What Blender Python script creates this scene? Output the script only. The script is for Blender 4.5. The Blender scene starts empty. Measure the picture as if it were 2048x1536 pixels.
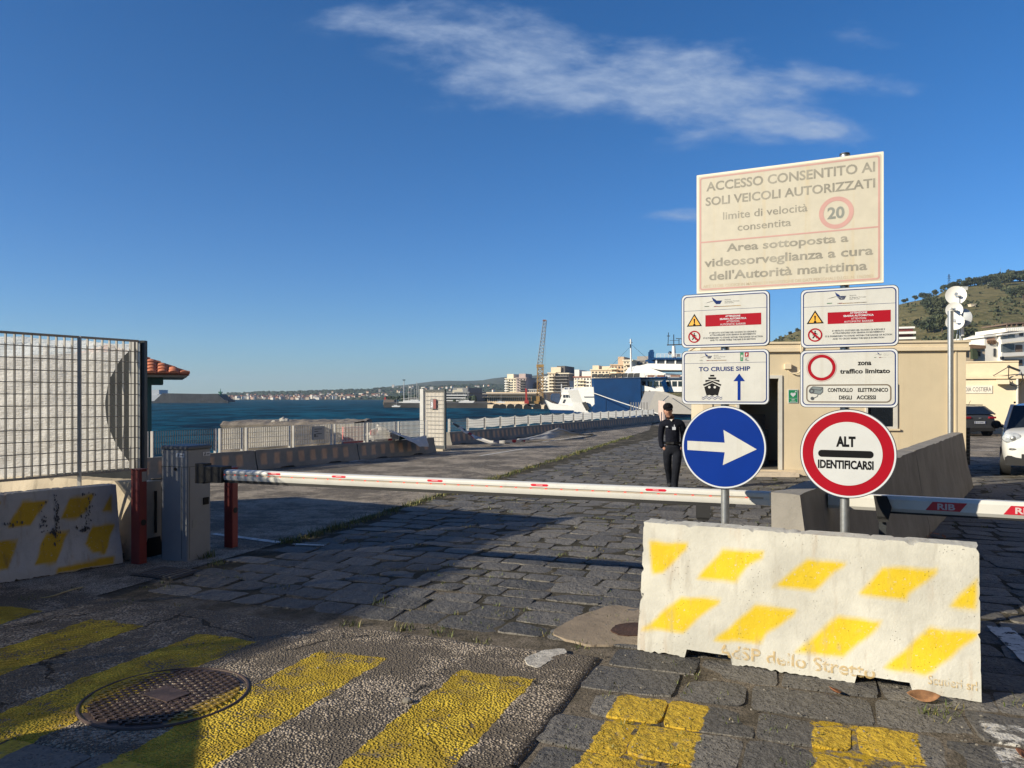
import bpy, bmesh, math, random
import numpy as np
from mathutils import Vector, Matrix, noise as mnoise

random.seed(7)
rnd = random.Random(11)
SC = bpy.context.scene
COL = SC.collection
F, H0, HZ = 1538.0, 1.7, 795.0          # focal length in photo pixels, eye height, horizon row
R = math.radians

# ------------------------------------------------------------------ camera
cam_d = bpy.data.cameras.new("camera")
cam = bpy.data.objects.new("camera", cam_d)
COL.objects.link(cam)
cam.location = (0, 0, H0)
cam.rotation_euler = (R(90), 0, 0)
cam_d.sensor_width = 36
cam_d.lens = 36 * F / 2048
cam_d.shift_y = (HZ - 768) / 2048
cam_d.clip_start = 0.05
cam_d.clip_end = 30000
SC.camera = cam
SC.render.resolution_x, SC.render.resolution_y = 1024, 768
SC.view_settings.view_transform = 'Standard'
SC.view_settings.look = 'None'
SC.view_settings.exposure = 0.5
SC.view_settings.gamma = 1
SC.cycles.max_bounces = 8
SC.cycles.transparent_max_bounces = 16
SC.cycles.caustics_reflective = False
SC.cycles.caustics_refractive = False

# ------------------------------------------------------------------ sun and sky
SUN_A, SUN_E = R(24), R(23)
sun_dir = Vector((math.cos(SUN_A) * math.cos(SUN_E), math.sin(SUN_A) * math.cos(SUN_E), -math.sin(SUN_E)))
sd = bpy.data.lights.new("sun", 'SUN')
sd.energy = 5.0
sd.angle = R(0.53)
sd.color = (1.0, 0.90, 0.70)
so = bpy.data.objects.new("sun", sd)
COL.objects.link(so)
so.location = (-60, -30, 40)
so.rotation_euler = sun_dir.to_track_quat('-Z', 'Y').to_euler()

world = bpy.data.worlds.new("World")
SC.world = world
world.use_nodes = True


class NT:
    """small node-graph builder"""
    def __init__(self, tree):
        self.t = tree
        self.n = tree.nodes
        self.l = tree.links

    def node(self, kind, **kw):
        nd = self.n.new(kind)
        for k, v in kw.items():
            setattr(nd, k, v)
        return nd

    def put(self, sock, v):
        if isinstance(v, bpy.types.NodeSocket):
            self.l.new(v, sock)
        elif v is not None:
            if sock.type == 'RGBA' and len(v) == 3:
                v = (*v, 1)
            sock.default_value = v

    def math(self, op, a, b=None, c=None, clamp=False):
        nd = self.node('ShaderNodeMath', operation=op, use_clamp=clamp)
        self.put(nd.inputs[0], a)
        if b is not None: self.put(nd.inputs[1], b)
        if c is not None: self.put(nd.inputs[2], c)
        return nd.outputs[0]

    def vmath(self, op, a, b=None, out=0):
        nd = self.node('ShaderNodeVectorMath', operation=op)
        self.put(nd.inputs[0], a)
        if b is not None: self.put(nd.inputs[1], b)
        return nd.outputs['Value'] if op in ('DOT_PRODUCT', 'LENGTH') else nd.outputs[0]

    def scale(self, v, s):
        nd = self.node('ShaderNodeVectorMath', operation='MULTIPLY')
        self.put(nd.inputs[0], v)
        nd.inputs[1].default_value = s if hasattr(s, '__len__') else (s, s, s)
        return nd.outputs[0]

    def noise(self, vec, scale, detail=4, rough=.55, out='Fac'):
        nd = self.node('ShaderNodeTexNoise')
        if vec is not None: self.l.new(vec, nd.inputs['Vector'])
        nd.inputs['Scale'].default_value = scale
        nd.inputs['Detail'].default_value = detail
        nd.inputs['Roughness'].default_value = rough
        return nd.outputs[out]

    def voro(self, vec, scale, out='Distance', feature='F1', rand=1.0):
        nd = self.node('ShaderNodeTexVoronoi', feature=feature)
        if vec is not None: self.l.new(vec, nd.inputs['Vector'])
        nd.inputs['Scale'].default_value = scale
        nd.inputs['Randomness'].default_value = rand
        return nd.outputs[out]

    def mix(self, fac, a, b, mode='MIX'):
        nd = self.node('ShaderNodeMix', data_type='RGBA', blend_type=mode)
        self.put(nd.inputs[0], fac)
        self.put(nd.inputs[6], a)
        self.put(nd.inputs[7], b)
        return nd.outputs[2]

    def sstep(self, v, lo, hi):
        nd = self.node('ShaderNodeMapRange', interpolation_type='SMOOTHSTEP')
        self.put(nd.inputs[0], v)
        nd.inputs[1].default_value = lo
        nd.inputs[2].default_value = hi
        return nd.outputs[0]

    def ramp(self, fac, stops, interp='LINEAR'):
        nd = self.node('ShaderNodeValToRGB')
        nd.color_ramp.interpolation = interp
        e = nd.color_ramp.elements
        while len(e) < len(stops): e.new(0.5)
        for el, (p, c) in zip(e, stops):
            el.position = p
            el.color = (*c, 1) if len(c) == 3 else c
        self.put(nd.inputs[0], fac)
        return nd.outputs[0]

    def bump(self, height, dist, strength=1.0, normal=None):
        nd = self.node('ShaderNodeBump')
        nd.inputs['Strength'].default_value = strength
        nd.inputs['Distance'].default_value = dist
        self.put(nd.inputs['Height'], height)
        if normal is not None: self.l.new(normal, nd.inputs['Normal'])
        return nd.outputs[0]


def build_world():
    g = NT(world.node_tree)
    g.n.clear()
    out = g.node('ShaderNodeOutputWorld')
    bg = g.node('ShaderNodeBackground')
    g.l.new(bg.outputs[0], out.inputs[0])
    sky = g.node('ShaderNodeTexSky', sky_type='NISHITA')
    sky.sun_disc = False
    sky.sun_elevation = SUN_E
    sky.sun_rotation = math.atan2(-sun_dir.x, -sun_dir.y)
    sky.altitude = 0
    sky.air_density = 1.0
    sky.dust_density = 0.0
    sky.ozone_density = 3.0
    co = g.node('ShaderNodeTexCoord').outputs['Generated']
    # thin high clouds, laid out on the direction of the sky
    sep = g.node('ShaderNodeSeparateXYZ')
    g.l.new(co, sep.inputs[0])
    yy = g.math('MAXIMUM', sep.outputs[1], 0.02)
    u = g.math('DIVIDE', sep.outputs[0], yy)
    v = g.math('DIVIDE', sep.outputs[2], yy)
    cmb = g.node('ShaderNodeCombineXYZ')
    g.l.new(u, cmb.inputs[0]); g.l.new(v, cmb.inputs[1])
    uv = cmb.outputs[0]
    wob = g.noise(g.scale(uv, (3, 5, 1)), 1.0, 3, .5, 'Color')
    uvw = g.vmath('ADD', uv, g.scale(g.vmath('SUBTRACT', wob, (.5, .5, .5)), (.16, .07, 0)))

    def blob(cu, cv, ru, rv, rot):
        nd = g.node('ShaderNodeMapping', vector_type='TEXTURE')
        g.l.new(uvw, nd.inputs[0])
        nd.inputs['Location'].default_value = (cu, cv, 0)
        nd.inputs['Rotation'].default_value = (0, 0, rot)
        nd.inputs['Scale'].default_value = (ru, rv, 1)
        ln = g.vmath('LENGTH', nd.outputs[0])
        return g.sstep(ln, 1.0, 0.15)
    m = None
    for cu, cv, ru, rv, rot, w in ((.02, .435, .32, .095, R(-8), .8), (.22, .405, .30, .095, R(-7), 1.0), (.10, .405, .28, .045, R(4), 1.0),
                                   (.30, .365, .18, .05, R(-14), .85), (-.12, .475, .21, .055, R(-6), .65), (.335, .36, .17, .05, R(-9), .8), (.42, .42, .17, .038, R(-6), .6),
                                   (.375, .348, .075, .026, R(4), 1.2), (.48, .482, .08, .03, R(-4), .35),
                                   (.245, .235, .10, .018, R(2), .5)):
        b = g.math('MULTIPLY', blob(cu, cv, ru, rv, rot), w)
        m = b if m is None else g.math('MAXIMUM', m, b)
    rotm = g.node('ShaderNodeMapping')
    g.l.new(uv, rotm.inputs[0])
    rotm.inputs['Rotation'].default_value = (0, 0, R(8))
    rotm.inputs['Scale'].default_value = (7, 24, 1)
    n1 = g.noise(rotm.outputs[0], 1.0, 6, .55)
    rotm2 = g.node('ShaderNodeMapping')
    g.l.new(uvw, rotm2.inputs[0])
    rotm2.inputs['Rotation'].default_value = (0, 0, R(38))
    rotm2.inputs['Scale'].default_value = (14, 30, 1)
    n2 = g.noise(rotm2.outputs[0], 1.0, 6, .6)
    nn = g.math('ADD', g.math('MULTIPLY', n1, .55), g.math('MULTIPLY', n2, .45))
    d = g.sstep(g.math('ADD', g.math('MULTIPLY', nn, 1.0), g.math('MULTIPLY', m, .36)), .54, .95)
    d = g.math('MULTIPLY', d, g.sstep(m, .0, .35))
    rotm3 = g.node('ShaderNodeMapping')
    g.l.new(uvw, rotm3.inputs[0])
    rotm3.inputs['Rotation'].default_value = (0, 0, R(32))
    rotm3.inputs['Scale'].default_value = (26, 74, 1)
    n3 = g.noise(rotm3.outputs[0], 1.0, 6, .62)
    d = g.math('MULTIPLY', d, g.math('ADD', .56, g.math('MULTIPLY', g.sstep(n3, .30, .72), .36)), clamp=True)
    # tone of the clear air: a deeper blue overhead
    hs = g.node('ShaderNodeHueSaturation')
    hs.inputs['Saturation'].default_value = 1.30
    hs.inputs['Value'].default_value = 1.0
    g.l.new(sky.outputs[0], hs.inputs['Color'])
    tint = g.mix(1.0, hs.outputs[0], (0.72, 0.95, 1.20), 'MULTIPLY')
    el_ = g.sstep(sep.outputs[2], .42, .0)
    tint = g.mix(g.math('MULTIPLY', el_, 1.0), tint, g.mix(1.0, tint, (0.78, 0.92, 1.10), 'MULTIPLY'))
    cl = g.mix(d, tint, (3.7, 4.8, 6.8))
    g.l.new(cl, bg.inputs[0])
    bg.inputs[1].default_value = 0.070


build_world()

# ------------------------------------------------------------------ helpers
E1 = Vector((0.936, -0.352, 0))      # along the gate, to the right
E2 = Vector((0.352, 0.936, 0))       # along the road, away
E_ROT = math.atan2(-0.352, 0.936)


def P(x, y, d):
    return Vector(((x - 1024) / F * d, d, H0 - (y - HZ) / F * d))


def G(x, y, z=0.0):
    d = (H0 - z) * F / (y - HZ)
    return Vector(((x - 1024) / F * d, d, z))


def st(s, t, z=0.0):
    return Vector((E1.x * s + E2.x * t, E1.y * s + E2.y * t, z))


def on_line(p0, p1, x):
    """parameter of the point of the ground line p0-p1 seen in photo column x"""
    r = (x - 1024) / F
    return (r * p0.y - p0.x) / ((p1.x - p0.x) - r * (p1.y - p0.y))


class MB:
    def __init__(self):
        self.v, self.f, self.m = [], [], []
        self.mi = 0

    def add(self, vs, fs):
        o = len(self.v)
        self.v += [Vector(p) for p in vs]
        for f in fs:
            self.f.append(tuple(i + o for i in f))
            self.m.append(self.mi)
        return self

    def box(self, c, s, rz=0, M=None):
        c = Vector(c)
        hx, hy, hz = s[0] / 2, s[1] / 2, s[2] / 2
        vs = [Vector((x, y, z)) for z in (-hz, hz) for x, y in ((-hx, -hy), (hx, -hy), (hx, hy), (-hx, hy))]
        if rz:
            q = Matrix.Rotation(rz, 3, 'Z')
            vs = [q @ p for p in vs]
        if M is not None:
            vs = [M @ p for p in vs]
        return self.add([p + c for p in vs], [(3, 2, 1, 0), (4, 5, 6, 7), (0, 1, 5, 4), (1, 2, 6, 5), (2, 3, 7, 6), (3, 0, 4, 7)])

    def bbox(self, lo, hi):
        return self.box([(a + b) / 2 for a, b in zip(lo, hi)], [abs(b - a) for a, b in zip(lo, hi)])

    def bev_box(self, c, s, b=0.01, rz=0):
        """box with chamfered vertical and top edges"""
        hx, hy, hz = s[0] / 2, s[1] / 2, s[2] / 2
        def ring(k, z):
            return [(-hx + k, -hy, z), (hx - k, -hy, z), (hx, -hy + k, z), (hx, hy - k, z), (hx - k, hy, z), (-hx + k, hy, z), (-hx, hy - k, z), (-hx, -hy + k, z)]
        vs = ring(b, -hz) + ring(b, hz - b) + [(x * (1 - b / hx), y * (1 - b / hy), hz) for x, y, z in ring(b, 0)]
        q = Matrix.Rotation(rz, 3, 'Z')
        vs = [q @ Vector(p) + Vector(c) for p in vs]
        fs = [tuple(range(7, -1, -1)), tuple(range(16, 24))]
        for k in (0, 8):
            for i in range(8):
                j = (i + 1) % 8
                fs.append((k + i, k + j, k + 8 + j, k + 8 + i))
        return self.add(vs, fs)

    def tube(self, pts, r, n=8, caps=True):
        pts = [Vector(p) for p in pts]
        rs = r if hasattr(r, '__len__') else [r] * len(pts)
        vs, fs = [], []
        ref = None
        for i, p in enumerate(pts):
            a = pts[max(i - 1, 0)]; b = pts[min(i + 1, len(pts) - 1)]
            t = (b - a).normalized()
            if ref is None:
                ref = Vector((0, 0, 1)) if abs(t.z) < .9 else Vector((1, 0, 0))
            x = (ref - t * ref.dot(t)).normalized()
            ref = x
            y = t.cross(x)
            for k in range(n):
                an = 2 * math.pi * k / n
                vs.append(p + (x * math.cos(an) + y * math.sin(an)) * rs[i])
        for i in range(len(pts) - 1):
            for k in range(n):
                k2 = (k + 1) % n
                fs.append((i * n + k, i * n + k2, (i + 1) * n + k2, (i + 1) * n + k))
        if caps:
            fs.append(tuple(range(n - 1, -1, -1)))
            fs.append(tuple((len(pts) - 1) * n + k for k in range(n)))
        return self.add(vs, fs)

    def bar(self, a, b, w, h=None):
        """square bar from a to b"""
        a, b = Vector(a), Vector(b)
        h = h or w
        t = (b - a).normalized()
        ref = Vector((0, 0, 1)) if abs(t.z) < .9 else Vector((0, 1, 0))
        x = t.cross(ref).normalized() * (w / 2)
        y = x.cross(t).normalized() * (h / 2)
        vs = [a - x - y, a + x - y, a + x + y, a - x + y, b - x - y, b + x - y, b + x + y, b - x + y]
        return self.add(vs, [(3, 2, 1, 0), (4, 5, 6, 7), (0, 1, 5, 4), (1, 2, 6, 5), (2, 3, 7, 6), (3, 0, 4, 7)])

    def prism(self, poly, off):
        """polygon of 3-D points extruded by vector off"""
        n = len(poly)
        off = Vector(off)
        vs = [Vector(p) for p in poly] + [Vector(p) + off for p in poly]
        fs = [tuple(range(n)), tuple(range(2 * n - 1, n - 1, -1))]
        for i in range(n):
            j = (i + 1) % n
            fs.append((j, i, n + i, n + j))
        return self.add(vs, fs)

    def ball(self, c, r, n=12, m=8, sc=(1, 1, 1)):
        c = Vector(c)
        vs = [c + Vector((0, 0, -r * sc[2]))]
        for i in range(1, m):
            a = -math.pi / 2 + math.pi * i / m
            for k in range(n):
                b = 2 * math.pi * k / n
                vs.append(c + Vector((math.cos(a) * math.cos(b) * sc[0], math.cos(a) * math.sin(b) * sc[1], math.sin(a) * sc[2])) * r)
        vs.append(c + Vector((0, 0, r * sc[2])))
        fs = []
        for k in range(n):
            fs.append((0, 1 + (k + 1) % n, 1 + k))
            fs.append((len(vs) - 1, 1 + (m - 2) * n + k, 1 + (m - 2) * n + (k + 1) % n))
        for i in range(m - 2):
            for k in range(n):
                k2 = (k + 1) % n
                fs.append((1 + i * n + k, 1 + i * n + k2, 1 + (i + 1) * n + k2, 1 + (i + 1) * n + k))
        return self.add(vs, fs)

    def build(self, name, mats, parent=None, smooth=False, world=False, angle=None):
        me = bpy.data.meshes.new(name)
        vs = self.v
        if world and parent is not None:
            inv = Matrix.Rotation(-parent.rotation_euler.z, 3, 'Z')
            loc = parent.location
            if parent.parent is not None:
                loc = loc + parent.parent.location
            vs = [inv @ (p - loc) for p in vs]
        me.from_pydata([tuple(p) for p in vs], [], self.f)
        if not isinstance(mats, (list, tuple)): mats = [mats]
        for m in mats: me.materials.append(m)
        if len(mats) > 1:
            me.polygons.foreach_set('material_index', self.m)
        if smooth:
            me.polygons.foreach_set('use_smooth', [True] * len(me.polygons))
            if angle is not None:
                me.set_sharp_from_angle(angle=R(angle))
        me.update()
        o = bpy.data.objects.new(name, me)
        COL.objects.link(o)
        if parent is not None: o.parent = parent
        return o


def tag(o, label, cat, group=None):
    o['label'] = label
    o['category'] = cat
    if group: o['group'] = group
    return o


def thing(name, label, cat, loc=(0, 0, 0), rz=0, group=None):
    o = bpy.data.objects.new(name, None)
    o.empty_display_size = 0.2
    COL.objects.link(o)
    o.location = loc
    o.rotation_euler = (0, 0, rz)
    return tag(o, label, cat, group)


def kind(o, k):
    o['kind'] = k
    return o


def dup(o, loc=None, rz=None, label=None, parent=None, scale=None):
    c = o.copy()
    COL.objects.link(c)
    if parent is not None: c.parent = parent
    for ch in list(o.children):
        dup(ch, parent=c)
    if loc is not None: c.location = loc
    if rz is not None: c.rotation_euler = (0, 0, rz)
    if scale is not None: c.scale = (scale, scale, scale)
    if label: c['label'] = label
    return c


# ------------------------------------------------------------------ materials
MATS = {}


def srgb(r, g, b):
    def f(c):
        c /= 255
        return c / 12.92 if c <= .04045 else ((c + .055) / 1.055) ** 2.4
    return (f(r), f(g), f(b))


def pmat(name, color, rough=.6, metal=0., var=.12, vscale=4., bump=0., bscale=60., spec=.5, coat=0., dirt=0., dirtcol=(.10, .08, .06), alpha=None, streak=0., translucent=0.):
    """painted / plain surface with slight mottling, dirt and rain streaks"""
    if name in MATS: return MATS[name]
    m = bpy.data.materials.new(name)
    m.use_nodes = True
    g = NT(m.node_tree)
    b = g.n['Principled BSDF']
    co = g.node('ShaderNodeTexCoord').outputs['Object']
    c = (*color, 1)
    n = g.noise(co, vscale, 5, .6)
    f = g.sstep(n, .25, .75)
    col = g.mix(f, tuple(x * (1 - var) for x in color), tuple(min(1, x * (1 + var)) for x in color))
    if dirt:
        n2 = g.noise(co, vscale * 2.3, 6, .7)
        col = g.mix(g.math('MULTIPLY', g.sstep(n2, .52, .75), dirt), col, dirtcol)
    if streak:
        n3 = g.noise(g.scale(co, (14, 14, .7)), 1.0, 3, .6)
        col = g.mix(g.math('MULTIPLY', g.sstep(n3, .52, .75), streak), col, dirtcol)
    g.l.new(col, b.inputs['Base Color'])
    b.inputs['Roughness'].default_value = rough
    b.inputs['Metallic'].default_value = metal
    b.inputs['Specular IOR Level'].default_value = spec
    b.inputs['Coat Weight'].default_value = coat
    if bump:
        nb = g.noise(co, bscale, 4, .6)
        g.l.new(g.bump(nb, bump), b.inputs['Normal'])
    MATS[name] = m
    return m


def concrete(name, color, attr=None, paint=None, dark=.35, bump=.006, rust=0., stain=(.09, .075, .055)):
    """cast concrete: mottled, pitted, with weather stains; attr names a painted-on mask"""
    m = bpy.data.materials.new(name)
    m.use_nodes = True
    g = NT(m.node_tree)
    b = g.n['Principled BSDF']
    co = g.node('ShaderNodeTexCoord').outputs['Object']
    n1 = g.noise(co, 2.2, 6, .65)
    n2 = g.noise(co, 14, 5, .6)
    n3 = g.noise(g.scale(co, (9, 9, 1.0)), 1.4, 4, .6)
    col = g.mix(g.sstep(n1, .3, .72), tuple(c * .82 for c in color), tuple(min(.95, c * 1.12) for c in color))
    if attr:
        at = g.node('ShaderNodeAttribute', attribute_name=attr)
        pf = g.math('MULTIPLY', at.outputs['Fac'], g.sstep(g.noise(co, 45, 4, .7), .27, .40))
        pc = g.mix(g.sstep(n1, .3, .7), tuple(c * .9 for c in paint), tuple(min(.95, c * 1.15) for c in paint))
        col = g.mix(pf, col, pc)
    col = g.mix(g.math('MULTIPLY', g.sstep(n3, .54, .78), dark), col, stain)
    col = g.mix(g.math('MULTIPLY', g.sstep(n2, .62, .80), dark * .8), col, tuple(c * .6 for c in color))
    pits = g.voro(co, 55)
    pm = g.math('MULTIPLY', g.sstep(pits, .16, .06), g.sstep(g.noise(co, 6, 2), .5, .62))
    col = g.mix(g.math('MULTIPLY', pm, .7), col, (.07, .06, .05))
    if rust:
        n4 = g.noise(g.scale(co, (12, 12, .5)), 1.0, 3, .5)
        col = g.mix(g.math('MULTIPLY', g.sstep(n4, .60, .78), rust), col, (.32, .16, .05))
    g.l.new(col, b.inputs['Base Color'])
    b.inputs['Roughness'].default_value = .85
    b.inputs['Specular IOR Level'].default_value = .25
    hb = g.math('ADD', g.math('MULTIPLY', n2, .6), g.math('SUBTRACT', g.math('MULTIPLY', g.noise(co, 70, 3), .3), g.math('MULTIPLY', pm, .5)))
    g.l.new(g.bump(hb, bump), b.inputs['Normal'])
    return m


WHITE = pmat('white_paint', (.62, .60, .55), .45, var=.05, dirt=.12)
SIGNWHITE = pmat('sign_white', (.52, .515, .485), .40, var=.05, vscale=9, streak=.32, dirtcol=(.4, .37, .3))
SIGNEDGE = pmat('sign_edge_white', (.58, .60, .64), .4, var=.03)
BLACK = pmat('black_print', (.006, .006, .007), .5, var=.05, spec=.15)
BLUEP = pmat('blue_print', (.004, .024, .14), .45, var=.06, spec=.2)
BLUESIGN = pmat('blue_sign_film', (.001, .026, .22), .45, var=.08, vscale=2.5, spec=.12)
REDP = pmat('red_print', (.32, .004, .014), .45, var=.06, spec=.15)
YELP = pmat('amber_print', (.75, .38, .04), .5, var=.05)
GREENP = pmat('green_print', (.01, .18, .07), .5, var=.05)
CREAM = pmat('faded_cream', (.50, .462, .375), .5, var=.05, vscale=12, streak=.30, dirtcol=(.50, .36, .14))
FADEGREY = pmat('faded_grey_print', (.26, .245, .205), .6, var=.28, vscale=6)
FADEPINK = pmat('faded_pink_print', (.48, .275, .25), .6, var=.08)
STEEL = pmat('galvanised_steel', (.42, .43, .43), .38, .75, var=.12, vscale=30)
DARKSTEEL = pmat('dark_steel', (.05, .055, .06), .5, .4, var=.2)
RUBBER = pmat('black_rubber', (.015, .015, .016), .7, var=.2)
GLASS = pmat('dark_glass', (.012, .016, .022), .06, var=.1, spec=.6)
REDPOST = pmat('red_post_paint', (.22, .032, .030), .5, var=.15, dirt=.2)
GREYCAB = pmat('grey_cabinet_paint', (.24, .25, .265), .45, var=.08, vscale=3, dirt=.15)
# ------------------------------------------------------------------ lettering
_TXT = {}


def text_flat(s, bold=0.0):
    """flat letter outlines of a string as (verts 2-D, faces), normalised to its bounding box"""
    key = (s, bold)
    if key in _TXT: return _TXT[key]
    cu = bpy.data.curves.new('t', 'FONT')
    cu.body = s
    cu.size = 1
    cu.offset = bold
    cu.resolution_u = 3
    o = bpy.data.objects.new('t', cu)
    COL.objects.link(o)
    dg = bpy.context.evaluated_depsgraph_get()
    me = bpy.data.meshes.new_from_object(o.evaluated_get(dg))
    vs = [(v.co.x, v.co.y) for v in me.vertices]
    fs = [tuple(p.vertices) for p in me.polygons]
    bpy.data.objects.remove(o); bpy.data.curves.remove(cu); bpy.data.meshes.remove(me)
    x0, x1 = min(v[0] for v in vs), max(v[0] for v in vs)
    y0, y1 = min(v[1] for v in vs), max(v[1] for v in vs)
    vs = [((x - x0) / (x1 - x0), (y - y0) / (y1 - y0)) for x, y in vs]
    _TXT[key] = (vs, fs)
    return _TXT[key]


def add_text(mb, s, fn, x0, x1, z0, z1, bold=0.0):
    """lay the string in the rectangle x0..x1, z0..z1 of a surface; fn(x, z) gives the 3-D point"""
    vs, fs = text_flat(s, bold)
    mb.add([fn(x0 + a * (x1 - x0), z0 + b * (z1 - z0)) for a, b in vs], fs)


# ------------------------------------------------------------------ ground materials
def stripe_mask(g, co):
    """worn yellow bars of the crossing: fixed marks of the ground, in metres along and across the gate"""
    s = g.vmath('DOT_PRODUCT', co, tuple(E1))
    t = g.vmath('DOT_PRODUCT', co, tuple(E2))
    wob = g.math('MULTIPLY', g.math('SUBTRACT', g.noise(co, 9, 4, .6), .5), .10)
    s2 = g.math('ADD', s, wob)
    t2 = g.math('ADD', t, wob)
    ph = g.math('MODULO', g.math('ADD', s2, 6.07 + 1.02 * 12), 1.02)
    a = g.math('MULTIPLY', g.sstep(ph, -.004, .006), g.sstep(ph, .500, .490))
    b = g.math('MULTIPLY', g.sstep(t2, 4.375, 4.36), g.sstep(t2, 1.2, 1.22))
    c = g.math('MULTIPLY', g.sstep(s, -6.3, -6.25), g.sstep(s, .80, .79))
    return g.math('MULTIPLY', g.math('MULTIPLY', a, b), c), s, t


def mat_asphalt(name, coarse=True, base=(.105, .10, .092), marks=True):
    m = bpy.data.materials.new(name)
    m.use_nodes = True
    g = NT(m.node_tree)
    b = g.n['Principled BSDF']
    co = g.node('ShaderNodeTexCoord').outputs['Object']
    sc = 62 if coarse else 120
    cell = g.voro(co, sc, 'Color')
    dist = g.voro(co, sc, 'Distance')
    cs = g.node('ShaderNodeSeparateColor')
    g.l.new(cell, cs.inputs[0])
    big = g.noise(co, .9, 5, .6)
    mid = g.noise(co, 5, 5, .65)
    stone = g.ramp(cs.outputs[0], [(0, tuple(c * .55 for c in base)), (.4, tuple(c * .9 for c in base)), (.8, tuple(c * 1.35 for c in base)), (1, tuple(min(.6, c * 1.6) for c in base))])
    tar = tuple(c * .30 for c in base)
    # bare stones where the binder has gone, dark binder elsewhere
    fres = g.sstep(g.math('ADD', g.math('MULTIPLY', big, .6), g.math('MULTIPLY', mid, .4)), .42, .58)
    thr = g.math('ADD', .40, g.math('MULTIPLY', fres, .34))
    sf = g.sstep(g.math('SUBTRACT', thr, dist), -.05, .12)
    col = g.mix(sf, tar, stone)
    if coarse:
        col = g.mix(g.math('MULTIPLY', g.sstep(fres, .6, .1), .50), col, tuple(c * .42 for c in base))
    hgt = g.math('ADD', g.math('ADD', g.math('MULTIPLY', sf, .25), g.math('MULTIPLY', g.sstep(dist, .62, .05), .75)), g.math('MULTIPLY', mid, .5))
    if coarse:
        ck = g.voro(g.vmath('ADD', co, g.scale(g.noise(co, 4, 4, .6, 'Color'), .25)), .85, 'Distance', 'DISTANCE_TO_EDGE')
        ckm = g.math('MULTIPLY', g.sstep(ck, .012, .004), g.sstep(g.noise(co, 1.1, 3), .46, .54))
        col = g.mix(g.math('MULTIPLY', ckm, .85), col, (.02, .018, .015))
        hgt = g.math('SUBTRACT', hgt, g.math('MULTIPLY', ckm, 1.2))
    rough = .85
    if marks:
        k, s, t = stripe_mask(g, co)
        wear = g.sstep(g.math('ADD', g.math('MULTIPLY', g.noise(co, 3.2, 6, .7), .8), g.math('MULTIPLY', sf, .22)), .29, .42)
        # the two bars farthest along the line are the most worn
        k = g.math('MULTIPLY', k, g.math('MULTIPLY', wear, .93))
        yel = g.mix(g.sstep(mid, .3, .7), (.46, .31, .018), (.66, .47, .032))
        yel = g.mix(g.math('MULTIPLY', g.sstep(sf, .35, .0), .45), yel, (.24, .16, .02))
        col = g.mix(k, col, yel)
    else:
        # tyre-polished lanes and old seams
        s = g.vmath('DOT_PRODUCT', co, tuple(E1))
        seam = g.noise(g.scale(co, (1, .16, 1)), .8, 4, .6)
        col = g.mix(g.math('MULTIPLY', g.sstep(seam, .55, .72), .22), col, tuple(c * .6 for c in base))
    g.l.new(col, b.inputs['Base Color'])
    b.inputs['Roughness'].default_value = rough
    b.inputs['Specular IOR Level'].default_value = .22
    g.l.new(g.bump(hgt, .020 if coarse else .006), b.inputs['Normal'])
    return m


def mat_cobble():
    m = bpy.data.materials.new('basalt_setts')
    m.use_nodes = True
    g = NT(m.node_tree)
    b = g.n['Principled BSDF']
    co = g.node('ShaderNodeTexCoord').outputs['Object']
    geo = g.node('ShaderNodeNewGeometry')
    rnd_ = geo.outputs['Random Per Island']
    base = g.ramp(rnd_, [(0, (.100, .096, .090)), (.35, (.142, .134, .123)), (.7, (.172, .161, .145)), (1, (.230, .212, .184))])
    n1 = g.noise(co, 3.5, 6, .7)
    n2 = g.noise(co, 26, 5, .65)
    col = g.mix(g.sstep(n2, .35, .7), g.mix(1.0, base, (.72, .72, .74), 'MULTIPLY'), base)
    col = g.mix(g.math('MULTIPLY', g.sstep(n1, .52, .75), .5), col, (.22, .205, .18))
    # darker hollows scattered over each sett
    pits = g.voro(co, 42)
    pm = g.math('MULTIPLY', g.sstep(pits, .30, .10), g.sstep(n1, .38, .52))
    col = g.mix(g.math('MULTIPLY', pm, .55), col, (.03, .031, .033))
    k, s, t = stripe_mask(g, co)
    wear = g.sstep(g.math('ADD', g.math('MULTIPLY', g.noise(co, 7, 6, .7), .75), g.math('MULTIPLY', n2, .3)), .36, .47)
    k = g.math('MULTIPLY', g.math('MULTIPLY', k, wear), g.math('SUBTRACT', 1, g.math('MULTIPLY', pm, .5)))
    yel = g.mix(g.sstep(n2, .3, .7), (.46, .29, .022), (.62, .42, .04))
    col = g.mix(k, col, yel)
    # remains of a white bar at the far end of the crossing
    w = g.math('MULTIPLY', g.math('MULTIPLY', g.sstep(s, .86, .88), g.sstep(s, 1.36, 1.34)), g.math('MULTIPLY', g.sstep(t, 4.66, 4.64), g.sstep(t, 3.0, 3.1)))
    w = g.math('MULTIPLY', w, g.sstep(g.noise(co, 8, 5, .7), .46, .55))
    col = g.mix(w, col, (.55, .53, .49))
    g.l.new(col, b.inputs['Base Color'])
    rg = g.sstep(n2, .2, .8)
    b.inputs['Roughness'].default_value = .72
    b.inputs['Specular IOR Level'].default_value = .3
    hb = g.math('ADD', g.math('ADD', g.math('MULTIPLY', n2, .55), g.math('MULTIPLY', g.noise(co, 11, 5, .65), 1.0)), g.math('SUBTRACT', g.math('MULTIPLY', n1, .8), g.math('MULTIPLY', pm, .4)))
    g.l.new(g.bump(hb, .034), b.inputs['Normal'])
    return m


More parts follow.
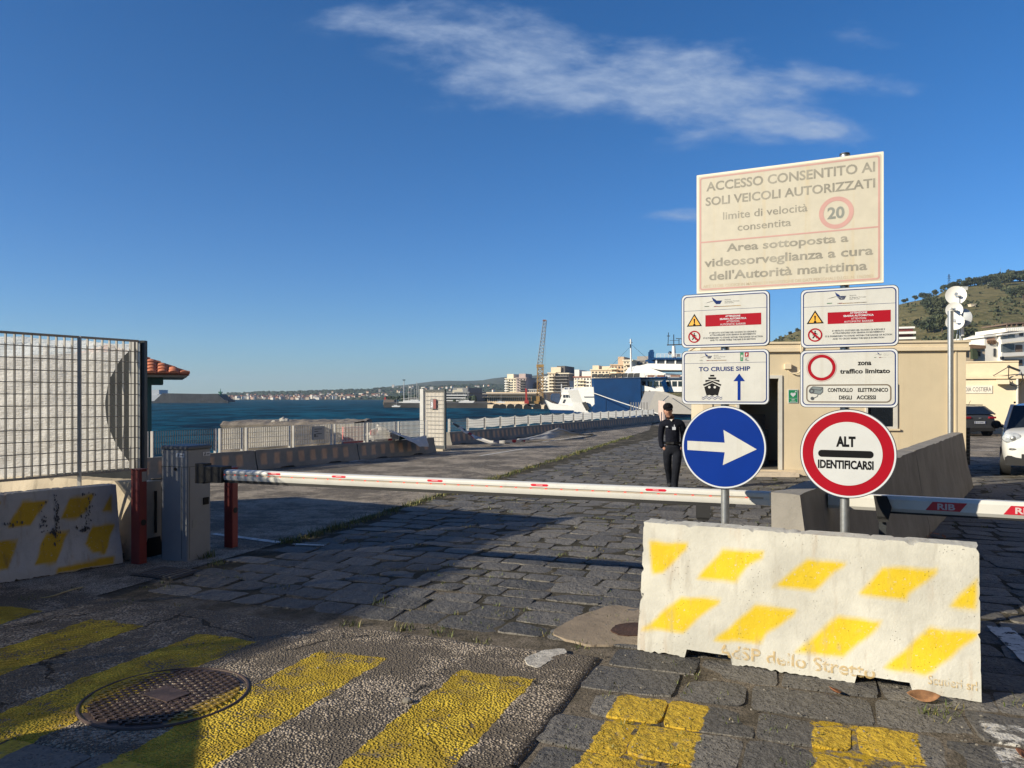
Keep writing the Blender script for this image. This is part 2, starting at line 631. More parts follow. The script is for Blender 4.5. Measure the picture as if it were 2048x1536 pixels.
def mat_joint():
    m = bpy.data.materials.new('joint_mortar')
    m.use_nodes = True
    g = NT(m.node_tree)
    b = g.n['Principled BSDF']
    co = g.node('ShaderNodeTexCoord').outputs['Object']
    n = g.noise(co, 2.0, 6, .7)
    n2 = g.noise(co, 60, 4, .7)
    col = g.mix(g.sstep(n, .35, .65), (.10, .085, .063), (.25, .21, .165))
    col = g.mix(g.sstep(n2, .4, .75), col, (.05, .045, .035))
    tt = g.vmath('DOT_PRODUCT', co, tuple(E2))
    col = g.mix(g.math('MULTIPLY', g.sstep(tt, 4.9, 5.6), g.sstep(n, .68, .45)), col, (.055, .050, .037))
    k, s, t = stripe_mask(g, co)
    k = g.math('MULTIPLY', k, g.sstep(g.noise(co, 10, 5, .7), .46, .56))
    col = g.mix(k, col, (.50, .33, .03))
    g.l.new(col, b.inputs['Base Color'])
    b.inputs['Roughness'].default_value = .95
    b.inputs['Specular IOR Level'].default_value = .1
    g.l.new(g.bump(g.math('ADD', n2, n), .02), b.inputs['Normal'])
    return m


M_COB, M_JOINT = mat_cobble(), mat_joint()
M_ASPH = mat_asphalt('coarse_asphalt', True, base=(.35, .292, .228))
M_ROAD = mat_asphalt('road_asphalt', False, base=(.37, .318, .255), marks=False)

# quay-side row of low concrete barriers: ground lines
ROW_A0, ROW_A1 = Vector((-7.9, 15.2, 0)), Vector((-2.46, 23.8, 0))
ROW_B0, ROW_B1 = Vector((-2.3, 27.5, 0)), Vector((10.2, 53.6, 0))

# ------------------------------------------------------------------ land, road, paving
def flat(name, pts, z, mat, skirt=0):
    mb = MB()
    n = len(pts)
    vs = [(p[0], p[1], z) for p in pts]
    fs = [tuple(range(n))]
    if skirt:
        vs += [(p[0], p[1], z - skirt) for p in pts]
        fs += [(i, n + i, n + (i + 1) % n, (i + 1) % n) for i in range(n)]
    mb.add(vs, fs)
    o = mb.build(name, mat)
    return kind(o, 'structure')


land = [(-70, -60), (320, -60), (320, 420), (150, 420), (60, 120), (22, 66), (12.5, 57.5), (10.3, 54.6), (4.0, 41.6), (-2.9, 27.9),
        (-3.1, 24.2), (-8.2, 16.3), (-9.0, 16.6), (-8.75, 17.0), (-8.75, 21.4), (-14, 21.4), (-16, 26), (-70, 40)]
ground = flat('ground', land, -0.007, M_JOINT, skirt=3)

road_pts = [st(-5.65, 4.80), st(-5.7, 7.4), st(-7.4, 40), (9.6, 52.6), (3.9, 41.3), (-2.75, 27.8), (-2.95, 24.1), (-8.0, 16.0), (-16, 16.6), (-16, 3)]
road_pts = [(p[0], p[1]) for p in road_pts]
flat('asphalt_road', road_pts, 0.0, M_ROAD)
# the plain ground beyond the booth (car park)
flat('car_park_asphalt', [(12.8, 18.6), (60, 16), (90, 80), (30, 74), (12.9, 58), (10.5, 53.5), (8.5, 47)], 0.0, M_ROAD)


def asphalt_patch():
    s0, s1, t0, t1 = -7.6, -1.2, 2.68, 4.92
    step = .035
    ns, ntt = int((s1 - s0) / step), int((t1 - t0) / step)
    vs, fs = [], []
    for j in range(ntt + 1):
        for i in range(ns + 1):
            s, t = s0 + (s1 - s0) * i / ns, t0 + (t1 - t0) * j / ntt
            es = min(s1 - s, 9) ; et = min(t - t0, t1 - t)
            jit = mnoise.noise(Vector((s * 3, t * 3, 4))) * .05
            ss, tt = s, t
            if i == ns: ss += jit
            if j in (0, ntt): tt += jit
            e = min(es, et)
            z = .012 + mnoise.noise(Vector((s * 1.3, t * 1.3, 0))) * .012 + mnoise.noise(Vector((s * 6, t * 6, 2))) * .004
            if e < .02: z = -.028
            elif e < .05: z -= .008
            p = st(ss, tt, z)
            vs.append(p)
    for j in range(ntt):
        for i in range(ns):
            a = j * (ns + 1) + i
            fs.append((a, a + 1, a + ns + 2, a + ns + 1))
    mb = MB(); mb.add(vs, fs)
    return kind(mb.build('asphalt_patch', M_ASPH, smooth=True), 'structure')


asphalt_patch()


def sett_paving():
    """hand-laid basalt setts: every stone its own slightly tilted, rounded block"""
    mb_v, mb_f = [], []
    r = random.Random(5)
    t = -1.0
    row = 0
    while t < 47:
        hgt = r.uniform(.37, .45) if t < 4.9 else r.uniform(.29, .37)
        s = -5.62 + r.uniform(-.3, 0)
        while s < 24:
            w = r.choice((.42, .46, .50, .54, .60)) * r.uniform(.93, 1.07) * (1 if t < 4.9 else .82)
            cs, ct = s + w / 2, t + hgt / 2
            c = st(cs, ct)
            s += w
            if c.y < 2.4 or abs(c.x) > c.y * .74 + 1.2: continue
            if cs < -5.45 - max(0, ct - 7.4) * .052: continue
            if 2.6 < ct < 4.98 and cs < -1.22: continue          # the asphalt patch
            if ct > 4.9 and cs > 12.6 + .0 * ct and c.y > 19: continue
            if c.y > 18.8 and c.x > 12.5: continue
            gap = r.uniform(.007, .016) if ct > 5.2 else r.uniform(.010, .021)
            near = c.y < 8.5
            n = 5 if near else 2
            a, b_ = w / 2 - gap, hgt / 2 - gap
            z0 = r.uniform(-.001, .005)
            tx, ty = r.uniform(-.006, .006), r.uniform(-.007, .007)
            jit = [(r.uniform(-.02, .02), r.uniform(-.018, .018)) for _ in range(4)]
            rad = r.uniform(.018, .04)
            off = len(mb_v)
            seed = r.uniform(0, 100)
            idx = []
            for j in range(n + 1):
                for i in range(n + 1):
                    u, v = i / n * 2 - 1, j / n * 2 - 1
                    # pull the grid lines towards the border for a tight rounded edge
                    if near:
                        u = math.copysign(abs(u) ** .75, u); v = math.copysign(abs(v) ** .75, v)
                    du = ((1 - u) * (1 - v) * jit[0][0] + (1 + u) * (1 - v) * jit[1][0] + (1 + u) * (1 + v) * jit[2][0] + (1 - u) * (1 + v) * jit[3][0]) / 4
                    dv = ((1 - u) * (1 - v) * jit[0][1] + (1 + u) * (1 - v) * jit[1][1] + (1 + u) * (1 + v) * jit[2][1] + (1 - u) * (1 + v) * jit[3][1]) / 4
                    x, y = u * a + du, v * b_ + dv
                    cxr = max(0, abs(u) - .78) / .22; cyr = max(0, abs(v) - .78) / .22
                    if cxr and cyr:
                        k = (cxr * cyr) * rad * .45
                        x -= math.copysign(k, u); y -= math.copysign(k, v)
                    z = z0 + tx * u + ty * v - .005 * max(abs(u), abs(v)) ** 7
                    if near:
                        z += .008 * mnoise.noise(Vector((x * 6 + seed, y * 6, seed))) + .005 * mnoise.noise(Vector((x * 17 + seed, y * 17, 3)))
                    mb_v.append(st(cs + x, ct + y, z))
            for j in range(n):
                for i in range(n):
                    p = off + j * (n + 1) + i
                    mb_f.append((p, p + 1, p + n + 2, p + n + 1))
            border = [off + i for i in range(n + 1)] + [off + j * (n + 1) + n for j in range(1, n + 1)] + \
                     [off + n * (n + 1) + i for i in range(n - 1, -1, -1)] + [off + j * (n + 1) for j in range(n - 1, 0, -1)]
            o2 = len(mb_v)
            for p in border:
                q = mb_v[p]
                d = (q - st(cs, ct, q.z))
                mb_v.append(Vector((q.x + d.x * .03, q.y + d.y * .03, -.05)))
            nb = len(border)
            for i in range(nb):
                j = (i + 1) % nb
                mb_f.append((border[j], border[i], o2 + i, o2 + j))
        t += hgt
        row += 1
    mb = MB(); mb.add(mb_v, mb_f)
    o = mb.build('cobblestone_paving', M_COB, smooth=True, angle=50)
    return kind(o, 'structure')


sett_paving()

# white lines
LINEW = pmat('road_line_paint', (.60, .58, .54), .7, var=.15, dirt=.6, vscale=7, dirtcol=(.16, .14, .12))
_g = NT(LINEW.node_tree)
_co = _g.node('ShaderNodeTexCoord').outputs['Object']
_g.l.new(_g.sstep(_g.noise(_co, 11, 6, .75), .36, .48), _g.n['Principled BSDF'].inputs['Alpha'])
def line_strip(name, a, b, w, z=.006):
    a, b = Vector(a), Vector(b)
    n = Vector((-(b - a).y, (b - a).x, 0)).normalized() * w / 2
    mb = MB()
    k = 24
    vs = []
    for i in range(k + 1):
        p = a.lerp(b, i / k)
        q = n * (1 + .2 * mnoise.noise(Vector((p.x * 5, p.y * 5, 1))))
        vs += [(p.x - q.x, p.y - q.y, z), (p.x + q.x, p.y + q.y, z)]
    mb.add(vs, [(2 * i, 2 * i + 1, 2 * i + 3, 2 * i + 2) for i in range(k)])
    return kind(mb.build(name, LINEW), 'structure')
line_strip('stop_line', G(426, 1068), G(562, 1086), .10)
line_strip('stop_line', G(585, 1090), G(650, 1093), .06, .014)
line_strip('lane_line', G(960, 912), G(1046, 898), .10)
line_strip('lane_line', G(700, 924), G(770, 912), .12)
line_strip('lane_line', G(1085, 884), G(1180, 871), .12)
line_strip('bay_line', G(1996, 1256), G(2075, 1330), .16, .012)
line_strip('bay_line', G(1905, 899), G(1990, 902), .10)

# concrete fill around the foot of the near barrier and the broken patch on the asphalt
FILL = concrete('fill_concrete', (.27, .215, .155), dark=.6, bump=.012)
def blob_patch(name, pts, z, mat, thick=.012):
    mb = MB()
    c = sum((Vector(p) for p in pts), Vector()) / len(pts)
    ring = []
    for i, p in enumerate(pts):
        q = Vector(pts[(i + 1) % len(pts)])
        p = Vector(p)
        pp, qq = Vector(pts[i - 1]), Vector(pts[(i + 2) % len(pts)])
        for k in range(8):
            t = k / 8
            r_ = .5 * ((2 * p) + (q - pp) * t + (2 * pp - 5 * p + 4 * q - qq) * t * t + (3 * p - pp - 3 * q + qq) * t ** 3)
            j = mnoise.noise_vector(r_ * 9) * .03 + mnoise.noise_vector(r_ * 30) * .012
            ring.append(Vector((r_.x + j.x, r_.y + j.y, z)))
    n = len(ring)
    inner = [c + (p - c) * .985 + Vector((0, 0, thick)) for p in ring]
    for p in inner: p.z = z + thick + .004 * mnoise.noise(p * 5)
    vs = ring + inner + [Vector((c.x, c.y, z + thick))]
    fs = [(i, (i + 1) % n, n + (i + 1) % n, n + i) for i in range(n)] + [(n + i, n + (i + 1) % n, 2 * n) for i in range(n)]
    mb.add(vs, fs)
    return kind(mb.build(name, mat), 'structure')
blob_patch('concrete_patch', [G(1105, 1268), G(1150, 1237), G(1230, 1212), G(1300, 1230), G(1310, 1285), G(1240, 1290), G(1170, 1290)], -.006, FILL, .014)
blob_patch('rusty_hole', [G(1222, 1262), G(1245, 1250), G(1290, 1250), G(1292, 1272), G(1240, 1273)], .009, pmat('rust_mud', (.05, .022, .014), .95, var=.4, bump=.01, bscale=30), .004)
blob_patch('white_plaster_spill', [G(1050, 1326), G(1085, 1306), G(1130, 1303), G(1112, 1322), G(1092, 1330), G(1075, 1340)], .006, pmat('plaster', (.46, .43, .38), .9, var=.35, vscale=22, bump=.012, bscale=70, dirt=.8, dirtcol=(.16, .145, .125)), .010)

# ------------------------------------------------------------------ sea
def mat_sea():
    m = bpy.data.materials.new('sea_water')
    m.use_nodes = True
    g = NT(m.node_tree)
    b = g.n['Principled BSDF']
    co = g.node('ShaderNodeTexCoord').outputs['Object']
    # chop: short crested waves lying across the wind
    w1 = g.noise(g.scale(co, (.35, .9, 1)), .55, 5, .62)
    w2 = g.noise(g.scale(co, (1.0, 2.2, 1)), 1.5, 4, .6)
    w3 = g.noise(g.scale(co, (.02, .09, 1)), .6, 4, .6)
    w4 = g.noise(g.scale(co, (.07, .32, 1)), .8, 5, .65)
    w5 = g.noise(g.scale(co, (.055, .05, 1)), 1.0, 10, .78)
    hgt = g.math('ADD', g.math('ADD', g.math('MULTIPLY', w1, .7), g.math('MULTIPLY', w2, .25)), g.math('MULTIPLY', w4, 1.6))
    col = g.mix(g.sstep(g.math('ADD', g.math('ADD', g.math('MULTIPLY', w5, .25), g.math('MULTIPLY', g.noise(g.scale(co, (.33, .20, 1)), 1.0, 4, .6), .38)), g.math('MULTIPLY', g.noise(g.scale(co, (.10, .045, 1)), 1.0, 4, .6), .37)), .42, .58), (.0004, .009, .021), (.006, .092, .145))
    foam = g.sstep(g.math('ADD', g.math('MULTIPLY', w4, .62), g.math('MULTIPLY', w1, .38)), .695, .74)
    col = g.mix(g.math('MULTIPLY', foam, .8), col, (.45, .52, .55))
    g.l.new(col, b.inputs['Base Color'])
    b.inputs['Roughness'].default_value = .45
    b.inputs['Specular IOR Level'].default_value = .10
    b.inputs['IOR'].default_value = 1.15
    g.l.new(g.bump(hgt, .9), b.inputs['Normal'])
    return m

SEA_Z = -1.0
mb = MB()
mb.add([(-4500, 14, SEA_Z), (4500, 14, SEA_Z), (4500, 5000, SEA_Z), (-4500, 5000, SEA_Z)], [(0, 1, 2, 3)])
kind(mb.build('sea', mat_sea()), 'structure')
# ------------------------------------------------------------------ concrete barriers
def poly_sd(p, poly):
    """signed distance of a 2-D point to a polygon, positive inside"""
    x, y = p
    inside, best = False, 1e9
    n = len(poly)
    for i in range(n):
        (x0, y0), (x1, y1) = poly[i], poly[(i + 1) % n]
        if (y0 > y) != (y1 > y) and x < (x1 - x0) * (y - y0) / (y1 - y0) + x0: inside = not inside
        dx, dy = x1 - x0, y1 - y0
        t = max(0, min(1, ((x - x0) * dx + (y - y0) * dy) / (dx * dx + dy * dy)))
        best = min(best, math.hypot(x - x0 - t * dx, y - y0 - t * dy))
    return best if inside else -best


def jersey_profile(H, wb, wt, n=1):
    pts = [(-wb / 2, 0), (-wb / 2 * .97, .10 * H), (-wb / 2 * .60 - wt * .12, .42 * H), (-wt / 2, H)]
    out = []
    for (a, b) in zip(pts[:-1], pts[1:]):
        m = max(1, int(n * math.hypot(b[0] - a[0], b[1] - a[1]) / H))
        for k in range(m):
            out.append((a[0] + (b[0] - a[0]) * k / m, a[1] + (b[1] - a[1]) * k / m))
    out.append(pts[-1])
    return out


def jersey(name, mats, loc, rz, L, H, wb, wt, label, group=None, half=False, nx=8, nz=1, notches=(), rough=0., chip=0., paint=None, soft=.012, seed=0, ragged=0., parent=None):
    pr = jersey_profile(H, wb, wt, nz)
    ntop = 3 if nz > 3 else 1
    top = [(-wt / 2 + wt * k / ntop, H) for k in range(1, ntop)]
    ring = pr + top + [((wt / 2 if half else -y), z) for y, z in reversed(pr)]
    nr = len(ring)
    vs, fs, pv = [], [], []
    for i in range(nx + 1):
        x = -L / 2 + L * i / nx
        for j, (y, z) in enumerate(ring):
            q = Vector((x, y, z))
            zz = z
            for (a, b, h) in notches:
                if a < x < b and z < h:
                    zz = max(zz, h - .004)
            if ragged and zz < .1 * H:
                zz = max(zz, ragged * (.8 + 1.2 * mnoise.noise(Vector((x * 7, seed, 0))) + 1.2 * mnoise.noise(Vector((x * 34, seed, 0)))) * (1 if y < 0 else .5))
            q.z = zz
            nv = mnoise.noise_vector(Vector((x * 3 + seed, y * 3, z * 3)))
            q += nv * rough
            if rough:
                q += mnoise.noise_vector(Vector((x * 14 + seed, y * 14, z * 14))) * rough * .3
            edge = (H - z) < .05 * H or i in (0, nx) or zz < .08 * H
            if chip and edge:
                c_ = max(0, mnoise.noise(Vector((x * 16 + seed, y * 12, z * 16))) * .7 + mnoise.noise(Vector((x * 45 + seed, y * 30, z * 45))) * .5 - .22) * chip
                q.z -= c_ if z > H * .5 else -c_
                if i == 0: q.x += c_ * 1.3
                if i == nx: q.x -= c_ * 1.3
            vs.append(q)
            if paint is not None:
                d = max([poly_sd((x, z), pl) for pl in paint]) if y < 0 else -1
                d += mnoise.noise(Vector((x * 8, z * 8, seed))) * .012
                pv.append(max(0, min(1, .5 + d / (2 * soft))))
    for i in range(nx):
        for j in range(nr - 1):
            a = i * nr + j
            fs.append((a, a + nr, a + nr + 1, a + 1))
        fs.append((i * nr + nr - 1, (i + 1) * nr + nr - 1, (i + 1) * nr, i * nr))
    fs.append(tuple(range(nr)))
    fs.append(tuple(nx * nr + k for k in range(nr - 1, -1, -1)))
    mb = MB(); mb.add(vs, fs)
    o = mb.build(name, mats, smooth=rough > 0, angle=35 if rough > 0 else None)
    if paint is not None:
        at = o.data.attributes.new('paint', 'FLOAT', 'POINT')
        at.data.foreach_set('value', pv)
    o.location = loc
    o.rotation_euler = (0, 0, rz)
    if parent is None: tag(o, label, 'concrete barrier', group)
    return o


def local_hit(x, y, c, rz, yl):
    """local (x, z) where the sight line of a photo point meets the plane y = yl of a frame at c turned by rz"""
    d = Vector(((x - 1024) / F, 1, -(y - HZ) / F))
    q = Matrix.Rotation(-rz, 3, 'Z')
    o_ = q @ (Vector((0, 0, H0)) - c); dl = q @ d
    t = (yl - o_.y) / dl.y
    p = o_ + dl * t
    return p.x, p.z


def jersey_px(x, y, c, rz, H, wb, wt):
    pr = jersey_profile(H, wb, wt)
    z = H / 2
    for _ in range(6):
        for (a, b) in zip(pr[:-1], pr[1:]):
            if a[1] <= z <= b[1]:
                yl = a[0] + (b[0] - a[0]) * (z - a[1]) / max(1e-6, b[1] - a[1])
        xx, z = local_hit(x, y, c, rz, yl)
        z = max(0, min(H, z))
    return xx, z


# near barrier, white with sprayed yellow bars
NB_L, NB_R = G(1275, 1302), G(1963, 1407)
nb_dir = (NB_R - NB_L)
NB_LEN = nb_dir.length
NB_RZ = math.atan2(nb_dir.y, nb_dir.x)
nb_n = Vector((-nb_dir.y, nb_dir.x, 0)).normalized()
NBH, NBB, NBT = .845, .46, .17
NB_C = (NB_L + NB_R) / 2 + nb_n * NBB / 2
def c3(x, y): return (1240 + .3945 * x, 1030 + .3945 * y)
near_quads = [[(150, 130), (340, 145), (335, 178), (215, 290), (165, 295), (155, 200)],
              [(520, 175), (722, 187), (718, 215), (640, 262), (590, 342), (393, 322)], [(950, 222), (1145, 243), (1140, 262), (1090, 290), (985, 387), (780, 360)],
              [(1330, 265), (1610, 275), (1605, 300), (1470, 400), (1450, 435), (1212, 400)], [(1812, 322), (1805, 485), (1665, 465)],
              [(310, 412), (510, 432), (500, 455), (390, 530), (320, 595), (115, 580)], [(685, 455), (895, 480), (880, 510), (740, 605), (710, 650), (482, 635)],
              [(1110, 510), (1325, 540), (1310, 575), (1160, 690), (1130, 720), (890, 692)], [(1570, 570), (1822, 600), (1590, 795), (1545, 808), (1338, 775)]]
near_paint = [[jersey_px(*c3(*p), NB_C, NB_RZ, NBH, NBB, NBT) for p in q] for q in near_quads]
M_NB = concrete('whitewashed_concrete', (.53, .515, .455), 'paint', (.60, .43, .022), dark=.5, bump=.006, rust=.26, stain=(.31, .28, .23))
n_a = [jersey_px(*c3(*p), NB_C, NB_RZ, NBH, NBB, NBT)[0] for p in ((330, 700), (565, 740), (1190, 850), (1470, 895))]
near_bar = jersey('concrete_barrier', M_NB, NB_C, NB_RZ, NB_LEN, NBH, NBB, NBT,
                  'white concrete barrier with two rows of sprayed yellow bars, before the sign poles', nx=150, nz=46,
                  notches=[(n_a[0], n_a[1], .062), (n_a[2], n_a[3], .062)], rough=.0035, chip=.035, paint=near_paint, soft=.014, seed=3, ragged=.010)


def near_surface(dx=.006):
    pr = jersey_profile(NBH, NBB, NBT)
    def fn(x, z):
        for (a, b) in zip(pr[:-1], pr[1:]):
            if a[1] <= z <= b[1] + 1e-6:
                return Vector((x, a[0] + (b[0] - a[0]) * (z - a[1]) / (b[1] - a[1]) - dx, z))
        return Vector((x, pr[0][0] - dx, z))
    return fn
STENCIL = bpy.data.materials.new('worn_yellow_stencil'); STENCIL.use_nodes = True
_g = NT(STENCIL.node_tree)
_b = _g.n['Principled BSDF']
_co = _g.node('ShaderNodeTexCoord').outputs['Object']
_b.inputs['Base Color'].default_value = (.60, .42, .17, 1)
_b.inputs['Roughness'].default_value = .85
_g.l.new(_g.math('MULTIPLY', _g.sstep(_g.noise(_co, 26, 5, .7), .40, .52), .55), _b.inputs['Alpha'])
mbt = MB()
a = jersey_px(*c3(495, 735), NB_C, NB_RZ, NBH, NBB, NBT); b = jersey_px(*c3(1295, 862), NB_C, NB_RZ, NBH, NBB, NBT)
add_text(mbt, 'AdSP dello Stretto', near_surface(), a[0], b[0], .045, .125, .018)
mbt.build('lettering', STENCIL, near_bar)
mbt = MB()
a = jersey_px(*c3(1560, 905), NB_C, NB_RZ, NBH, NBB, NBT)
add_text(mbt, 'Scutieri srl', near_surface(), a[0], NB_LEN / 2 - .02, .065, .115, .01)
mbt.build('lettering', STENCIL, near_bar)

# left pair: painted barrier in the shade, bare one behind it
LB_L, LB_R = G(-330, 1222), G(246, 1128)
lb_dir = LB_R - LB_L
LB_RZ = math.atan2(lb_dir.y, lb_dir.x)
lb_n = Vector((-lb_dir.y, lb_dir.x, 0)).normalized()
LBH, LBB, LBT = .80, .50, .18
LB_C = (LB_L + LB_R) / 2 + lb_n * LBB / 2
def c2(x, y): return (.2539 * x, 900 + .2539 * y)
left_quads = [[(180, 405), (380, 400), (240, 600), (60, 615)], [(550, 375), (740, 345), (690, 470), (600, 545), (470, 550)], [(880, 350), (885, 490), (790, 495)],
              [(0, 725), (150, 705), (60, 950), (-40, 965), (-100, 960)], [(360, 655), (540, 640), (440, 890), (265, 905)], [(730, 595), (905, 580), (830, 815), (720, 810), (670, 740)],
              [(-330, 760), (-180, 740), (-300, 990), (-460, 1010)], [(-180, 430), (10, 415), (-140, 640), (-320, 650)], [(450, 930), (900, 835), (900, 900), (440, 990)]]
left_paint = [[jersey_px(*c2(*p), LB_C, LB_RZ, LBH, LBB, LBT) for p in q] for q in left_quads]
M_LB = concrete('scuffed_white_concrete', (.47, .455, .43), 'paint', (.50, .31, .025), dark=.45, bump=.007, rust=.55, stain=(.13, .10, .07))
left_bar = jersey('concrete_barrier', M_LB, LB_C, LB_RZ, lb_dir.length, LBH, LBB, LBT,
                  'scuffed white concrete barrier with yellow bars and rust stains, under the tall mesh fence', nx=130, nz=30, rough=.004, chip=.05, paint=left_paint, soft=.008, seed=9, ragged=.012)
SCUFF = pmat('black_scuff', (.07, .07, .075), .8, var=.4)
def left_surface(x, z):
    pr = jersey_profile(LBH, LBB, LBT)
    for (a, b) in zip(pr[:-1], pr[1:]):
        if a[1] <= z <= b[1] + 1e-6:
            return Vector((x, a[0] + (b[0] - a[0]) * (z - a[1]) / (b[1] - a[1]) - .008, z))
    return Vector((x, -LBB / 2 - .008, z))
mbs = MB()
rs = random.Random(4)
for (cx, cy, n_, sx, sy) in ((440, 540, 60, 14, 100), (340, 560, 22, 14, 70), (690, 520, 34, 18, 60), (655, 620, 22, 26, 10), (430, 640, 18, 20, 10), (120, 580, 8, 50, 14), (700, 350, 8, 40, 8)):
    for _ in range(n_):
        x, z = jersey_px(*c2(cx + rs.gauss(0, sx), cy + rs.gauss(0, sy)), LB_C, LB_RZ, LBH, LBB, LBT)
        k = rs.uniform(.003, .009)
        ang = rs.uniform(0, 3)
        pts = []
        for q in range(6):
            an = q * math.pi / 3 + ang
            rr = k * rs.uniform(.3, 1.3)
            xx, zz = x + math.cos(an) * rr, z + math.sin(an) * rr * 2.2
            if abs(xx) < lb_dir.length / 2 - .02 and 0.02 < zz < LBH - .02: pts.append(left_surface(xx, zz))
        if len(pts) == 6: mbs.add(pts, [tuple(range(6))])
mbs.build('stain', SCUFF, left_bar)

M_BARE = concrete('bare_concrete', (.46, .39, .29), dark=.45, bump=.008)
# bare barrier, seen over and beside the painted one: its end looks towards the cabinet
RB_E = G(306, 1112)
rb_d = Vector((-.93, .36, 0)).normalized()
rear_bar = jersey('concrete_barrier', M_BARE, RB_E + rb_d * 1.5, math.atan2(-rb_d.y, -rb_d.x), 3.0, .80, .56, .22,
                  'bare beige concrete barrier behind the red post, half hidden by the scuffed painted barrier', nx=70, nz=16, rough=.010, chip=.10, seed=14,
                  notches=[(1.1, 1.38, .16)])
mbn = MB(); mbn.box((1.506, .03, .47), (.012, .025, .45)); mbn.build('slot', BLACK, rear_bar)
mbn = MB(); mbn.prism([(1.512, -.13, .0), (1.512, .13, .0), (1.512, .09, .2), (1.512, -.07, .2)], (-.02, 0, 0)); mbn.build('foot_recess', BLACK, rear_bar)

# grey row leading to the booth
M_GREYC = concrete('weathered_grey_concrete', (.27, .25, .22), dark=.35, bump=.006)
GR0, GR1 = Vector((1.89, 5.32, 0)), Vector((8.45, 14.6, 0))
g_dir = (GR1 - GR0).normalized()
g_rz = math.atan2(g_dir.y, g_dir.x)
g_len = (GR1 - GR0).length
for a_, b_, lab in ((0, .468, 'grey concrete barrier with its sunlit end beside the boom tip, behind the sign poles'), (.470, 1.0, 'grey concrete barrier running up to the right corner of the beige booth')):
    jersey('concrete_barrier', M_GREYC, GR0.lerp(GR1, (a_ + b_) / 2), g_rz, g_len * (b_ - a_), 1.035, .52, .19, lab, 'grey barriers beside the booth', half=True, nx=40, nz=10, rough=.006, chip=.04, seed=20 + a_ * 9)

# low quay-side barriers with worn tan bars
def mat_row():
    m = concrete('barred_concrete', (.235, .22, .195), 'paint', (.52, .33, .21), dark=.3, bump=.005)
    return m
M_ROW = mat_row()
def row_barrier(p0, p1, label):
    d = p1 - p0
    L = d.length - .03
    bars = []
    k = -L / 2 + .12
    while k < L / 2 - .2:
        bars.append([(k, .12), (k + .17, .12), (k + .20, .37), (k + .03, .37)])
        k += .385
    return jersey('low_concrete_barrier', M_ROW, (p0 + p1) / 2, math.atan2(d.y, d.x), L, .46, .34, .14, label, 'low barriers along the quay', nx=72, nz=9, rough=.004, chip=.03,
                  paint=bars, soft=.012, seed=p0.y, notches=[(-L * .3, -L * .18, .04), (L * .18, L * .3, .04)])
for k in range(3):
    row_barrier(ROW_A0.lerp(ROW_A1, k / 3), ROW_A0.lerp(ROW_A1, (k + 1) / 3),
                ('low barred concrete barrier behind the grey cabinet, first of the run before the tall gate', 'low barred concrete barrier under the white railing, middle of the run before the tall gate', 'low barred concrete barrier under the draped banner, beside the tall gate')[k])
for k in range(9):
    names = ['low barred concrete barrier right after the tall gate, its end face sunlit', 'second low barred barrier past the tall gate, with grey cloth lying against it', 'third low barred barrier past the tall gate, behind the peaked grey cloth'] + \
            ['%s low barred concrete barrier past the tall gate, below the white sheeted fence' % w for w in ('fourth', 'fifth', 'sixth', 'seventh', 'eighth', 'last')]
    row_barrier(ROW_B0.lerp(ROW_B1, k / 9), ROW_B0.lerp(ROW_B1, (k + 1) / 9), names[k])

# ------------------------------------------------------------------ tall mesh fence with netting
FE_R = Vector((-(1024 - 274) / F * 8.6, 8.6, 0))
FE_L = Vector((-1024 / F * 7.4, 7.4, 0))
fe_u = (FE_R - FE_L).normalized()
FE_0 = FE_L - fe_u * .35
def netting():
    m = bpy.data.materials.new('white_netting'); m.use_nodes = True
    g = NT(m.node_tree)
    g.n.clear()
    out = g.node('ShaderNodeOutputMaterial')
    co = g.node('ShaderNodeTexCoord').outputs['Object']
    n = g.noise(co, 5, 6, .7); n2 = g.noise(g.scale(co, (1, 1, 6)), 9, 4, .6)
    col = g.mix(g.sstep(g.math('ADD', g.math('MULTIPLY', n, .5), g.math('MULTIPLY', n2, .5)), .3, .7), (.84, .80, .74), (.95, .93, .89))
    di = g.node('ShaderNodeBsdfDiffuse'); tl = g.node('ShaderNodeBsdfTranslucent'); tr = g.node('ShaderNodeBsdfTransparent')
    g.l.new(col, di.inputs[0]); g.l.new(col, tl.inputs[0])
    bm_ = g.bump(g.math('ADD', n2, n), .02)
    g.l.new(bm_, di.inputs['Normal']); g.l.new(bm_, tl.inputs['Normal'])
    tr.inputs[0].default_value = (1, 1, 1, 1)
    a = g.node('ShaderNodeMixShader'); a.inputs[0].default_value = .72
    g.l.new(di.outputs[0], a.inputs[1]); g.l.new(tl.outputs[0], a.inputs[2])
    b = g.node('ShaderNodeMixShader'); b.inputs[0].default_value = .23
    g.l.new(a.outputs[0], b.inputs[1]); g.l.new(tr.outputs[0], b.inputs[2])
    g.l.new(b.outputs[0], out.inputs[0])
    return m
M_NET = netting()
FENCE_GREY = pmat('grey_fence_steel', (.26, .25, .235), .5, .3, var=.15)
FENCE_WHITE = pmat('white_fence_steel', (.66, .64, .60), .5, var=.08)
fence = thing('mesh_fence', 'tall grey grating fence on posts above the scuffed painted barrier, netting tied to it', 'fence', FE_0)
flen = (FE_R - FE_0).length
ZB, ZT = .90, 2.33
def ftop(k): return ZT + .0 * k
def fpt(k, z, off=0): return fe_u * k + Vector((fe_u.y, -fe_u.x, 0)) * off + Vector((0, 0, z))
bars = MB()
nb = int(flen / .078)
for i in range(nb + 1):
    k = flen * i / nb
    c = fpt(k, (ZB + ZT) / 2)
    bars.box(c, (.009, .032, ZT - ZB), rz=math.atan2(fe_u.y, fe_u.x))
bars.build('vertical_bars', FENCE_GREY, fence)
wires = MB()
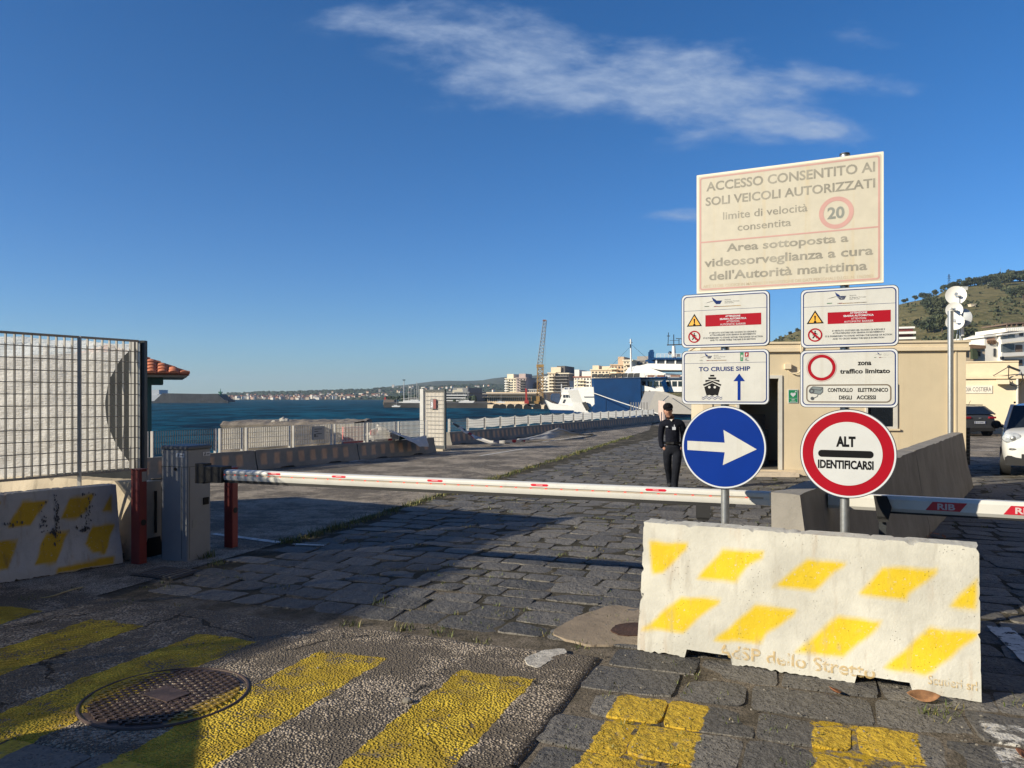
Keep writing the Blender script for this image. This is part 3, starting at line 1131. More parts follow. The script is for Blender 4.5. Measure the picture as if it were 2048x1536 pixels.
for j in range(13):
    z = ZB + (ZT - ZB) * j / 12
    r_ = .012 if j in (0, 12) else .0045
    wires.bar(fpt(0, z, .02), fpt(flen, z, .02), r_ * 2)
wires.build('horizontal_rods', FENCE_GREY, fence)
for k in (.02, flen - 0.66):
    pm_ = MB(); pm_.bar(fpt(k, 0, .03), fpt(k, ZT + .01, .03), .035, .02); pm_.build('post', pmat('pale_post_steel', (.42, .41, .38), .5, .2), fence)
pm_ = MB(); pm_.bar(fpt(flen + .07, 0, 0), fpt(flen + .07, ZT + .01, 0), .07, .07); pm_.build('post', DARKSTEEL, fence)
pm_ = MB(); pm_.bar(fpt(flen + .015, .3, .02), fpt(flen + .015, ZT, .02), .02, .02); pm_.build('post', STEEL, fence)

# the netting: one sheet tied behind the bars, its far edge hanging in a curve
def net_sheet(name, k0, k1, edge, label, zb=ZB + .015, zt=ZT - .02, nu=70, nv=36, round_start=False, off=-.05):
    vs, fs = [], []
    for j in range(nv + 1):
        v = j / nv
        z = zb + (zt - zb) * v
        kk1 = k1 - edge(v)
        for i in range(nu + 1):
            u = i / nu
            k = k0 + (kk1 - k0) * u
            zz = z
            if round_start:
                w = min(1, u / .22)
                zz = zb + (zt - zb) * v * math.sin(w * math.pi / 2) ** .6
            o_ = off - .020 * (1 + mnoise.noise(Vector((k * 2.2, zz * 2.2, 1)))) - .010 * mnoise.noise(Vector((k * 7, zz * 7, 5)))
            o_ -= .012 * abs(math.sin(zz * 14 + mnoise.noise(Vector((k * 1.5, 0, 0))) * 2))
            zs = zz - (.02 * abs(math.sin(k * 5.2)) * v if v > .9 else 0)
            vs.append(fpt(k, zs, o_))
    for j in range(nv):
        for i in range(nu):
            a = j * (nu + 1) + i
            fs.append((a, a + 1, a + nu + 2, a + nu + 1))
    mb = MB(); mb.add(vs, fs)
    o = mb.build(name, M_NET, smooth=True)
    o.location = FE_0
    return tag(o, label, 'netting')
net_sheet('white_netting', .0, flen - .02, lambda v: .30 * math.sin(max(0, min(1, (v - .04) / .92)) * math.pi) ** .8, 'white debris netting tied behind the tall grating fence, its edge torn in a curve')
# return run of the fence at its far end, hung with dark shade cloth
rd0, rdv = FE_R + Vector((-.02, .10, 0)), Vector((-.882, .471, 0))
f3 = thing('mesh_fence', 'dark cloth covered fence run turning away behind the white netting', 'fence', rd0, math.atan2(rdv.y, rdv.x))
b2 = MB(); b2.bbox((0, -.01, .05), (4.9, .01, ZT - .10))
b2.build('shade_cloth', pmat('dark_shade_cloth', (.030, .032, .034), .95, var=.2, spec=.05), f3)
for k in (0.03, 1.7, 3.3, 4.85):
    b2 = MB(); b2.bar((k, .04, 0), (k, .04, ZT), .05); b2.build('post', FENCE_GREY, f3)
# the same fence carried on beside the photographer
run = [FE_0, Vector((-5.50, 5.4, 0)), Vector((-6.42, 3.33, 0)), Vector((-7.55, 1.50, 0))]
for i in range(3):
    p1, p0 = run[i], run[i + 1]
    d_ = p1 - p0
    L_ = d_.length - .04
    f2 = thing('mesh_fence', ('grating fence panel joining the tall visible run', 'middle grating fence panel beside the photographer', 'last grating fence panel beside the photographer')[i], 'fence', p0, math.atan2(d_.y, d_.x))
    b2 = MB()
    for k in range(int(L_ / .078) + 1): b2.box((k * .078, 0, (ZB + ZT) / 2), (.006, .030, ZT - ZB))
    b2.build('vertical_bars', FENCE_GREY, f2)
    b2 = MB()
    for j in range(13): b2.bar((0, -.02, ZB + (ZT - ZB) * j / 12), (L_, -.02, ZB + (ZT - ZB) * j / 12), .009)
    b2.build('horizontal_rods', FENCE_GREY, f2)
    b2 = MB(); b2.bar((0, 0, 0), (0, 0, ZT), .05); b2.build('post', FENCE_GREY, f2)
    nb_ = MB()
    nv_, nu_ = 12, 30
    nb_.add([(L_ * u / nu_, .05 + .03 * mnoise.noise(Vector((u * .5, v * .5, i))), ZB - .0 + (ZT - .03 - ZB) * v / nv_) for v in range(nv_ + 1) for u in range(nu_ + 1)],
            [(v * (nu_ + 1) + u, v * (nu_ + 1) + u + 1, (v + 1) * (nu_ + 1) + u + 1, (v + 1) * (nu_ + 1) + u) for v in range(nv_) for u in range(nu_)])
    o = nb_.build('white_netting', M_NET, smooth=True); o.location = p0; o.rotation_euler = f2.rotation_euler
    tag(o, ('white netting on the fence panel joining the tall visible run', 'white netting on the middle panel beside the photographer', 'white netting on the last panel beside the photographer')[i], 'netting')
    jersey('concrete_barrier', M_BARE, (p0 + p1) / 2 + Vector((-d_.y, d_.x, 0)).normalized() * .05, math.atan2(d_.y, d_.x), d_.length - .03, .92, .5, .18,
           ('bare concrete barrier under the fence panel joining the tall visible run', 'bare concrete barrier under the middle panel beside the photographer', 'bare concrete barrier under the last panel beside the photographer')[i], nx=20, nz=5, rough=.004, chip=.03, seed=33 + i)
# unseen wheeled bin, added to cast the rounded shadow on the asphalt
wb = thing('shadow_casting_bin', 'unseen grey green wheeled bin added to cast a rounded foreground shadow', 'waste container', (-4.55, 2.45, 0), R(20))
WG = pmat('container_green', (.05, .09, .07), .5)
b2 = MB(); b2.prism([(-.5, -.36, .16), (.5, -.36, .16), (.58, -.36, 1.02), (-.58, -.36, 1.02)], (0, .72, 0)); b2.build('bin', WG, wb)
b2 = MB(); b2.prism([(.6 * math.cos(math.pi * k / 14), -.40, 1.025 + .30 * math.sin(math.pi * k / 14)) for k in range(15)], (0, .80, 0)); b2.build('lid', WG, wb)
for sx in (-.4, .4):
    for sy in (-.28, .28):
        b2 = MB(); b2.tube([(sx, sy - .03, .09), (sx, sy + .03, .09)], .09, 14); b2.build('wheel', RUBBER, wb)

# ------------------------------------------------------------------ boom barrier with cabinet
CAB = G(383, 1111)
CAB.x = -3.46; CAB.y = 8.17
boom = thing('boom_barrier', 'grey boom barrier cabinet with its long white lowered boom across the road', 'boom barrier', CAB, E_ROT)
mb = MB(); mb.bev_box((0, 0, .58), (.35, .34, 1.16), .012); cab = mb.build('cabinet', GREYCAB, boom)
mb = MB(); mb.bev_box((0, 0, 1.18), (.37, .36, .035), .012); mb.build('lid', pmat('lid_grey', (.09, .10, .115), .5, var=.1), boom)
mb = MB()
mb.box((0, -.1715, .98), (.345, .002, .006)); mb.box((.1765, 0, .98), (.002, .33, .004)); mb.box((.10, -.1715, .5), (.004, .002, .95)); mb.box((-.165, -.1715, .5), (.003, .002, .95)); mb.box((.1765, -.14, .5), (.002, .003, .95))
mb.build('door_seam', DARKSTEEL, cab)
mb = MB(); mb.tube([(.02, -.169, .955), (.02, -.178, .955)], .017, 12); mb.build('lock', BLACK, cab)
mb = MB(); mb.box((.180, .09, .60), (.012, .075, .075)); mb.build('key_switch', BLACK, cab)
mb = MB(); mb.box((.177, -.07, .38), (.003, .07, .08)); mb.build('label_plate', pmat('plate_grey', (.25, .26, .26), .5), cab)
for lx, ly, rz_ in ((.085, -.1735, 0), (.1785, .10, R(90))):
    st_ = MB(); st_.box((lx, ly, 1.10), (.11 if not rz_ else .0025, .0025 if not rz_ else .11, .042)); s_o = st_.build('sticker', SIGNEDGE, cab)
    tx = MB()
    if not rz_:
        tx.add([(lx - .04, ly - .002, 1.085), (lx - .022, ly - .002, 1.117), (lx - .012, ly - .002, 1.117), (lx - .016, ly - .002, 1.085)], [(0, 1, 2, 3)])
        tx.add([(lx, ly - .002, 1.092), (lx + .045, ly - .002, 1.092), (lx + .045, ly - .002, 1.104), (lx, ly - .002, 1.104)], [(0, 1, 2, 3)])
    else:
        tx.add([(lx + .002, ly - .04, 1.085), (lx + .002, ly - .022, 1.117), (lx + .002, ly - .012, 1.117), (lx + .002, ly - .016, 1.085)], [(0, 1, 2, 3)])
        tx.add([(lx + .002, ly, 1.092), (lx + .002, ly + .045, 1.092), (lx + .002, ly + .045, 1.104), (lx + .002, ly, 1.104)], [(0, 1, 2, 3)])
    tx.build('sticker_mark', pmat('mark_grey', (.10, .12, .16), .5), s_o)
for lx in (-.15, .11):
    mb = MB(); mb.tube([(lx, -.169, 1.125), (lx, -.176, 1.125)], .009, 10); mb.build('screw', STEEL, cab)

# boom: rounded hollow section with groove, lights, reflectors and rubber edge
def to_loc(v, base): 
    return Matrix.Rotation(-E_ROT, 3, 'Z') @ (Vector(v) - base)
A0 = to_loc(P(452, 948, 7.74), CAB); A1 = to_loc(P(1538, 997, 5.86), CAB)
AY = (A0.y + A1.y) / 2; AZ = .93
ARMW = pmat('boom_white', (.64, .63, .59), .32, var=.04, dirt=.22, dirtcol=(.36, .33, .27))
def arm_profile(h, w, groove=True):
    pts = []
    for k in range(0, 13):
        an = math.pi * k / 12
        pts.append((-math.cos(an) * w / 2, h * .28 + math.sin(an) * h * .22))     # round top
    pts += [(w / 2, -h * .30), (w / 2 * .8, -h * .5), (-w / 2 * .8, -h * .5), (-w / 2, -h * .30)]
    if groove:
        pts += [(-w / 2, -.008), (-w / 2 + .009, -.008), (-w / 2 + .009, .010), (-w / 2, .010)]
    return pts
def arm_part(x0, x1, prof, z, y):
    mb = MB()
    n = len(prof)
    vs = [(x0, y + a, z + b) for a, b in prof] + [(x1, y + a, z + b) for a, b in prof]
    fs = [(i, n + i, n + (i + 1) % n, (i + 1) % n) for i in range(n)] + [tuple(range(n)), tuple(range(2 * n - 1, n - 1, -1))]
    mb.add(vs, fs)
    return mb
x0, x1 = A0.x, A1.x
arm = arm_part(x0, x1, arm_profile(.105, .085), AZ, AY).build('boom_arm', ARMW, boom, smooth=True, angle=40)
mb = MB(); mb.bar((x0 - .0, AY, AZ - .065), (x1 - .25, AY, AZ - .065), .055, .03); mb.build('rubber_edge', RUBBER, arm)
mb = MB(); mb.box((x1 + .006, AY, AZ - .002), (.012, .09, .10)); mb.build('end_cap', WHITE, arm)
mb = MB(); mb.box((x0 - .12, AY, AZ), (.30, .15, .16)); mb.box((x0 - .28, AY + .02, AZ), (.12, .10, .20)); mb.build('boom_bracket', RUBBER, boom)
LED = bpy.data.materials.new('boom_light_red'); LED.use_nodes = True
_p = LED.node_tree.nodes['Principled BSDF']; _p.inputs['Base Color'].default_value = (.6, .05, .04, 1); _p.inputs['Emission Color'].default_value = (1, .12, .08, 1); _p.inputs['Emission Strength'].default_value = .5
mb = MB(); mb.box((0, 0, 0), (.02, .003, .008)); led_me = None
k = x0 + .03
first = None
while k < x1 - .05:
    if first is None:
        first = mb.build('signal_light', LED, arm); first.location = (k, AY - .0425 + .0085, AZ + .001)
    else:
        dup(first, loc=(k, AY - .0425 + .0085, AZ + .001), parent=arm)
    k += .135
GROOVE = pmat('groove_tape', (.45, .38, .30), .4, var=.1)
mb = MB(); mb.box(((x0 + x1) / 2, AY - .0425 + .0083, AZ + .001), (x1 - x0 - .08, .0012, .014)); mb.build('light_strip', GROOVE, arm)
def refl(k0, k1):
    mb = MB()
    h, w = .105, .085
    rows = []
    for a in (math.radians(8), math.radians(24), math.radians(40)):
        rows.append((-(math.cos(a)) * (w / 2 + .0012), h * .28 + math.sin(a) * (h * .22 + .0012)))
    rows = [(-w / 2 - .0012, .020)] + rows[:2]
    vs = []
    for (yy, zz), inset in zip(rows, (.012, .0, .014)):
        vs += [(k0 + inset, AY + yy, AZ + zz), (k1 - inset, AY + yy, AZ + zz)]
    mb.add(vs, [(0, 1, 3, 2), (2, 3, 5, 4)])
    r_ = mb.build('reflector', pmat('reflector_red', (.62, .015, .035), .3, var=.1), arm)
    t2 = MB()
    add_text(t2, 'SICUR', lambda a, z: Vector((a, AY - w / 2 - .003, AZ + z)), k0 + .10, k1 - .10, .0225, .0335, .01) if False else t2.add([(k0 + .11, AY - w / 2 - .0035, AZ + .027), (k1 - .11, AY - w / 2 - .0035, AZ + .027), (k1 - .11, AY - w / 2 - .003, AZ + .035), (k0 + .11, AY - w / 2 - .003, AZ + .035)], [(0, 1, 2, 3)])
    t2.build('reflector_mark', pmat('reflector_pink', (.75, .35, .36), .4), r_)
def arm_x(px, lo=None):
    # local x on the arm seen in photo column px
    r_ = (px - 1024) / F
    q = Matrix.Rotation(E_ROT, 3, 'Z')
    a = q @ Vector((0, AY, 0)) + CAB; b = q @ Vector((1, AY, 0)) + CAB
    return (r_ * a.y - a.x) / ((b.x - a.x) - r_ * (b.y - a.y))
for a_, b_ in ((540, 567), (668, 697), (858, 890), (1064, 1100), (1292, 1335)):
    refl(arm_x(a_), arm_x(b_))
# rest fork under the tip
rx_ = arm_x(1408)
rest = thing('boom_rest_post', 'thin dark rest post with a black fork under the tip of the long boom', 'rest post', CAB + Matrix.Rotation(E_ROT, 3, 'Z') @ Vector((rx_, AY, 0)), E_ROT)
mb = MB(); mb.bar((0, 0, 0), (0, 0, .74), .022); mb.build('pole', DARKSTEEL, rest)
mb = MB(); mb.prism([(-.055, -.06, .86), (.055, -.06, .86), (.055, -.06, .76), (.035, -.06, .735), (-.035, -.06, .735), (-.055, -.06, .76)], (0, .012, 0)); mb.box((0, 0, .755), (.09, .12, .015)); mb.build('fork', RUBBER, rest)

# red photocell posts
def red_post(x, y, hgt, label):
    t = thing('photocell_post', label, 'post', G(x, y), E_ROT, 'red photocell posts')
    mb = MB(); mb.bev_box((0, .05, hgt / 2), (.12, .10, hgt), .008); mb.build('post', REDPOST, t)
    mb = MB(); mb.tube([(.055, .05, .42), (.066, .05, .42)], .032, 14); mb.build('photocell', RUBBER, t)
    if hgt > .95:
        mb = MB(); mb.box((.0615, .06, hgt - .07), (.004, .06, .10)); mb.build('reflector', pmat('cell_window', (.35, .34, .34), .3), t)
    mb = MB(); mb.box((0, .05, hgt + .004), (.13, .11, .008)); mb.build('cap', REDPOST, t)
    return t
red_post(270, 1128, .96, 'red square post with a round photocell, between the painted barrier and the grey cabinet')
red_post(456, 1095, .90, 'red square post with a round photocell, beyond the cabinet under the boom bracket')
# ------------------------------------------------------------------ sign group on two poles
SP1, SP2 = Vector((1.552, 5.60, 0)), Vector((2.268, 5.242, 0))
SU = (SP2 - SP1).normalized()
S_RZ = math.atan2(SU.y, SU.x)


def sk(x):
    r = (x - 1024) / F
    return (r * SP1.y - SP1.x) / (SU.x - r * SU.y)


def sz(y, x):
    d = SP1.y + SU.y * sk(x)
    return H0 - (y - HZ) * d / F


class Sign:
    """a flat sign in the plane of the poles; coordinates are photo points turned into metres along the plane"""
    def __init__(self, name, label, xc, yc, off=-.05, cat='sign', group=None):
        self.k0, self.z0 = sk(xc), sz(yc, xc)
        n = Vector((SU.y, -SU.x, 0))
        loc = SP1 + SU * self.k0 + n * (-off) + Vector((0, 0, self.z0))
        self.root = thing(name, label, cat, loc, S_RZ, group)
        self.y = 0.0

    def q(self, x, y):
        return sk(x) - self.k0, sz(y, x) - self.z0

    def poly(self, mb, pts, layer):
        mb.add([(a, -.001 * layer, b) for a, b in pts], [tuple(range(len(pts)))])

    def text(self, mb, s, x0, x1, y0, y1, layer=2, bold=.02):
        xm = (x0 + x1) / 2
        a0, a1 = sk(x0) - self.k0, sk(x1) - self.k0
        b1, b0 = sz(y0, xm) - self.z0, sz(y1, xm) - self.z0
        add_text(mb, s, lambda a, b: Vector((a, -.001 * layer, b)), a0, a1, b0, b1, bold)


def rrect(x0, x1, z0, z1, r, n=6):
    pts = []
    for cx, cz, a0 in ((x1 - r, z0 + r, -90), (x1 - r, z1 - r, 0), (x0 + r, z1 - r, 90), (x0 + r, z0 + r, 180)):
        for k in range(n + 1):
            an = R(a0 + 90 * k / n)
            pts.append((cx + r * math.cos(an), cz + r * math.sin(an)))
    return pts


def ring(mb, outer, inner, layer):
    n = len(outer)
    vs = [(a, -.001 * layer, b) for a, b in outer] + [(a, -.001 * layer, b) for a, b in inner]
    mb.add(vs, [(i, (i + 1) % n, n + (i + 1) % n, n + i) for i in range(n)])


def circ(cx, cz, r, n=64):
    return [(cx + r * math.cos(2 * math.pi * k / n), cz + r * math.sin(2 * math.pi * k / n)) for k in range(n)]


def slab(mb, outline, y0, y1):
    n = len(outline)
    vs = [(a, y0, b) for a, b in outline] + [(a, y1, b) for a, b in outline]
    mb.add(vs, [tuple(range(n)), tuple(range(2 * n - 1, n - 1, -1))] + [((i + 1) % n, i, n + i, n + (i + 1) % n) for i in range(n)])


def cA(x, y): return (1340 + .23438 * x, 300 + .23438 * y)
def cB(x, y): return (1340 + .23438 * x, 570 + .23438 * y)
def c8(x, y): return (1300 + .25391 * x, 780 + .25391 * y)

# poles
for sp, top, lab in ((SP1, 3.3, 'grey steel pole carrying the round blue arrow sign'), (SP2, 3.35, 'grey steel pole carrying the round red and white ALT sign')):
    t = thing('sign_pole', lab, 'pole', sp, S_RZ, 'the two poles of the sign group')
    mb = MB(); mb.tube([(0, 0, -.02), (0, 0, top)], .030, 20, caps=True); mb.build('pole', STEEL, t, smooth=True, angle=50)
    mb = MB(); mb.tube([(0, 0, top), (0, 0, top + .012)], .033, 20); mb.build('cap', DARKSTEEL, t)
    mb = MB()
    for z in (1.15, 1.45, 1.75, 2.0, 2.15, 2.4):
        mb.box((0, -.02, z), (.09, .05, .025))
    mb.build('clamp', STEEL, t)

# big faded sign
s = Sign('faded_sign', 'large faded cream sign about authorised vehicles, topmost above the two poles', 1582, 450, off=-.055)
TL, TR, BR, BL = s.q(1398.6, 350), s.q(1770, 312), s.q(1765, 571), s.q(1395, 586)
X0, X1, Z1, Z0 = (TL[0] + BL[0]) / 2, (TR[0] + BR[0]) / 2, (TL[1] + TR[1]) / 2, (BL[1] + BR[1]) / 2
mb = MB(); slab(mb, rrect(X0, X1, Z0, Z1, .004, 2), 0, .025); s.panel = mb.build('panel', pmat('sign_rim_cream', (.72, .66, .55), .5, var=.04), s.root)
mb = MB(); s.poly(mb, rrect(X0 + .014, X1 - .014, Z0 + .014, Z1 - .014, .01), 1); mb.build('sign_face', CREAM, s.panel)
mb = MB()
ring(mb, rrect(X0 + .022, X1 - .022, Z0 + .022, Z1 - .022, .02), rrect(X0 + .033, X1 - .033, Z0 + .033, Z1 - .033, .012), 2)
zd = s.q(1580, 472.5)[1]
s.poly(mb, [(X0 + .033, zd - .005), (X1 - .033, zd - .005), (X1 - .033, zd + .005), (X0 + .033, zd + .005)], 2)
cx, cz = s.q(1673.6, 428.9)
ring(mb, circ(cx, cz, .109), circ(cx, cz, .080), 2)
mb.build('border', FADEPINK, s.panel)
for str_, x0, x1, y0, y1, bo in (('ACCESSO CONSENTITO AI', 1416, 1750.5, 348, 367.3, .022), ('SOLI VEICOLI AUTORIZZATI', 1414.5, 1750.7, 379.5, 397.5, .022), ('limite di velocità', 1449, 1616.6, 419, 434.5, .008),
                                 ('consentita', 1478, 1584, 446, 460, .008), ('Area sottoposta a', 1456, 1697.5, 480, 501.5, .022), ('videosorveglianza a cura', 1412, 1746.7, 507, 530, .022), ("dell'Autorità marittima", 1421.6, 1735, 534, 553, .022)):
    mb = MB(); s.text(mb, str_, x0, x1, y0, y1, 2, bo); mb.build('lettering', FADEGREY, s.panel)
mb = MB(); s.text(mb, '20', 1656, 1690, 417, 441, 2, .03); mb.build('speed_number', pmat('faded_dark_print', (.20, .21, .19), .6, var=.2), s.panel)
mb = MB(); s.text(mb, 'ART. 13 DEL CODICE IN MATERIA DI PROTEZIONE DEI DATI PERSONALI D.LGS. N. 196/2003', 1410, 1746.7, 561.5, 567.5, 2, .01); mb.build('small_print', pmat('faded_tan_print', (.46, .38, .28), .6, var=.2), s.panel)

GREYTXT = pmat('dark_grey_print', (.06, .065, .075), .5)
def logo(s, par, x0, x1, y0, y1, cf, tx0, tx1, ty0, ty1, ly):
    """the port authority's emblem: a blue boat shape with three small lines of writing"""
    def U(a, b):
        x, y = cf(x0 + (x1 - x0) * a, y0 + (y1 - y0) * b)
        return s.q(x, y)
    mb = MB()
    s.poly(mb, [U(.35, .50), U(1, .47), U(.86, .98), U(.58, 1.0)], 2)
    s.poly(mb, [U(.26, .0), U(.55, .38), U(.62, .55), U(.36, .49)], 3)
    mb.build('emblem_boat', BLUEP, par)
    mb = MB(); s.poly(mb, [U(-.25, .88), U(-.02, .72), U(.34, .55), U(.36, .60), U(.05, .78)], 2)
    tl = (ty1 - ty0) / 3.0
    for i, w in enumerate(('Autorità', 'di Sistema Portuale', 'dello Stretto')):
        a, b = cf(tx0, ty0 + i * tl), cf(tx0 + (tx1 - tx0) * (.42, 1, .62)[i], ty0 + i * tl + tl * .75)
        s.text(mb, w, a[0], b[0], a[1], b[1], 2, .02)
    mb.build('emblem_text', GREYTXT, par)
    a, b = cf(x0 - (x1 - x0) * .25, ly), cf(tx1 + 12, ly)
    for f0, f1, m in ((0, .13, GREENP), (.26, .38, REDP), (.38, 1.0, pmat('ochre_print', (.55, .36, .16), .5))):
        mb = MB()
        xa, xb = a[0] + (b[0] - a[0]) * f0, a[0] + (b[0] - a[0]) * f1
        za = s.q(xa, a[1])[1]; zb = s.q(xb, a[1] - .052 * (xb - a[0]))[1]
        p0, p1 = s.q(xa, 0)[0], s.q(xb, 0)[0]
        s.poly(mb, [(p0, za - .003), (p1, za - .003), (p1, za + .003), (p0, za + .003)], 2)
        mb.build('emblem_line', m, par)


def plate(name, label, tl, tr, br, bl, header=None):
    cxp = sum(cB(*p)[0] for p in (tl, tr, br, bl)) / 4; cyp = sum(cB(*p)[1] for p in (tl, tr, br, bl)) / 4
    s = Sign(name, label, cxp, cyp, off=-.06)
    a, b, c, d = (s.q(*cB(*p)) for p in (tl, tr, br, bl))
    s.x0, s.x1, s.z1, s.z0_ = (a[0] + d[0]) / 2, (b[0] + c[0]) / 2, (a[1] + b[1]) / 2, (c[1] + d[1]) / 2
    w = MB(); slab(w, rrect(s.x0, s.x1, s.z0_, s.z1, .035), 0, .03)
    s.panel = w.build('panel', [DARKSTEEL], s.root)
    w = MB(); s.poly(w, rrect(s.x0 + .004, s.x1 - .004, s.z0_ + .004, s.z1 - .004, .033), 1); w.build('white_rim', SIGNEDGE, s.panel)
    w = MB(); s.poly(w, rrect(s.x0 + .016, s.x1 - .016, s.z0_ + .016, s.z1 - .016, .03), 2); w.build('sign_face', SIGNWHITE, s.panel)
    w = MB(); ring(w, rrect(s.x0 + .015, s.x1 - .015, s.z0_ + .015, s.z1 - .015, .03), rrect(s.x0 + .021, s.x1 - .021, s.z0_ + .021, s.z1 - .021, .026), 3)
    if header:
        z = s.q(*cB(*header))[1]
        s.poly(w, [(s.x0 + .021, z - .001), (s.x1 - .021, z - .001), (s.x1 - .021, z + .001), (s.x0 + .021, z + .001)], 3)
    w.build('border', BLUEP, s.panel)
    return s


def shp(s, mb, cf, pts, layer):
    s.poly(mb, [s.q(*cf(*p)) for p in pts], layer)


def warning_plate(name, label, tl, tr, br, bl, hd, lg, tri, red, rows, cir, rows2):
    s = plate(name, label, tl, tr, br, bl, hd)
    logo(s, s.panel, *lg)
    (ax, ay), (bx, by), (cx, cy) = tri
    mb = MB(); shp(s, mb, cB, [(ax, ay), (cx, cy), (bx, by)][::-1], 3); t = mb.build('warning_triangle', BLACK, s.panel)
    gx, gy = (ax + bx + cx) / 3, (ay + by + cy) / 3
    mb = MB(); shp(s, mb, cB, [(gx + (x - gx) * .74, gy + (y - gy) * .74) for x, y in tri][::-1], 4); mb.build('amber_field', YELP, t)
    mb = MB(); h = by - ay
    shp(s, mb, cB, [(ax - 7, gy - .26 * h), (ax + 7, gy - .26 * h), (ax + 4, gy + .10 * h), (ax - 4, gy + .10 * h)][::-1], 5)
    s.poly(mb, circ(*s.q(*cB(ax, gy + .20 * h)), .0085, 12), 5); mb.build('exclamation_mark', BLACK, t)
    x0, x1, y0, y1 = red
    a = s.q(*cB(x0, 0)), s.q(*cB(x1, 0))
    zt, zb = s.q(*cB((x0 + x1) / 2, y0))[1], s.q(*cB((x0 + x1) / 2, y1))[1]
    mb = MB(); s.poly(mb, [(a[0][0], zb), (a[1][0], zb), (a[1][0], zt), (a[0][0], zt)], 3); rp = mb.build('red_field', REDP, s.panel)
    mb = MB()
    for str_, u0, u1, yc, bo in rows:
        p, q_ = cB(u0, yc - 8), cB(u1, yc + 8)
        mb = MB(); s.text(mb, str_, p[0], q_[0], p[1], q_[1], 4, bo); mb.build('lettering', SIGNEDGE, rp)
    cxx, czz = s.q(*cB(cir[0], cir[1])); rr = abs(s.q(*cB(cir[0], cir[1] - cir[2]))[1] - czz)
    mb = MB(); ring(mb, circ(cxx, czz, rr, 40), circ(cxx, czz, rr * .80, 40), 4)
    w = rr * .10
    s.poly(mb, [(cxx - .62 * rr - w, czz + .62 * rr - w), (cxx + .62 * rr - w, czz - .62 * rr - w), (cxx + .62 * rr + w, czz - .62 * rr + w), (cxx - .62 * rr + w, czz + .62 * rr + w)], 4)
    pr = mb.build('prohibition_ring', REDP, s.panel)
    mb = MB(); u = rr
    s.poly(mb, circ(cxx, czz + .52 * u, .11 * u, 12), 3)
    for seg, wd in ((((-.02, .38), (-.06, -.02)), .13), (((-.05, .0), (.10, -.22), (.30, -.50)), .09), (((-.07, .0), (-.14, -.26), (-.34, -.48)), .09), (((.0, .34), (.18, .16), (.36, .10)), .06), (((-.04, .34), (-.24, .14), (-.30, -.06)), .06)):
        for p, q_ in zip(seg[:-1], seg[1:]):
            dx, dz = q_[0] - p[0], q_[1] - p[1]
            ln = math.hypot(dx, dz); nx_, nz_ = -dz / ln * wd, dx / ln * wd
            s.poly(mb, [(cxx + (p[0] + nx_) * u, czz + (p[1] + nz_) * u), (cxx + (p[0] - nx_) * u, czz + (p[1] - nz_) * u), (cxx + (q_[0] - nx_) * u, czz + (q_[1] - nz_) * u), (cxx + (q_[0] + nx_) * u, czz + (q_[1] + nz_) * u)], 3)
    mb.build('walking_figure', BLACK, pr)
    mb = MB()
    for str_, u0, u1, yc in rows2:
        p, q_ = cB(u0, yc - 7), cB(u1, yc + 7)
        mb = MB(); s.text(mb, str_, p[0], q_[0], p[1], q_[1], 3, .025); mb.build('lettering', GREYTXT, s.panel)
    return s


T4 = ('ATTENZIONE', 'SBARRA AUTOMATICA', 'ATTENTION', 'AUTOMATIC BARRIER')
T5 = ("E' VIETATO SOSTARE NEL RAGGIO DI AZIONE E", 'ATTRAVERSARE CON SBARRA IN MOVIMENTO', 'IT IS FORBIDDEN TO STAND WITHIN THE RANGE OF ACTION', 'AND TO CROSS WHILE THE BAR IS IN MOTION')
warning_plate('warning_sign', 'white automatic barrier warning plate with a red panel, above the TO CRUISE SHIP plate',
              (115, 88), (862, 60), (858, 520), (115, 545), (490, 215), (340, 460, 112, 172, cB, 480, 605, 127, 167, 192),
              ((225, 253), (161, 362), (289, 356)), (318, 790, 254, 352), list(zip(T4, (487, 440, 497, 443), (614, 665, 605, 660), (271, 293, 316, 339), (.03, .03, .0, .0))),
              (224, 447, 51), list(zip(T5, (352, 355, 300, 357), (748, 745, 802, 742), (408, 428, 451, 471))))
warning_plate('warning_sign', 'white automatic barrier warning plate with a red panel, above the zona traffico limitato plate',
              (1123, 45), (1955, 12), (1950, 528), (1123, 540), (1538, 180), (1378, 1510, 70, 136, cB, 1535, 1675, 92, 136, 166),
              ((1245, 224), (1174, 340), (1319, 333)), (1351, 1884, 231, 330), list(zip(T4, (1540, 1485, 1550, 1490), (1685, 1740, 1675, 1738), (243, 267, 292, 316), (.03, .03, .0, .0))),
              (1245, 432, 57), list(zip(T5, (1390, 1393, 1330, 1393), (1835, 1830, 1895, 1828), (390, 411, 436, 459))))

# TO CRUISE SHIP plate
s = plate('direction_sign', 'white plate reading TO CRUISE SHIP with a ship symbol and a blue upward arrow', (118, 565), (857, 550), (857, 1023), (118, 1015), (487, 667))
logo(s, s.panel, 290, 375, 585, 632, cB, 388, 485, 598, 636, 648)
mb = MB(); p, q_ = cB(262, 699), cB(697, 737); s.text(mb, 'TO CRUISE SHIP', p[0], q_[0], p[1], q_[1], 3, .025); mb.build('lettering', BLUEP, s.panel)
mb = MB(); shp(s, mb, cB, [(590, 983), (615, 983), (615, 822), (653, 822), (604, 757), (555, 822), (590, 822)], 3); mb.build('arrow', BLUESIGN, s.panel)
mb = MB()
shp(s, mb, cB, [(358, 768), (393, 768), (393, 783), (358, 783)][::-1], 3)
shp(s, mb, cB, [(343, 790), (409, 790), (409, 806), (343, 806)][::-1], 3)
shp(s, mb, cB, [(318, 812), (436, 812), (436, 830), (376, 812), (318, 830)][::-1], 3)
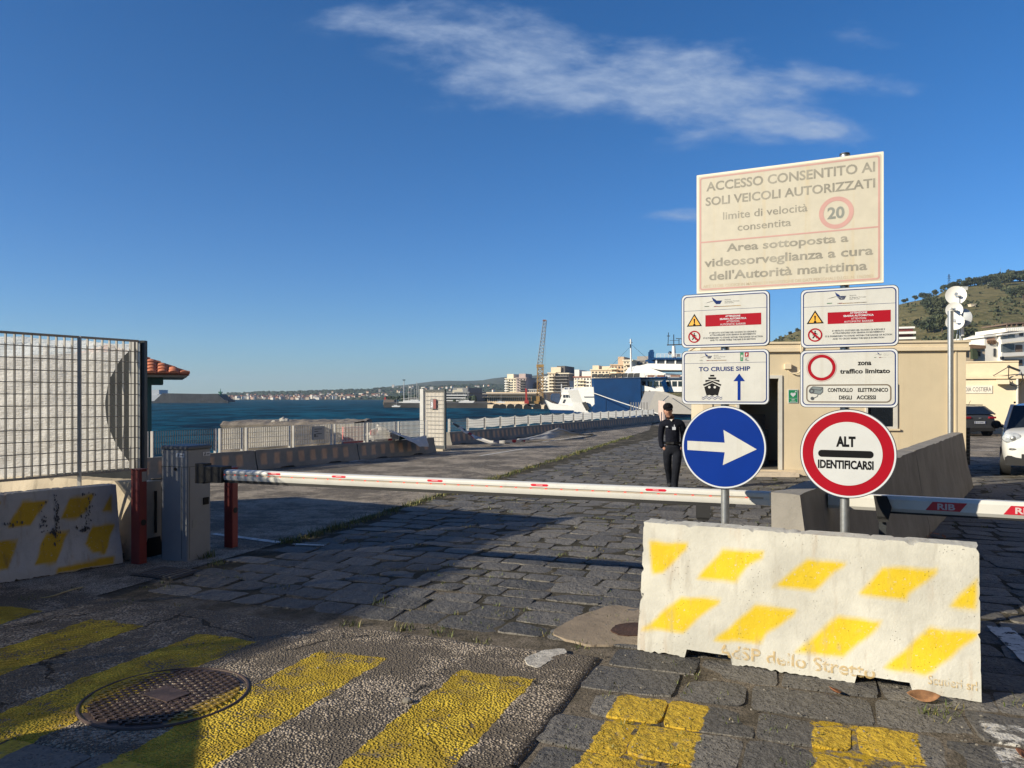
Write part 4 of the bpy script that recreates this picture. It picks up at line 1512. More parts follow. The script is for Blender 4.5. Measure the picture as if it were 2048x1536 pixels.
shp(s, mb, cB, [(297, 850), (376, 818), (453, 850), (446, 862), (376, 832), (304, 862)][::-1], 4)
shp(s, mb, cB, [(308, 872), (376, 838), (443, 872), (424, 945), (400, 938), (376, 945), (350, 938), (328, 945)][::-1], 3)
mb.build('ship_symbol', BLACK, s.panel)
mb = MB()
for cx in (352, 398): s.poly(mb, circ(*s.q(*cB(cx, 873)), .009, 12), 5)
mb.build('porthole', SIGNWHITE, s.panel)
mb = MB()
for yy in (952, 966):
    top = [(288 + 172 * i / 40, yy + 6 * math.sin(i / 40 * 2 * math.pi * 3.5)) for i in range(41)]
    for a, b in zip(top[:-1], top[1:]):
        shp(s, mb, cB, [a, b, (b[0], b[1] + 5), (a[0], a[1] + 5)][::-1], 3)
mb.build('wave_symbol', BLUEP, s.panel)
mb = MB(); shp(s, mb, cB, [(612, 580), (641, 580), (636, 652), (614, 652)][::-1], 3); e = mb.build('green_emblem', GREENP, s.panel)
mb = MB(); shp(s, mb, cB, [(618, 610), (627, 596), (637, 610), (632, 622), (622, 622)][::-1], 4); shp(s, mb, cB, [(620, 632), (632, 632), (630, 638), (622, 638)][::-1], 4); mb.build('emblem_detail', SIGNWHITE, e)
mb = MB(); shp(s, mb, cB, [(651, 580), (684, 579), (683, 615), (651, 616)][::-1], 3); e = mb.build('red_emblem', REDP, s.panel)
mb = MB(); shp(s, mb, cB, [(662, 588), (676, 588), (670, 606), (660, 606)][::-1], 4); mb.build('emblem_detail', SIGNWHITE, e)
mb = MB()
for i, (w, xx) in enumerate((('Regione', 684), ('della', 672), ('Calabria', 686))):
    p, q_ = cB(652, 621 + i * 11), cB(xx, 629 + i * 11); s.text(mb, w, p[0], q_[0], p[1], q_[1], 3, .01)
mb.build('emblem_text', GREYTXT, s.panel)

# zona traffico limitato plate
s = plate('traffic_zone_sign', 'white plate reading zona traffico limitato with a red ring and a camera symbol', (1118, 560), (1950, 545), (1946, 1050), (1118, 1040))
logo(s, s.panel, 1757, 1810, 577, 609, cB, 1822, 1893, 588, 610, 622)
cx, cz = s.q(*cB(1300, 708)); rr = abs(s.q(*cB(1300, 598))[1] - cz)
mb = MB(); ring(mb, circ(cx, cz, rr), circ(cx, cz, rr * .77), 3); ring(mb, circ(cx, cz, rr * 1.07), circ(cx, cz, rr * 1.055), 3); mb.build('red_ring', REDP, s.panel)
mb = MB()
for str_, x0, x1, y0, y1 in (('zona', 1605, 1720, 657, 688), ('traffico limitato', 1455, 1878, 716, 757), ('CONTROLLO', 1352, 1563, 880, 914), ('ELETTRONICO', 1607, 1862, 879, 913), ('DEGLI', 1447, 1555, 943, 977), ('ACCESSI', 1595, 1757, 942, 976)):
    p, q_ = cB(x0, y0), cB(x1, y1)
    mb = MB(); s.text(mb, str_, p[0], q_[0], p[1], q_[1], 3, .03); mb.build('lettering', BLACK, s.panel)
a = s.q(*cB(1170, 850)); b = s.q(*cB(1890, 1003))
z0, z1 = s.q(*cB(1530, 1003))[1], s.q(*cB(1530, 849))[1]
mb = MB(); ring(mb, rrect(a[0], b[0], z0, z1, .03), rrect(a[0] + .008, b[0] - .008, z0 + .008, z1 - .008, .024), 3); mb.build('box_outline', pmat('brown_print', (.13, .10, .07), .5), s.panel)
mb = MB(); shp(s, mb, cB, [(1205, 884), (1226, 868), (1310, 875), (1310, 912), (1287, 934), (1215, 922), (1198, 905)][::-1], 3); cm = mb.build('camera_symbol', pmat('grey_print', (.16, .19, .20), .5), s.panel)
mb = MB(); ring(mb, circ(*s.q(*cB(1216, 905)), .018, 16), circ(*s.q(*cB(1216, 905)), .008, 16), 4)
for a, b in (((1272, 930), (1262, 952)), ((1262, 952), (1218, 972)), ((1205, 884), (1226, 868)), ((1226, 868), (1310, 875)), ((1310, 875), (1310, 912)), ((1310, 912), (1287, 934)), ((1287, 934), (1215, 922)), ((1215, 890), (1292, 898)), ((1292, 898), (1310, 875))):
    dx, dy = b[0] - a[0], b[1] - a[1]; ln = math.hypot(dx, dy); nx_, ny_ = -dy / ln * 2.5, dx / ln * 2.5
    shp(s, mb, cB, [(a[0] + nx_, a[1] + ny_), (b[0] + nx_, b[1] + ny_), (b[0] - nx_, b[1] - ny_), (a[0] - nx_, a[1] - ny_)], 4)
s.poly(mb, circ(*s.q(*cB(1222, 968)), .012, 12), 4)
mb.build('camera_outline', GREYTXT, cm)

# round signs
s = Sign('arrow_sign', 'round blue sign with a white arrow pointing right', 1449, 893.5, off=-.05)
r0 = .300
mb = MB(); slab(mb, circ(0, 0, r0, 96), 0, .022); s.panel = mb.build('panel', DARKSTEEL, s.root)
mb = MB(); s.poly(mb, circ(0, 0, r0 - .003, 96), 1); mb.build('white_rim', SIGNEDGE, s.panel)
mb = MB(); s.poly(mb, circ(0, 0, r0 - .014, 96), 2); mb.build('blue_face', BLUESIGN, s.panel)
mb = MB(); shp(s, mb, c8, [(308, 397), (308, 468), (600, 487), (585, 587), (850, 464), (590, 312), (600, 412)], 3); mb.build('arrow', SIGNWHITE, s.panel)
s = Sign('stop_sign', 'round red rimmed white sign reading ALT IDENTIFICARSI', 1695.5, 906.5, off=-.05)
mb = MB(); slab(mb, circ(0, 0, r0 + .001, 96), 0, .022); s.panel = mb.build('panel', DARKSTEEL, s.root)
mb = MB(); s.poly(mb, circ(0, 0, r0 - .004, 96), 1); mb.build('white_rim', SIGNEDGE, s.panel)
mb = MB(); s.poly(mb, circ(0, 0, r0 - .016, 96), 2); mb.build('red_rim', REDP, s.panel)
mb = MB(); s.poly(mb, circ(0, 0, r0 * .715, 96), 3); mb.build('white_face', pmat('sign_face_cool', (.53, .54, .54), .4, var=.04), s.panel)
mb = MB()
for str_, x0, x1, y0, y1, bo in (('ALT', 1470, 1622, 362, 445, .05), ('IDENTIFICARSI', 1328, 1763, 549, 618, .04)):
    p, q_ = c8(x0, y0), c8(x1, y1); mb = MB(); s.text(mb, str_, p[0], q_[0], p[1], q_[1], 4, bo); mb.build('lettering', BLACK, s.panel)
a = s.q(*c8(1330, 492)); b = s.q(*c8(1763, 508))
mb = MB(); s.poly(mb, rrect(a[0], b[0], (a[1] + b[1]) / 2 - .024, (a[1] + b[1]) / 2 + .024, .023, 8), 4); mb.build('black_bar', BLACK, s.panel)

# ------------------------------------------------------------------ second boom (right), pointing at the same gap
B0 = P(1700, 1004, 5.78); B1v = P(2048, 1018, 5.31)
b_dir = (B1v - B0); b_dir.z = 0; b_dir.normalize()
boom2 = thing('boom_barrier', 'second boom barrier with an octagonal white boom and red RIB labels', 'boom barrier', Vector((B0.x, B0.y, 0)) + b_dir * 3.6, math.atan2(b_dir.y, b_dir.x))
prof = [(-.05, -.035), (-.05, .03), (-.032, .055), (.032, .055), (.05, .03), (.05, -.035), (.032, -.06), (-.032, -.06)]
arm2 = arm_part(-3.75, -.1, prof, .925, 0).build('boom_arm', ARMW, boom2)
mb = MB(); mb.bar((-3.4, 0, .858), (-.2, 0, .858), .05, .016); mb.build('rubber_edge', RUBBER, arm2)
mb = MB(); mb.bev_box((.1, 0, .55), (.40, .36, 1.1), .015); mb.build('cabinet', GREYCAB, boom2)
mb = MB(); mb.box((-.1, 0, .925), (.14, .16, .18)); mb.build('boom_bracket', RUBBER, boom2)
def b2x(px):
    r_ = (px - 1024) / F
    o_ = boom2.location
    return (r_ * o_.y - o_.x) / (b_dir.x - r_ * b_dir.y)
for a_, b_ in ((1850, 1933), (2004.5, 2090)):
    k0, k1 = b2x(a_), b2x(b_)
    mb = MB(); sl = .045
    mb.add([(k0, -.0525, .892), (k1 - sl, -.0525, .892), (k1, -.0525, .954), (k0 + sl, -.0525, .954)], [(0, 1, 2, 3)])
    lb = mb.build('red_label', pmat('label_red', (.50, .012, .03), .4, var=.08), arm2)
    mb = MB()
    m_ = (k0 + k1) / 2
    add_text(mb, 'RIB', lambda a, z: Vector((a, -.0545, z)), m_ - .055, m_ + .055, .900, .944, .03)
    mb.build('lettering', pmat('label_pale', (.62, .50, .50), .4), lb)
rest2 = thing('boom_rest_post', 'dark rest post with a fork holding the tip of the octagonal boom', 'rest post', Vector((B0.x, B0.y, 0)) + b_dir * .22, math.atan2(b_dir.y, b_dir.x))
mb = MB(); mb.bar((0, 0, 0), (0, 0, .80), .05); mb.build('pole', DARKSTEEL, rest2)
mb = MB(); mb.prism([(-.06, -.075, .98), (.03, -.075, .98), (.06, -.075, .90), (.035, -.075, .79), (-.03, -.075, .79), (-.045, -.075, .88)], (0, .015, 0)); mb.box((0, .0, .82), (.08, .15, .02)); mb.build('fork', RUBBER, rest2)

# ------------------------------------------------------------------ person
def skin_mesh(name, verts, edges, radii, mat, parent, sub=2, root=0):
    me = bpy.data.meshes.new(name)
    me.from_pydata(verts, edges, [])
    o = bpy.data.objects.new(name, me)
    COL.objects.link(o)
    o.modifiers.new('skin', 'SKIN')
    sv = me.skin_vertices[0].data if len(me.skin_vertices) else None
    for i, r_ in enumerate(radii):
        sv[i].radius = r_ if hasattr(r_, '__len__') else (r_, r_)
    sv[root].use_root = True
    md = o.modifiers.new('sub', 'SUBSURF'); md.levels = sub; md.render_levels = sub
    dg = bpy.context.evaluated_depsgraph_get()
    nm = bpy.data.meshes.new_from_object(o.evaluated_get(dg))
    bpy.data.objects.remove(o)
    nm.name = name
    nm.materials.clear(); nm.materials.append(mat)
    nm.polygons.foreach_set('use_smooth', [True] * len(nm.polygons))
    ob = bpy.data.objects.new(name, nm)
    COL.objects.link(ob)
    ob.parent = parent
    return ob


SKIN = pmat('skin', (.42, .22, .15), .55, var=.08)
NAVY = pmat('navy_cloth', (.0065, .0075, .014), .85, var=.25, bump=.02, bscale=11, spec=.15)
NAVYT = pmat('navy_trouser_cloth', (.011, .0125, .018), .85, var=.25, bump=.02, bscale=9, spec=.15)
CAPB = pmat('black_cap_cloth', (.005, .005, .007), .85, var=.2, spec=.15)
pf = G(1345, 979)
per = thing('person', 'man in a dark navy uniform and black cap looking down, walking with hands in pockets', 'person', pf, R(-10))
K = 1.0
def J(x, y, z): return (x, y, z)
# body: one continuous surface
bv = [J(.0, 0, .82), J(.0, 0, .95), J(-.005, -.01, 1.10), J(-.005, 0, 1.21), J(-.03, -.02, 1.305), J(-.06, -.055, 1.37), J(-.085, -.085, 1.43), J(-.085, -.075, 1.51),
      J(-.18, 0, 1.215), J(-.205, .02, 1.06), J(-.211, .01, .93), J(-.18, -.03, .80), J(-.125, -.05, .73),
      J(.17, 0, 1.215), J(.193, .02, 1.06), J(.199, .01, .93), J(.168, -.03, .80), J(.12, -.05, .73),
      J(-.085, 0, .78), J(-.085, .06, .44), J(-.045, .24, .14), J(-.045, .23, .08), J(-.045, .16, .06),
      J(.085, 0, .78), J(.065, -.10, .43), J(.035, -.09, .09), J(.03, -.11, .045), J(.02, -.21, .03)]
be = [(0, 1), (1, 2), (2, 3), (3, 4), (4, 5), (5, 6), (6, 7), (3, 8), (8, 9), (9, 10), (10, 11), (11, 12), (3, 13), (13, 14), (14, 15), (15, 16), (16, 17),
      (0, 18), (18, 19), (19, 20), (20, 21), (21, 22), (0, 23), (23, 24), (24, 25), (25, 26), (26, 27)]
br = [(.10, .08), (.095, .07), (.115, .085), (.10, .07), (.05, .05), (.05, .05), (.078, .085), (.075, .09),
      .05, .04, .034, .028, .034, .05, .04, .034, .028, .034, .065, .045, .03, .026, .024, .065, .045, .03, .026, .024]
body = skin_mesh('body', bv, be, br, SKIN, per)
sv_ = [J(0, 0, .84), J(.0, 0, .93), J(-.002, -.012, 1.06), J(-.004, -.008, 1.15), J(-.012, 0, 1.235), J(-.03, -.012, 1.285),
       J(-.155, .0, 1.225), J(-.19, .008, 1.18), J(-.206, .02, 1.05), J(-.212, .012, .93), J(-.198, -.03, .81), J(-.178, -.05, .765),
       J(.145, .0, 1.225), J(.18, .008, 1.18), J(.194, .02, 1.05), J(.200, .012, .93), J(.186, -.03, .81), J(.166, -.05, .765)]
se = [(0, 1), (1, 2), (2, 3), (3, 4), (4, 5), (4, 6), (6, 7), (7, 8), (8, 9), (9, 10), (10, 11), (4, 12), (12, 13), (13, 14), (14, 15), (15, 16), (16, 17)]
sr = [(.150, .112), (.136, .106), (.148, .116), (.142, .106), (.10, .085), (.064, .064), .076, .074, .060, .054, .048, .044, .076, .074, .060, .054, .048, .044]
shirt = skin_mesh('shirt', sv_, se, sr, NAVY, per)
tv = [J(0, 0, .86), J(0, 0, .78), J(-.088, 0, .70), J(-.092, .01, .60), J(-.085, .06, .44), J(-.062, .15, .28), J(-.045, .235, .12), J(-.045, .245, .05),
      J(.088, -.01, .70), J(.085, -.05, .60), J(.066, -.10, .44), J(.048, -.10, .26), J(.035, -.09, .10), J(.035, -.09, .03)]
te = [(0, 1), (1, 2), (2, 3), (3, 4), (4, 5), (5, 6), (6, 7), (1, 8), (8, 9), (9, 10), (10, 11), (11, 12), (12, 13)]
trr = [(.150, .115), (.165, .125), .096, .090, .078, .066, .060, .062, .098, .094, .083, .072, .068, .070]
skin_mesh('trousers', tv, te, trr, NAVYT, per)
for sx, y0, z0, up, nm in ((-.045, .25, .02, .03, 'shoe'), (.03, -.10, .0, 0, 'shoe')):
    mb = MB()
    mb.ball((sx, y0 - .06, z0 + .045), .10, 14, 8, (.48, 1.35, .45)); mb.ball((sx, y0 + .03, z0 + .055), .055, 12, 8, (.9, 1.0, 1.0))
    mb.build(nm, RUBBER, per, smooth=True)
mb = MB(); mb.tube([(0.0, 0, .842), (0.0, 0, .888)], .165, 24)
for v in mb.v: v.y *= .78
mb.build('belt', BLACK, per)
mb = MB(); mb.box((-.01, -.130, .865), (.06, .012, .04)); mb.build('buckle', RUBBER, per)
# head details: nose, brow, ears, hair, face bowed down
hc = Vector((-.085, -.085, 1.47))
mb = MB(); mb.ball(hc + Vector((0, -.092, -.035)), .016, 8, 6, (.8, 1.2, 1.4)); mb.build('nose', SKIN, per, smooth=True)
mb = MB()
for sx in (-1, 1): mb.ball(hc + Vector((sx * .077, .01, -.01)), .022, 8, 6, (.45, .8, 1.2))
mb.build('ear', SKIN, per, smooth=True)
mb = MB(); mb.box(hc + Vector((0, -.084, -.072)), (.042, .008, .008)); mb.build('mouth', pmat('lip', (.20, .07, .06), .5), per)
mb = MB()
for sx in (-1, 1): mb.ball(hc + Vector((sx * .030, -.080, -.008)), .011, 8, 6, (1.2, .6, .7))
mb.build('eye', BLACK, per, smooth=True)
mb = MB(); mb.ball(hc + Vector((0, .025, .0)), .088, 14, 10, (.95, .95, 1.05)); mb.build('hair', pmat('dark_hair', (.02, .016, .013), .8), per, smooth=True)
mb = MB(); mb.ball(hc + Vector((0, .002, .055)), .100, 18, 10, (.93, 1.06, .80)); mb.build('cap', CAPB, per, smooth=True)
mb = MB()
pts = []
for k in range(11):
    an = math.pi * (k / 10)
    pts.append(hc + Vector((-math.cos(an) * .078, -.075 - math.sin(an) * .095, .035 - math.sin(an) * .042)))
mb.prism(pts, (0, .004, .012)); mb.build('cap_peak', CAPB, per)
mb = MB(); mb.prism([(-.058, -.10, 1.30), (.0, -.102, 1.30), (-.02, -.112, 1.262)], (0, .03, 0)); mb.build('white_collar', WHITE, per)
mb = MB(); mb.box((-.105, -.128, 1.165), (.040, .008, .022)); mb.build('name_badge', SIGNEDGE, per)
mb = MB(); mb.box((.022, -.140, 1.135), (.062, .006, .055)); mb.box((.028, -.137, 1.180), (.012, .006, .045)); mb.build('pass_card', SIGNEDGE, per)
mb = MB(); mb.prism([(.235, -.055, 1.165), (.27, -.035, 1.165), (.268, -.035, 1.125), (.25, -.05, 1.112), (.236, -.055, 1.125)], (0, .006, 0)); mb.build('sleeve_patch', pmat('patch_blue', (.03, .06, .14), .7), per)
# ------------------------------------------------------------------ gate booth
BEIGE = pmat('beige_panel', (.66, .555, .385), .55, var=.06, vscale=1.2, streak=.18, dirtcol=(.46, .34, .2), dirt=.10)
BEIGE_L = pmat('pale_beige_trim', (.74, .62, .44), .5, var=.04)
BT0, BT1 = G(1405, 949), G(1931, 955)
BT1.y = 16.35; BT1.x = (1931 - 1024) / F * 16.35
BT0.y = 17.05; BT0.x = (1405 - 1024) / F * 17.05
bo_d = BT1 - BT0
BW = bo_d.length
booth = thing('gate_booth', 'beige prefabricated gate booth with a dark open doorway behind the sign group', 'booth', BT0, math.atan2(bo_d.y, bo_d.x))
def bx(x):
    r = (x - 1024) / F
    d = bo_d.normalized()
    return (r * BT0.y - BT0.x) / (d.x - r * d.y)
def bz(y, x):
    d = BT0.y + bo_d.normalized().y * bx(x)
    return H0 - (y - HZ) * d / F
BH = 2.70
DEP = 2.4
dx0, dx1, dz1 = bx(1478), bx(1557), bz(757, 1550)
wx0, wx1, wz0, wz1 = bx(1735), bx(1787), bz(853, 1760), bz(772, 1760)
mb = MB()
t_ = .06
zb_ = .12
def wallp(x0, x1, z0, z1): mb.bbox((x0, 0, z0), (x1, t_, z1))
wallp(0, dx0, zb_, BH); wallp(dx0, dx1, dz1, BH); wallp(dx1, wx0, zb_, BH); wallp(wx0, wx1, zb_, wz0); wallp(wx0, wx1, wz1, BH); wallp(wx1, BW, zb_, BH)
mb.bbox((0, t_, zb_), (t_, DEP, BH)); mb.bbox((BW - t_, t_, zb_), (BW, DEP, BH)); mb.bbox((t_, DEP - t_, zb_), (BW - t_, DEP, BH))
wall = mb.build('wall', BEIGE, booth)
mb = MB(); mb.tube([(BW - .34, -.03, BH - .02), (BW - .34, -.03, .14)], .022, 8); mb.build('drain_pipe', pmat('pipe_beige', (.60, .49, .33), .5), booth)
mb = MB(); mb.bbox((t_, t_, .10), (BW - t_, DEP - t_, .14)); mb.build('floor', pmat('lino', (.10, .09, .08), .6), booth)
mb = MB()
mb.bbox((-.06, -.07, BH), (BW + .06, DEP + .06, BH + .08)); mb.bbox((-.045, -.055, BH + .08), (BW + .045, DEP + .05, BH + .17)); mb.bbox((-.07, -.085, BH + .17), (BW + .07, DEP + .07, BH + .215))
mb.build('roof', BEIGE_L, booth)
mb = MB()
for x0 in (0, BW - .21):
    mb.bbox((x0, -.022, .1), (x0 + .21, -.001, BH - .002))
mb.bbox((BW - .225, -.035, .1), (BW - .19, -.0225, BH - .003))
mb.build('corner_post', BEIGE_L, booth)
mb = MB(); mb.bbox((-.02, -.05, 0), (BW + .02, DEP, .118)); mb.build('base_sill', pmat('sill_beige', (.60, .50, .36), .6, var=.08, dirt=.3), booth)
mb = MB(); mb.bbox((dx0 - .5, -.42, .0), (dx1 + .34, -.052, .085)); mb.build('step', pmat('step_beige', (.62, .52, .40), .6, dirt=.3), booth)
mb = MB()
mb.bbox((dx1, -.025, .12), (dx1 + .075, .07, dz1 + .07)); mb.bbox((dx0 - .06, -.025, .12), (dx0, .07, dz1 + .07)); mb.bbox((dx0, -.025, dz1), (dx1, .07, dz1 + .07))
mb.build('door_frame', WHITE, booth)
mb = MB(); mb.bbox((dx0 + .01, .08, .14), (dx0 + .05, .95, dz1 - .01)); mb.build('open_door', pmat('door_panel', (.10, .10, .10), .4), booth)
mb = MB(); mb.bbox((dx0 + .35, .9, .14), (dx0 + .8, 1.4, .95)); mb.bbox((dx0 + .4, 1.0, .95), (dx0 + .75, 1.06, 1.3)); mb.build('desk', pmat('desk_dark', (.05, .045, .04), .5), booth)
mb = MB()
f = .045
mb.bbox((wx0 - f, -.028, wz0 - f), (wx1 + f + .03, .05, wz0)); mb.bbox((wx0 - f, -.028, wz1), (wx1 + f + .03, .05, wz1 + f)); mb.bbox((wx0 - f, -.028, wz0), (wx0, .05, wz1)); mb.bbox((wx1, -.028, wz0), (wx1 + f + .03, .05, wz1))
wf = mb.build('window_frame', WHITE, booth)
mb = MB(); mb.bbox((wx0, .02, wz0), (wx1, .03, wz1)); mb.build('pane', GLASS, wf)
mb = MB(); mb.bbox((wx0 - .08, -.05, wz0 - .085), (wx1 + .12, .0, wz0 - f - .002)); mb.build('window_sill', BEIGE_L, booth)
# defibrillator plate, junction box and cable
a0, a1, z0, z1 = bx(1576), bx(1595.5), bz(806, 1585), bz(779, 1585)
aed = thing('first_aid_sign', 'small green plate with a white heart beside the booth doorway', 'sign', booth.matrix_basis @ Vector(((a0 + a1) / 2, -.012, (z0 + z1) / 2)), booth.rotation_euler.z)
w_, h_ = (a1 - a0) / 2, (z1 - z0) / 2
mb = MB(); mb.box((0, 0, 0), (w_ * 2, .012, h_ * 2)); pn = mb.build('panel', SIGNEDGE, aed)
mb = MB(); mb.add([(-w_ * .9, -.008, -h_ * .92), (w_ * .9, -.008, -h_ * .92), (w_ * .9, -.008, h_ * .92), (-w_ * .9, -.008, h_ * .92)], [(0, 1, 2, 3)]); mb.build('green_face', pmat('green_sign', (.01, .22, .09), .5), pn)
mb = MB()
hp = []
for k in range(40):
    t = 2 * math.pi * k / 40
    hp.append((16 * math.sin(t) ** 3 / 17 * w_ * .58, -.010, (13 * math.cos(t) - 5 * math.cos(2 * t) - 2 * math.cos(3 * t) - math.cos(4 * t)) / 17 * w_ * .58 + h_ * .25))
mb.add(hp, [tuple(range(39, -1, -1))])
mb.box((w_ * .55, -.010, h_ * .68), (w_ * .36, .001, w_ * .12)); mb.box((w_ * .55, -.010, h_ * .68), (w_ * .12, .0012, w_ * .36))
mb.box((0, -.010, -h_ * .30), (w_ * 1.7, .001, h_ * .03))
add_text(mb, 'AED', lambda a, z: Vector((a, -.011, z)), -w_ * .35, w_ * .35, -h_ * .62, -h_ * .42, .03)
mb.box((0, -.010, -h_ * .78), (w_ * 1.2, .001, h_ * .05))
mb.build('white_marks', SIGNEDGE, pn)
jx, jz = bx(1574), bz(733, 1575)
mb = MB(); mb.bbox((jx - .06, -.09, jz - .055), (jx + .07, 0, jz + .055)); mb.build('junction_box', BEIGE_L, booth)
mb = MB()
cp = [(jx + .0, -.05, jz - .05), (jx + .03, -.05, jz - .11), (jx + .14, -.06, jz - .16), (jx + .26, -.07, jz - .10), (jx + .28, -.09, jz + .15), (jx + .27, -.12, jz + .45), (jx + .27, -.13, jz + .56), (jx + .30, -.10, BH + .23), (jx + .36, -.02, BH + .25)]
# smooth the cable
def smooth(pts, n=5):
    pts = [Vector(p) for p in pts]
    out = []
    for i in range(len(pts) - 1):
        p0, p1, p2, p3 = pts[max(i - 1, 0)], pts[i], pts[i + 1], pts[min(i + 2, len(pts) - 1)]
        for k in range(n):
            t = k / n
            out.append(.5 * ((2 * p1) + (p2 - p0) * t + (2 * p0 - 5 * p1 + 4 * p2 - p3) * t * t + (3 * p1 - p0 - 3 * p2 + p3) * t ** 3))
    out.append(pts[-1])
    return out
mb.tube(smooth(cp), .013, 8); mb.build('cable', BEIGE_L, booth, smooth=True)
# cooling unit on the side of the booth
mb = MB(); mb.bbox((BW + .03, .25, .25), (BW + .20, 1.25, 1.05)); ac = mb.build('cooling_unit', pmat('unit_dark', (.03, .033, .036), .6), booth)
mb = MB()
for k in range(9): mb.bbox((BW + .03, .235, .32 + k * .08), (BW + .20, .249, .345 + k * .08))
mb.build('louvre', pmat('unit_grey', (.08, .085, .09), .5), ac)

# ------------------------------------------------------------------ antenna masts
DISHW = pmat('dish_white', (.74, .73, .70), .45, var=.03)
def dish(parent, c, r, face, tilt=0., mat=DISHW, deep=.22):
    """paraboloid bowl centred at c whose open side looks along face"""
    f_ = Vector(face).normalized()
    x = f_.orthogonal().normalized(); y = f_.cross(x)
    mb = MB(); n, m = 32, 7
    c = Vector(c)
    vs, fs = [c.copy()], []
    for i in range(1, m + 1):
        rr = r * i / m
        for k in range(n):
            an = 2 * math.pi * k / n
            vs.append(c + (x * math.cos(an) + y * math.sin(an)) * rr + f_ * (deep * r * (i / m) ** 2))
    for k in range(n): fs.append((0, 1 + k, 1 + (k + 1) % n))
    for i in range(m - 1):
        for k in range(n):
            fs.append((1 + i * n + k, 1 + (i + 1) * n + k, 1 + (i + 1) * n + (k + 1) % n, 1 + i * n + (k + 1) % n))
    o0 = len(vs)
    vs2 = [v - f_ * .012 for v in vs]
    fs2 = [tuple(i + o0 for i in reversed(f)) for f in fs]
    last = 1 + (m - 1) * n
    rim = [(last + k, o0 + last + k, o0 + last + (k + 1) % n, last + (k + 1) % n) for k in range(n)]
    mb.add(vs + vs2, fs + fs2 + rim)
    d = mb.build('dish', mat, parent, smooth=True, angle=50)
    h = MB(); tip = c + f_ * (deep * r + r * .35)
    h.tube([c, tip], r * .05, 8); h.tube([tip - f_ * .02, tip + f_ * .05], r * .16, 10)
    h.build('feed_horn', STEEL, d)
    return d
mp = P(1901, 870, 15.1); mp.z = 0
mast = thing('antenna_mast', 'tall grey tube mast with a white dish on top, before the booth corner', 'antenna mast', mp)
mh = H0 + (795 - 622) * 15.1 / F
mb = MB(); mb.tube([(0, 0, 0), (0, 0, mh)], .052, 20); mb.build('mast', STEEL, mast, smooth=True, angle=50)
q = P(1908, 619, 15.3) - mp
dish(mast, q + Vector((0.06, .10, 0)), .155, (-.45, -.85, .05))
mb = MB(); mb.bar((0, 0, q.z), q + Vector((.05, .1, 0)), .03); mb.build('bracket', STEEL, mast)
# roof rack behind
rp = P(1918, 690, 17.6); rz_ = BH + .215
rack = thing('antenna_rack', 'short rack on the booth roof carrying three dishes and a flat antenna', 'antenna', Vector((rp.x, rp.y, rz_)))
def rel(x, y, d): return P(x, y, d) - rack.location
mb = MB()
ptop = rel(1920, 578, 17.6).z
mb.tube([(.03, 0, 0), (.03, 0, ptop)], .025, 10)
mb.tube([(-.05, .05, 0), (.02, 0, .6)], .012, 6); mb.tube([(.12, .05, 0), (.04, 0, .6)], .012, 6)
mb.build('pole', STEEL, rack)
dish(rack, rel(1911.5, 592, 17.5), .215, (-.45, -.88, .15), deep=.3)
d2 = dish(rack, rel(1922, 636, 17.65), .22, (.75, .55, .0), mat=pmat('dish_grey', (.40, .42, .45), .5), deep=.3)
dish(rack, rel(1910, 646, 17.5), .19, (-.50, -.8, .25), deep=.4)
mb = MB(); c_ = rel(1925.5, 662, 17.5); mb.box(c_, (.045, .03, .22)); mb.build('flat_antenna', DISHW, rack)
mb = MB(); c_ = rel(1917, 593, 17.1); mb.box(c_, (.07, .1, .035)); mb.box(c_ + Vector((.03, 0, -.08)), (.02, .02, .16)); mb.build('feed_box', pmat('feed_grey', (.22, .25, .30), .5), rack)

# ------------------------------------------------------------------ coast guard building
cgd = 37.0
cg0 = P(1880, 868, cgd); cg1 = P(2260, 868, 34.0)
cg_dir = Vector((cg1.x - cg0.x, cg1.y - cg0.y, 0))
cgw = cg_dir.length
cg = thing('office_building', 'low beige coast guard building with a stepped parapet behind the parked cars', 'building', Vector((cg0.x, cg0.y, -.03)), math.atan2(cg_dir.y, cg_dir.x))
CGW = pmat('cream_render', (.74, .64, .46), .7, var=.05, vscale=.8, streak=.15, dirtcol=(.5, .40, .28))
def cx_(x):
    r = (x - 1024) / F; d = cg_dir.normalized()
    return (r * cg0.y - cg0.x) / (d.x - r * d.y)
zt_ = H0 + (795 - 722) / F * 36.8
zc_ = H0 + (795 - 752) / F * 36.8
xg = cx_(2037)
mb = MB(); mb.bbox((0, 0, 0), (xg, 6, zc_ - .12)); mb.bbox((xg, .35, 0), (cgw, 6, zc_ - .13)); wl = mb.build('wall', CGW, cg)
mb = MB(); mb.bbox((-.1, -.12, zc_ - .12), (cgw, 6.1, zc_ + .0)); mb.bbox((-.06, -.04, zc_), (cgw, 6, zc_ + .10)); mb.bbox((-.06, .10, zc_ + .10), (cx_(2038), 6, zt_ - .06)); mb.bbox((-.06, .05, zt_ - .06), (cx_(2038), 6, zt_))
mb.build('roof', pmat('cream_trim', (.72, .60, .42), .6, var=.05), cg)
mb = MB(); mb.tube([(xg - .05, -.05, 0), (xg - .05, -.05, zc_ - .12)], .05, 8); mb.build('gutter_pipe', WHITE, cg)
mb = MB(); s0, s1 = cx_(1905), cx_(1984.5); zz0, zz1 = H0 + (795 - 785.5) / F * 36.8, H0 + (795 - 770) / F * 36.8
mb.bbox((s0, -.04, zz0), (s1, -.002, zz1)); bd = mb.build('name_board', pmat('board_white', (.74, .68, .58), .5), cg)
mb = MB(); add_text(mb, 'GUARDIA COSTIERA', lambda a, z: Vector((a, -.045, z)), s0 + .06, s1 - .05, zz0 + .09, zz1 - .08, .0); mb.build('lettering', pmat('board_grey', (.10, .10, .11), .5), bd)
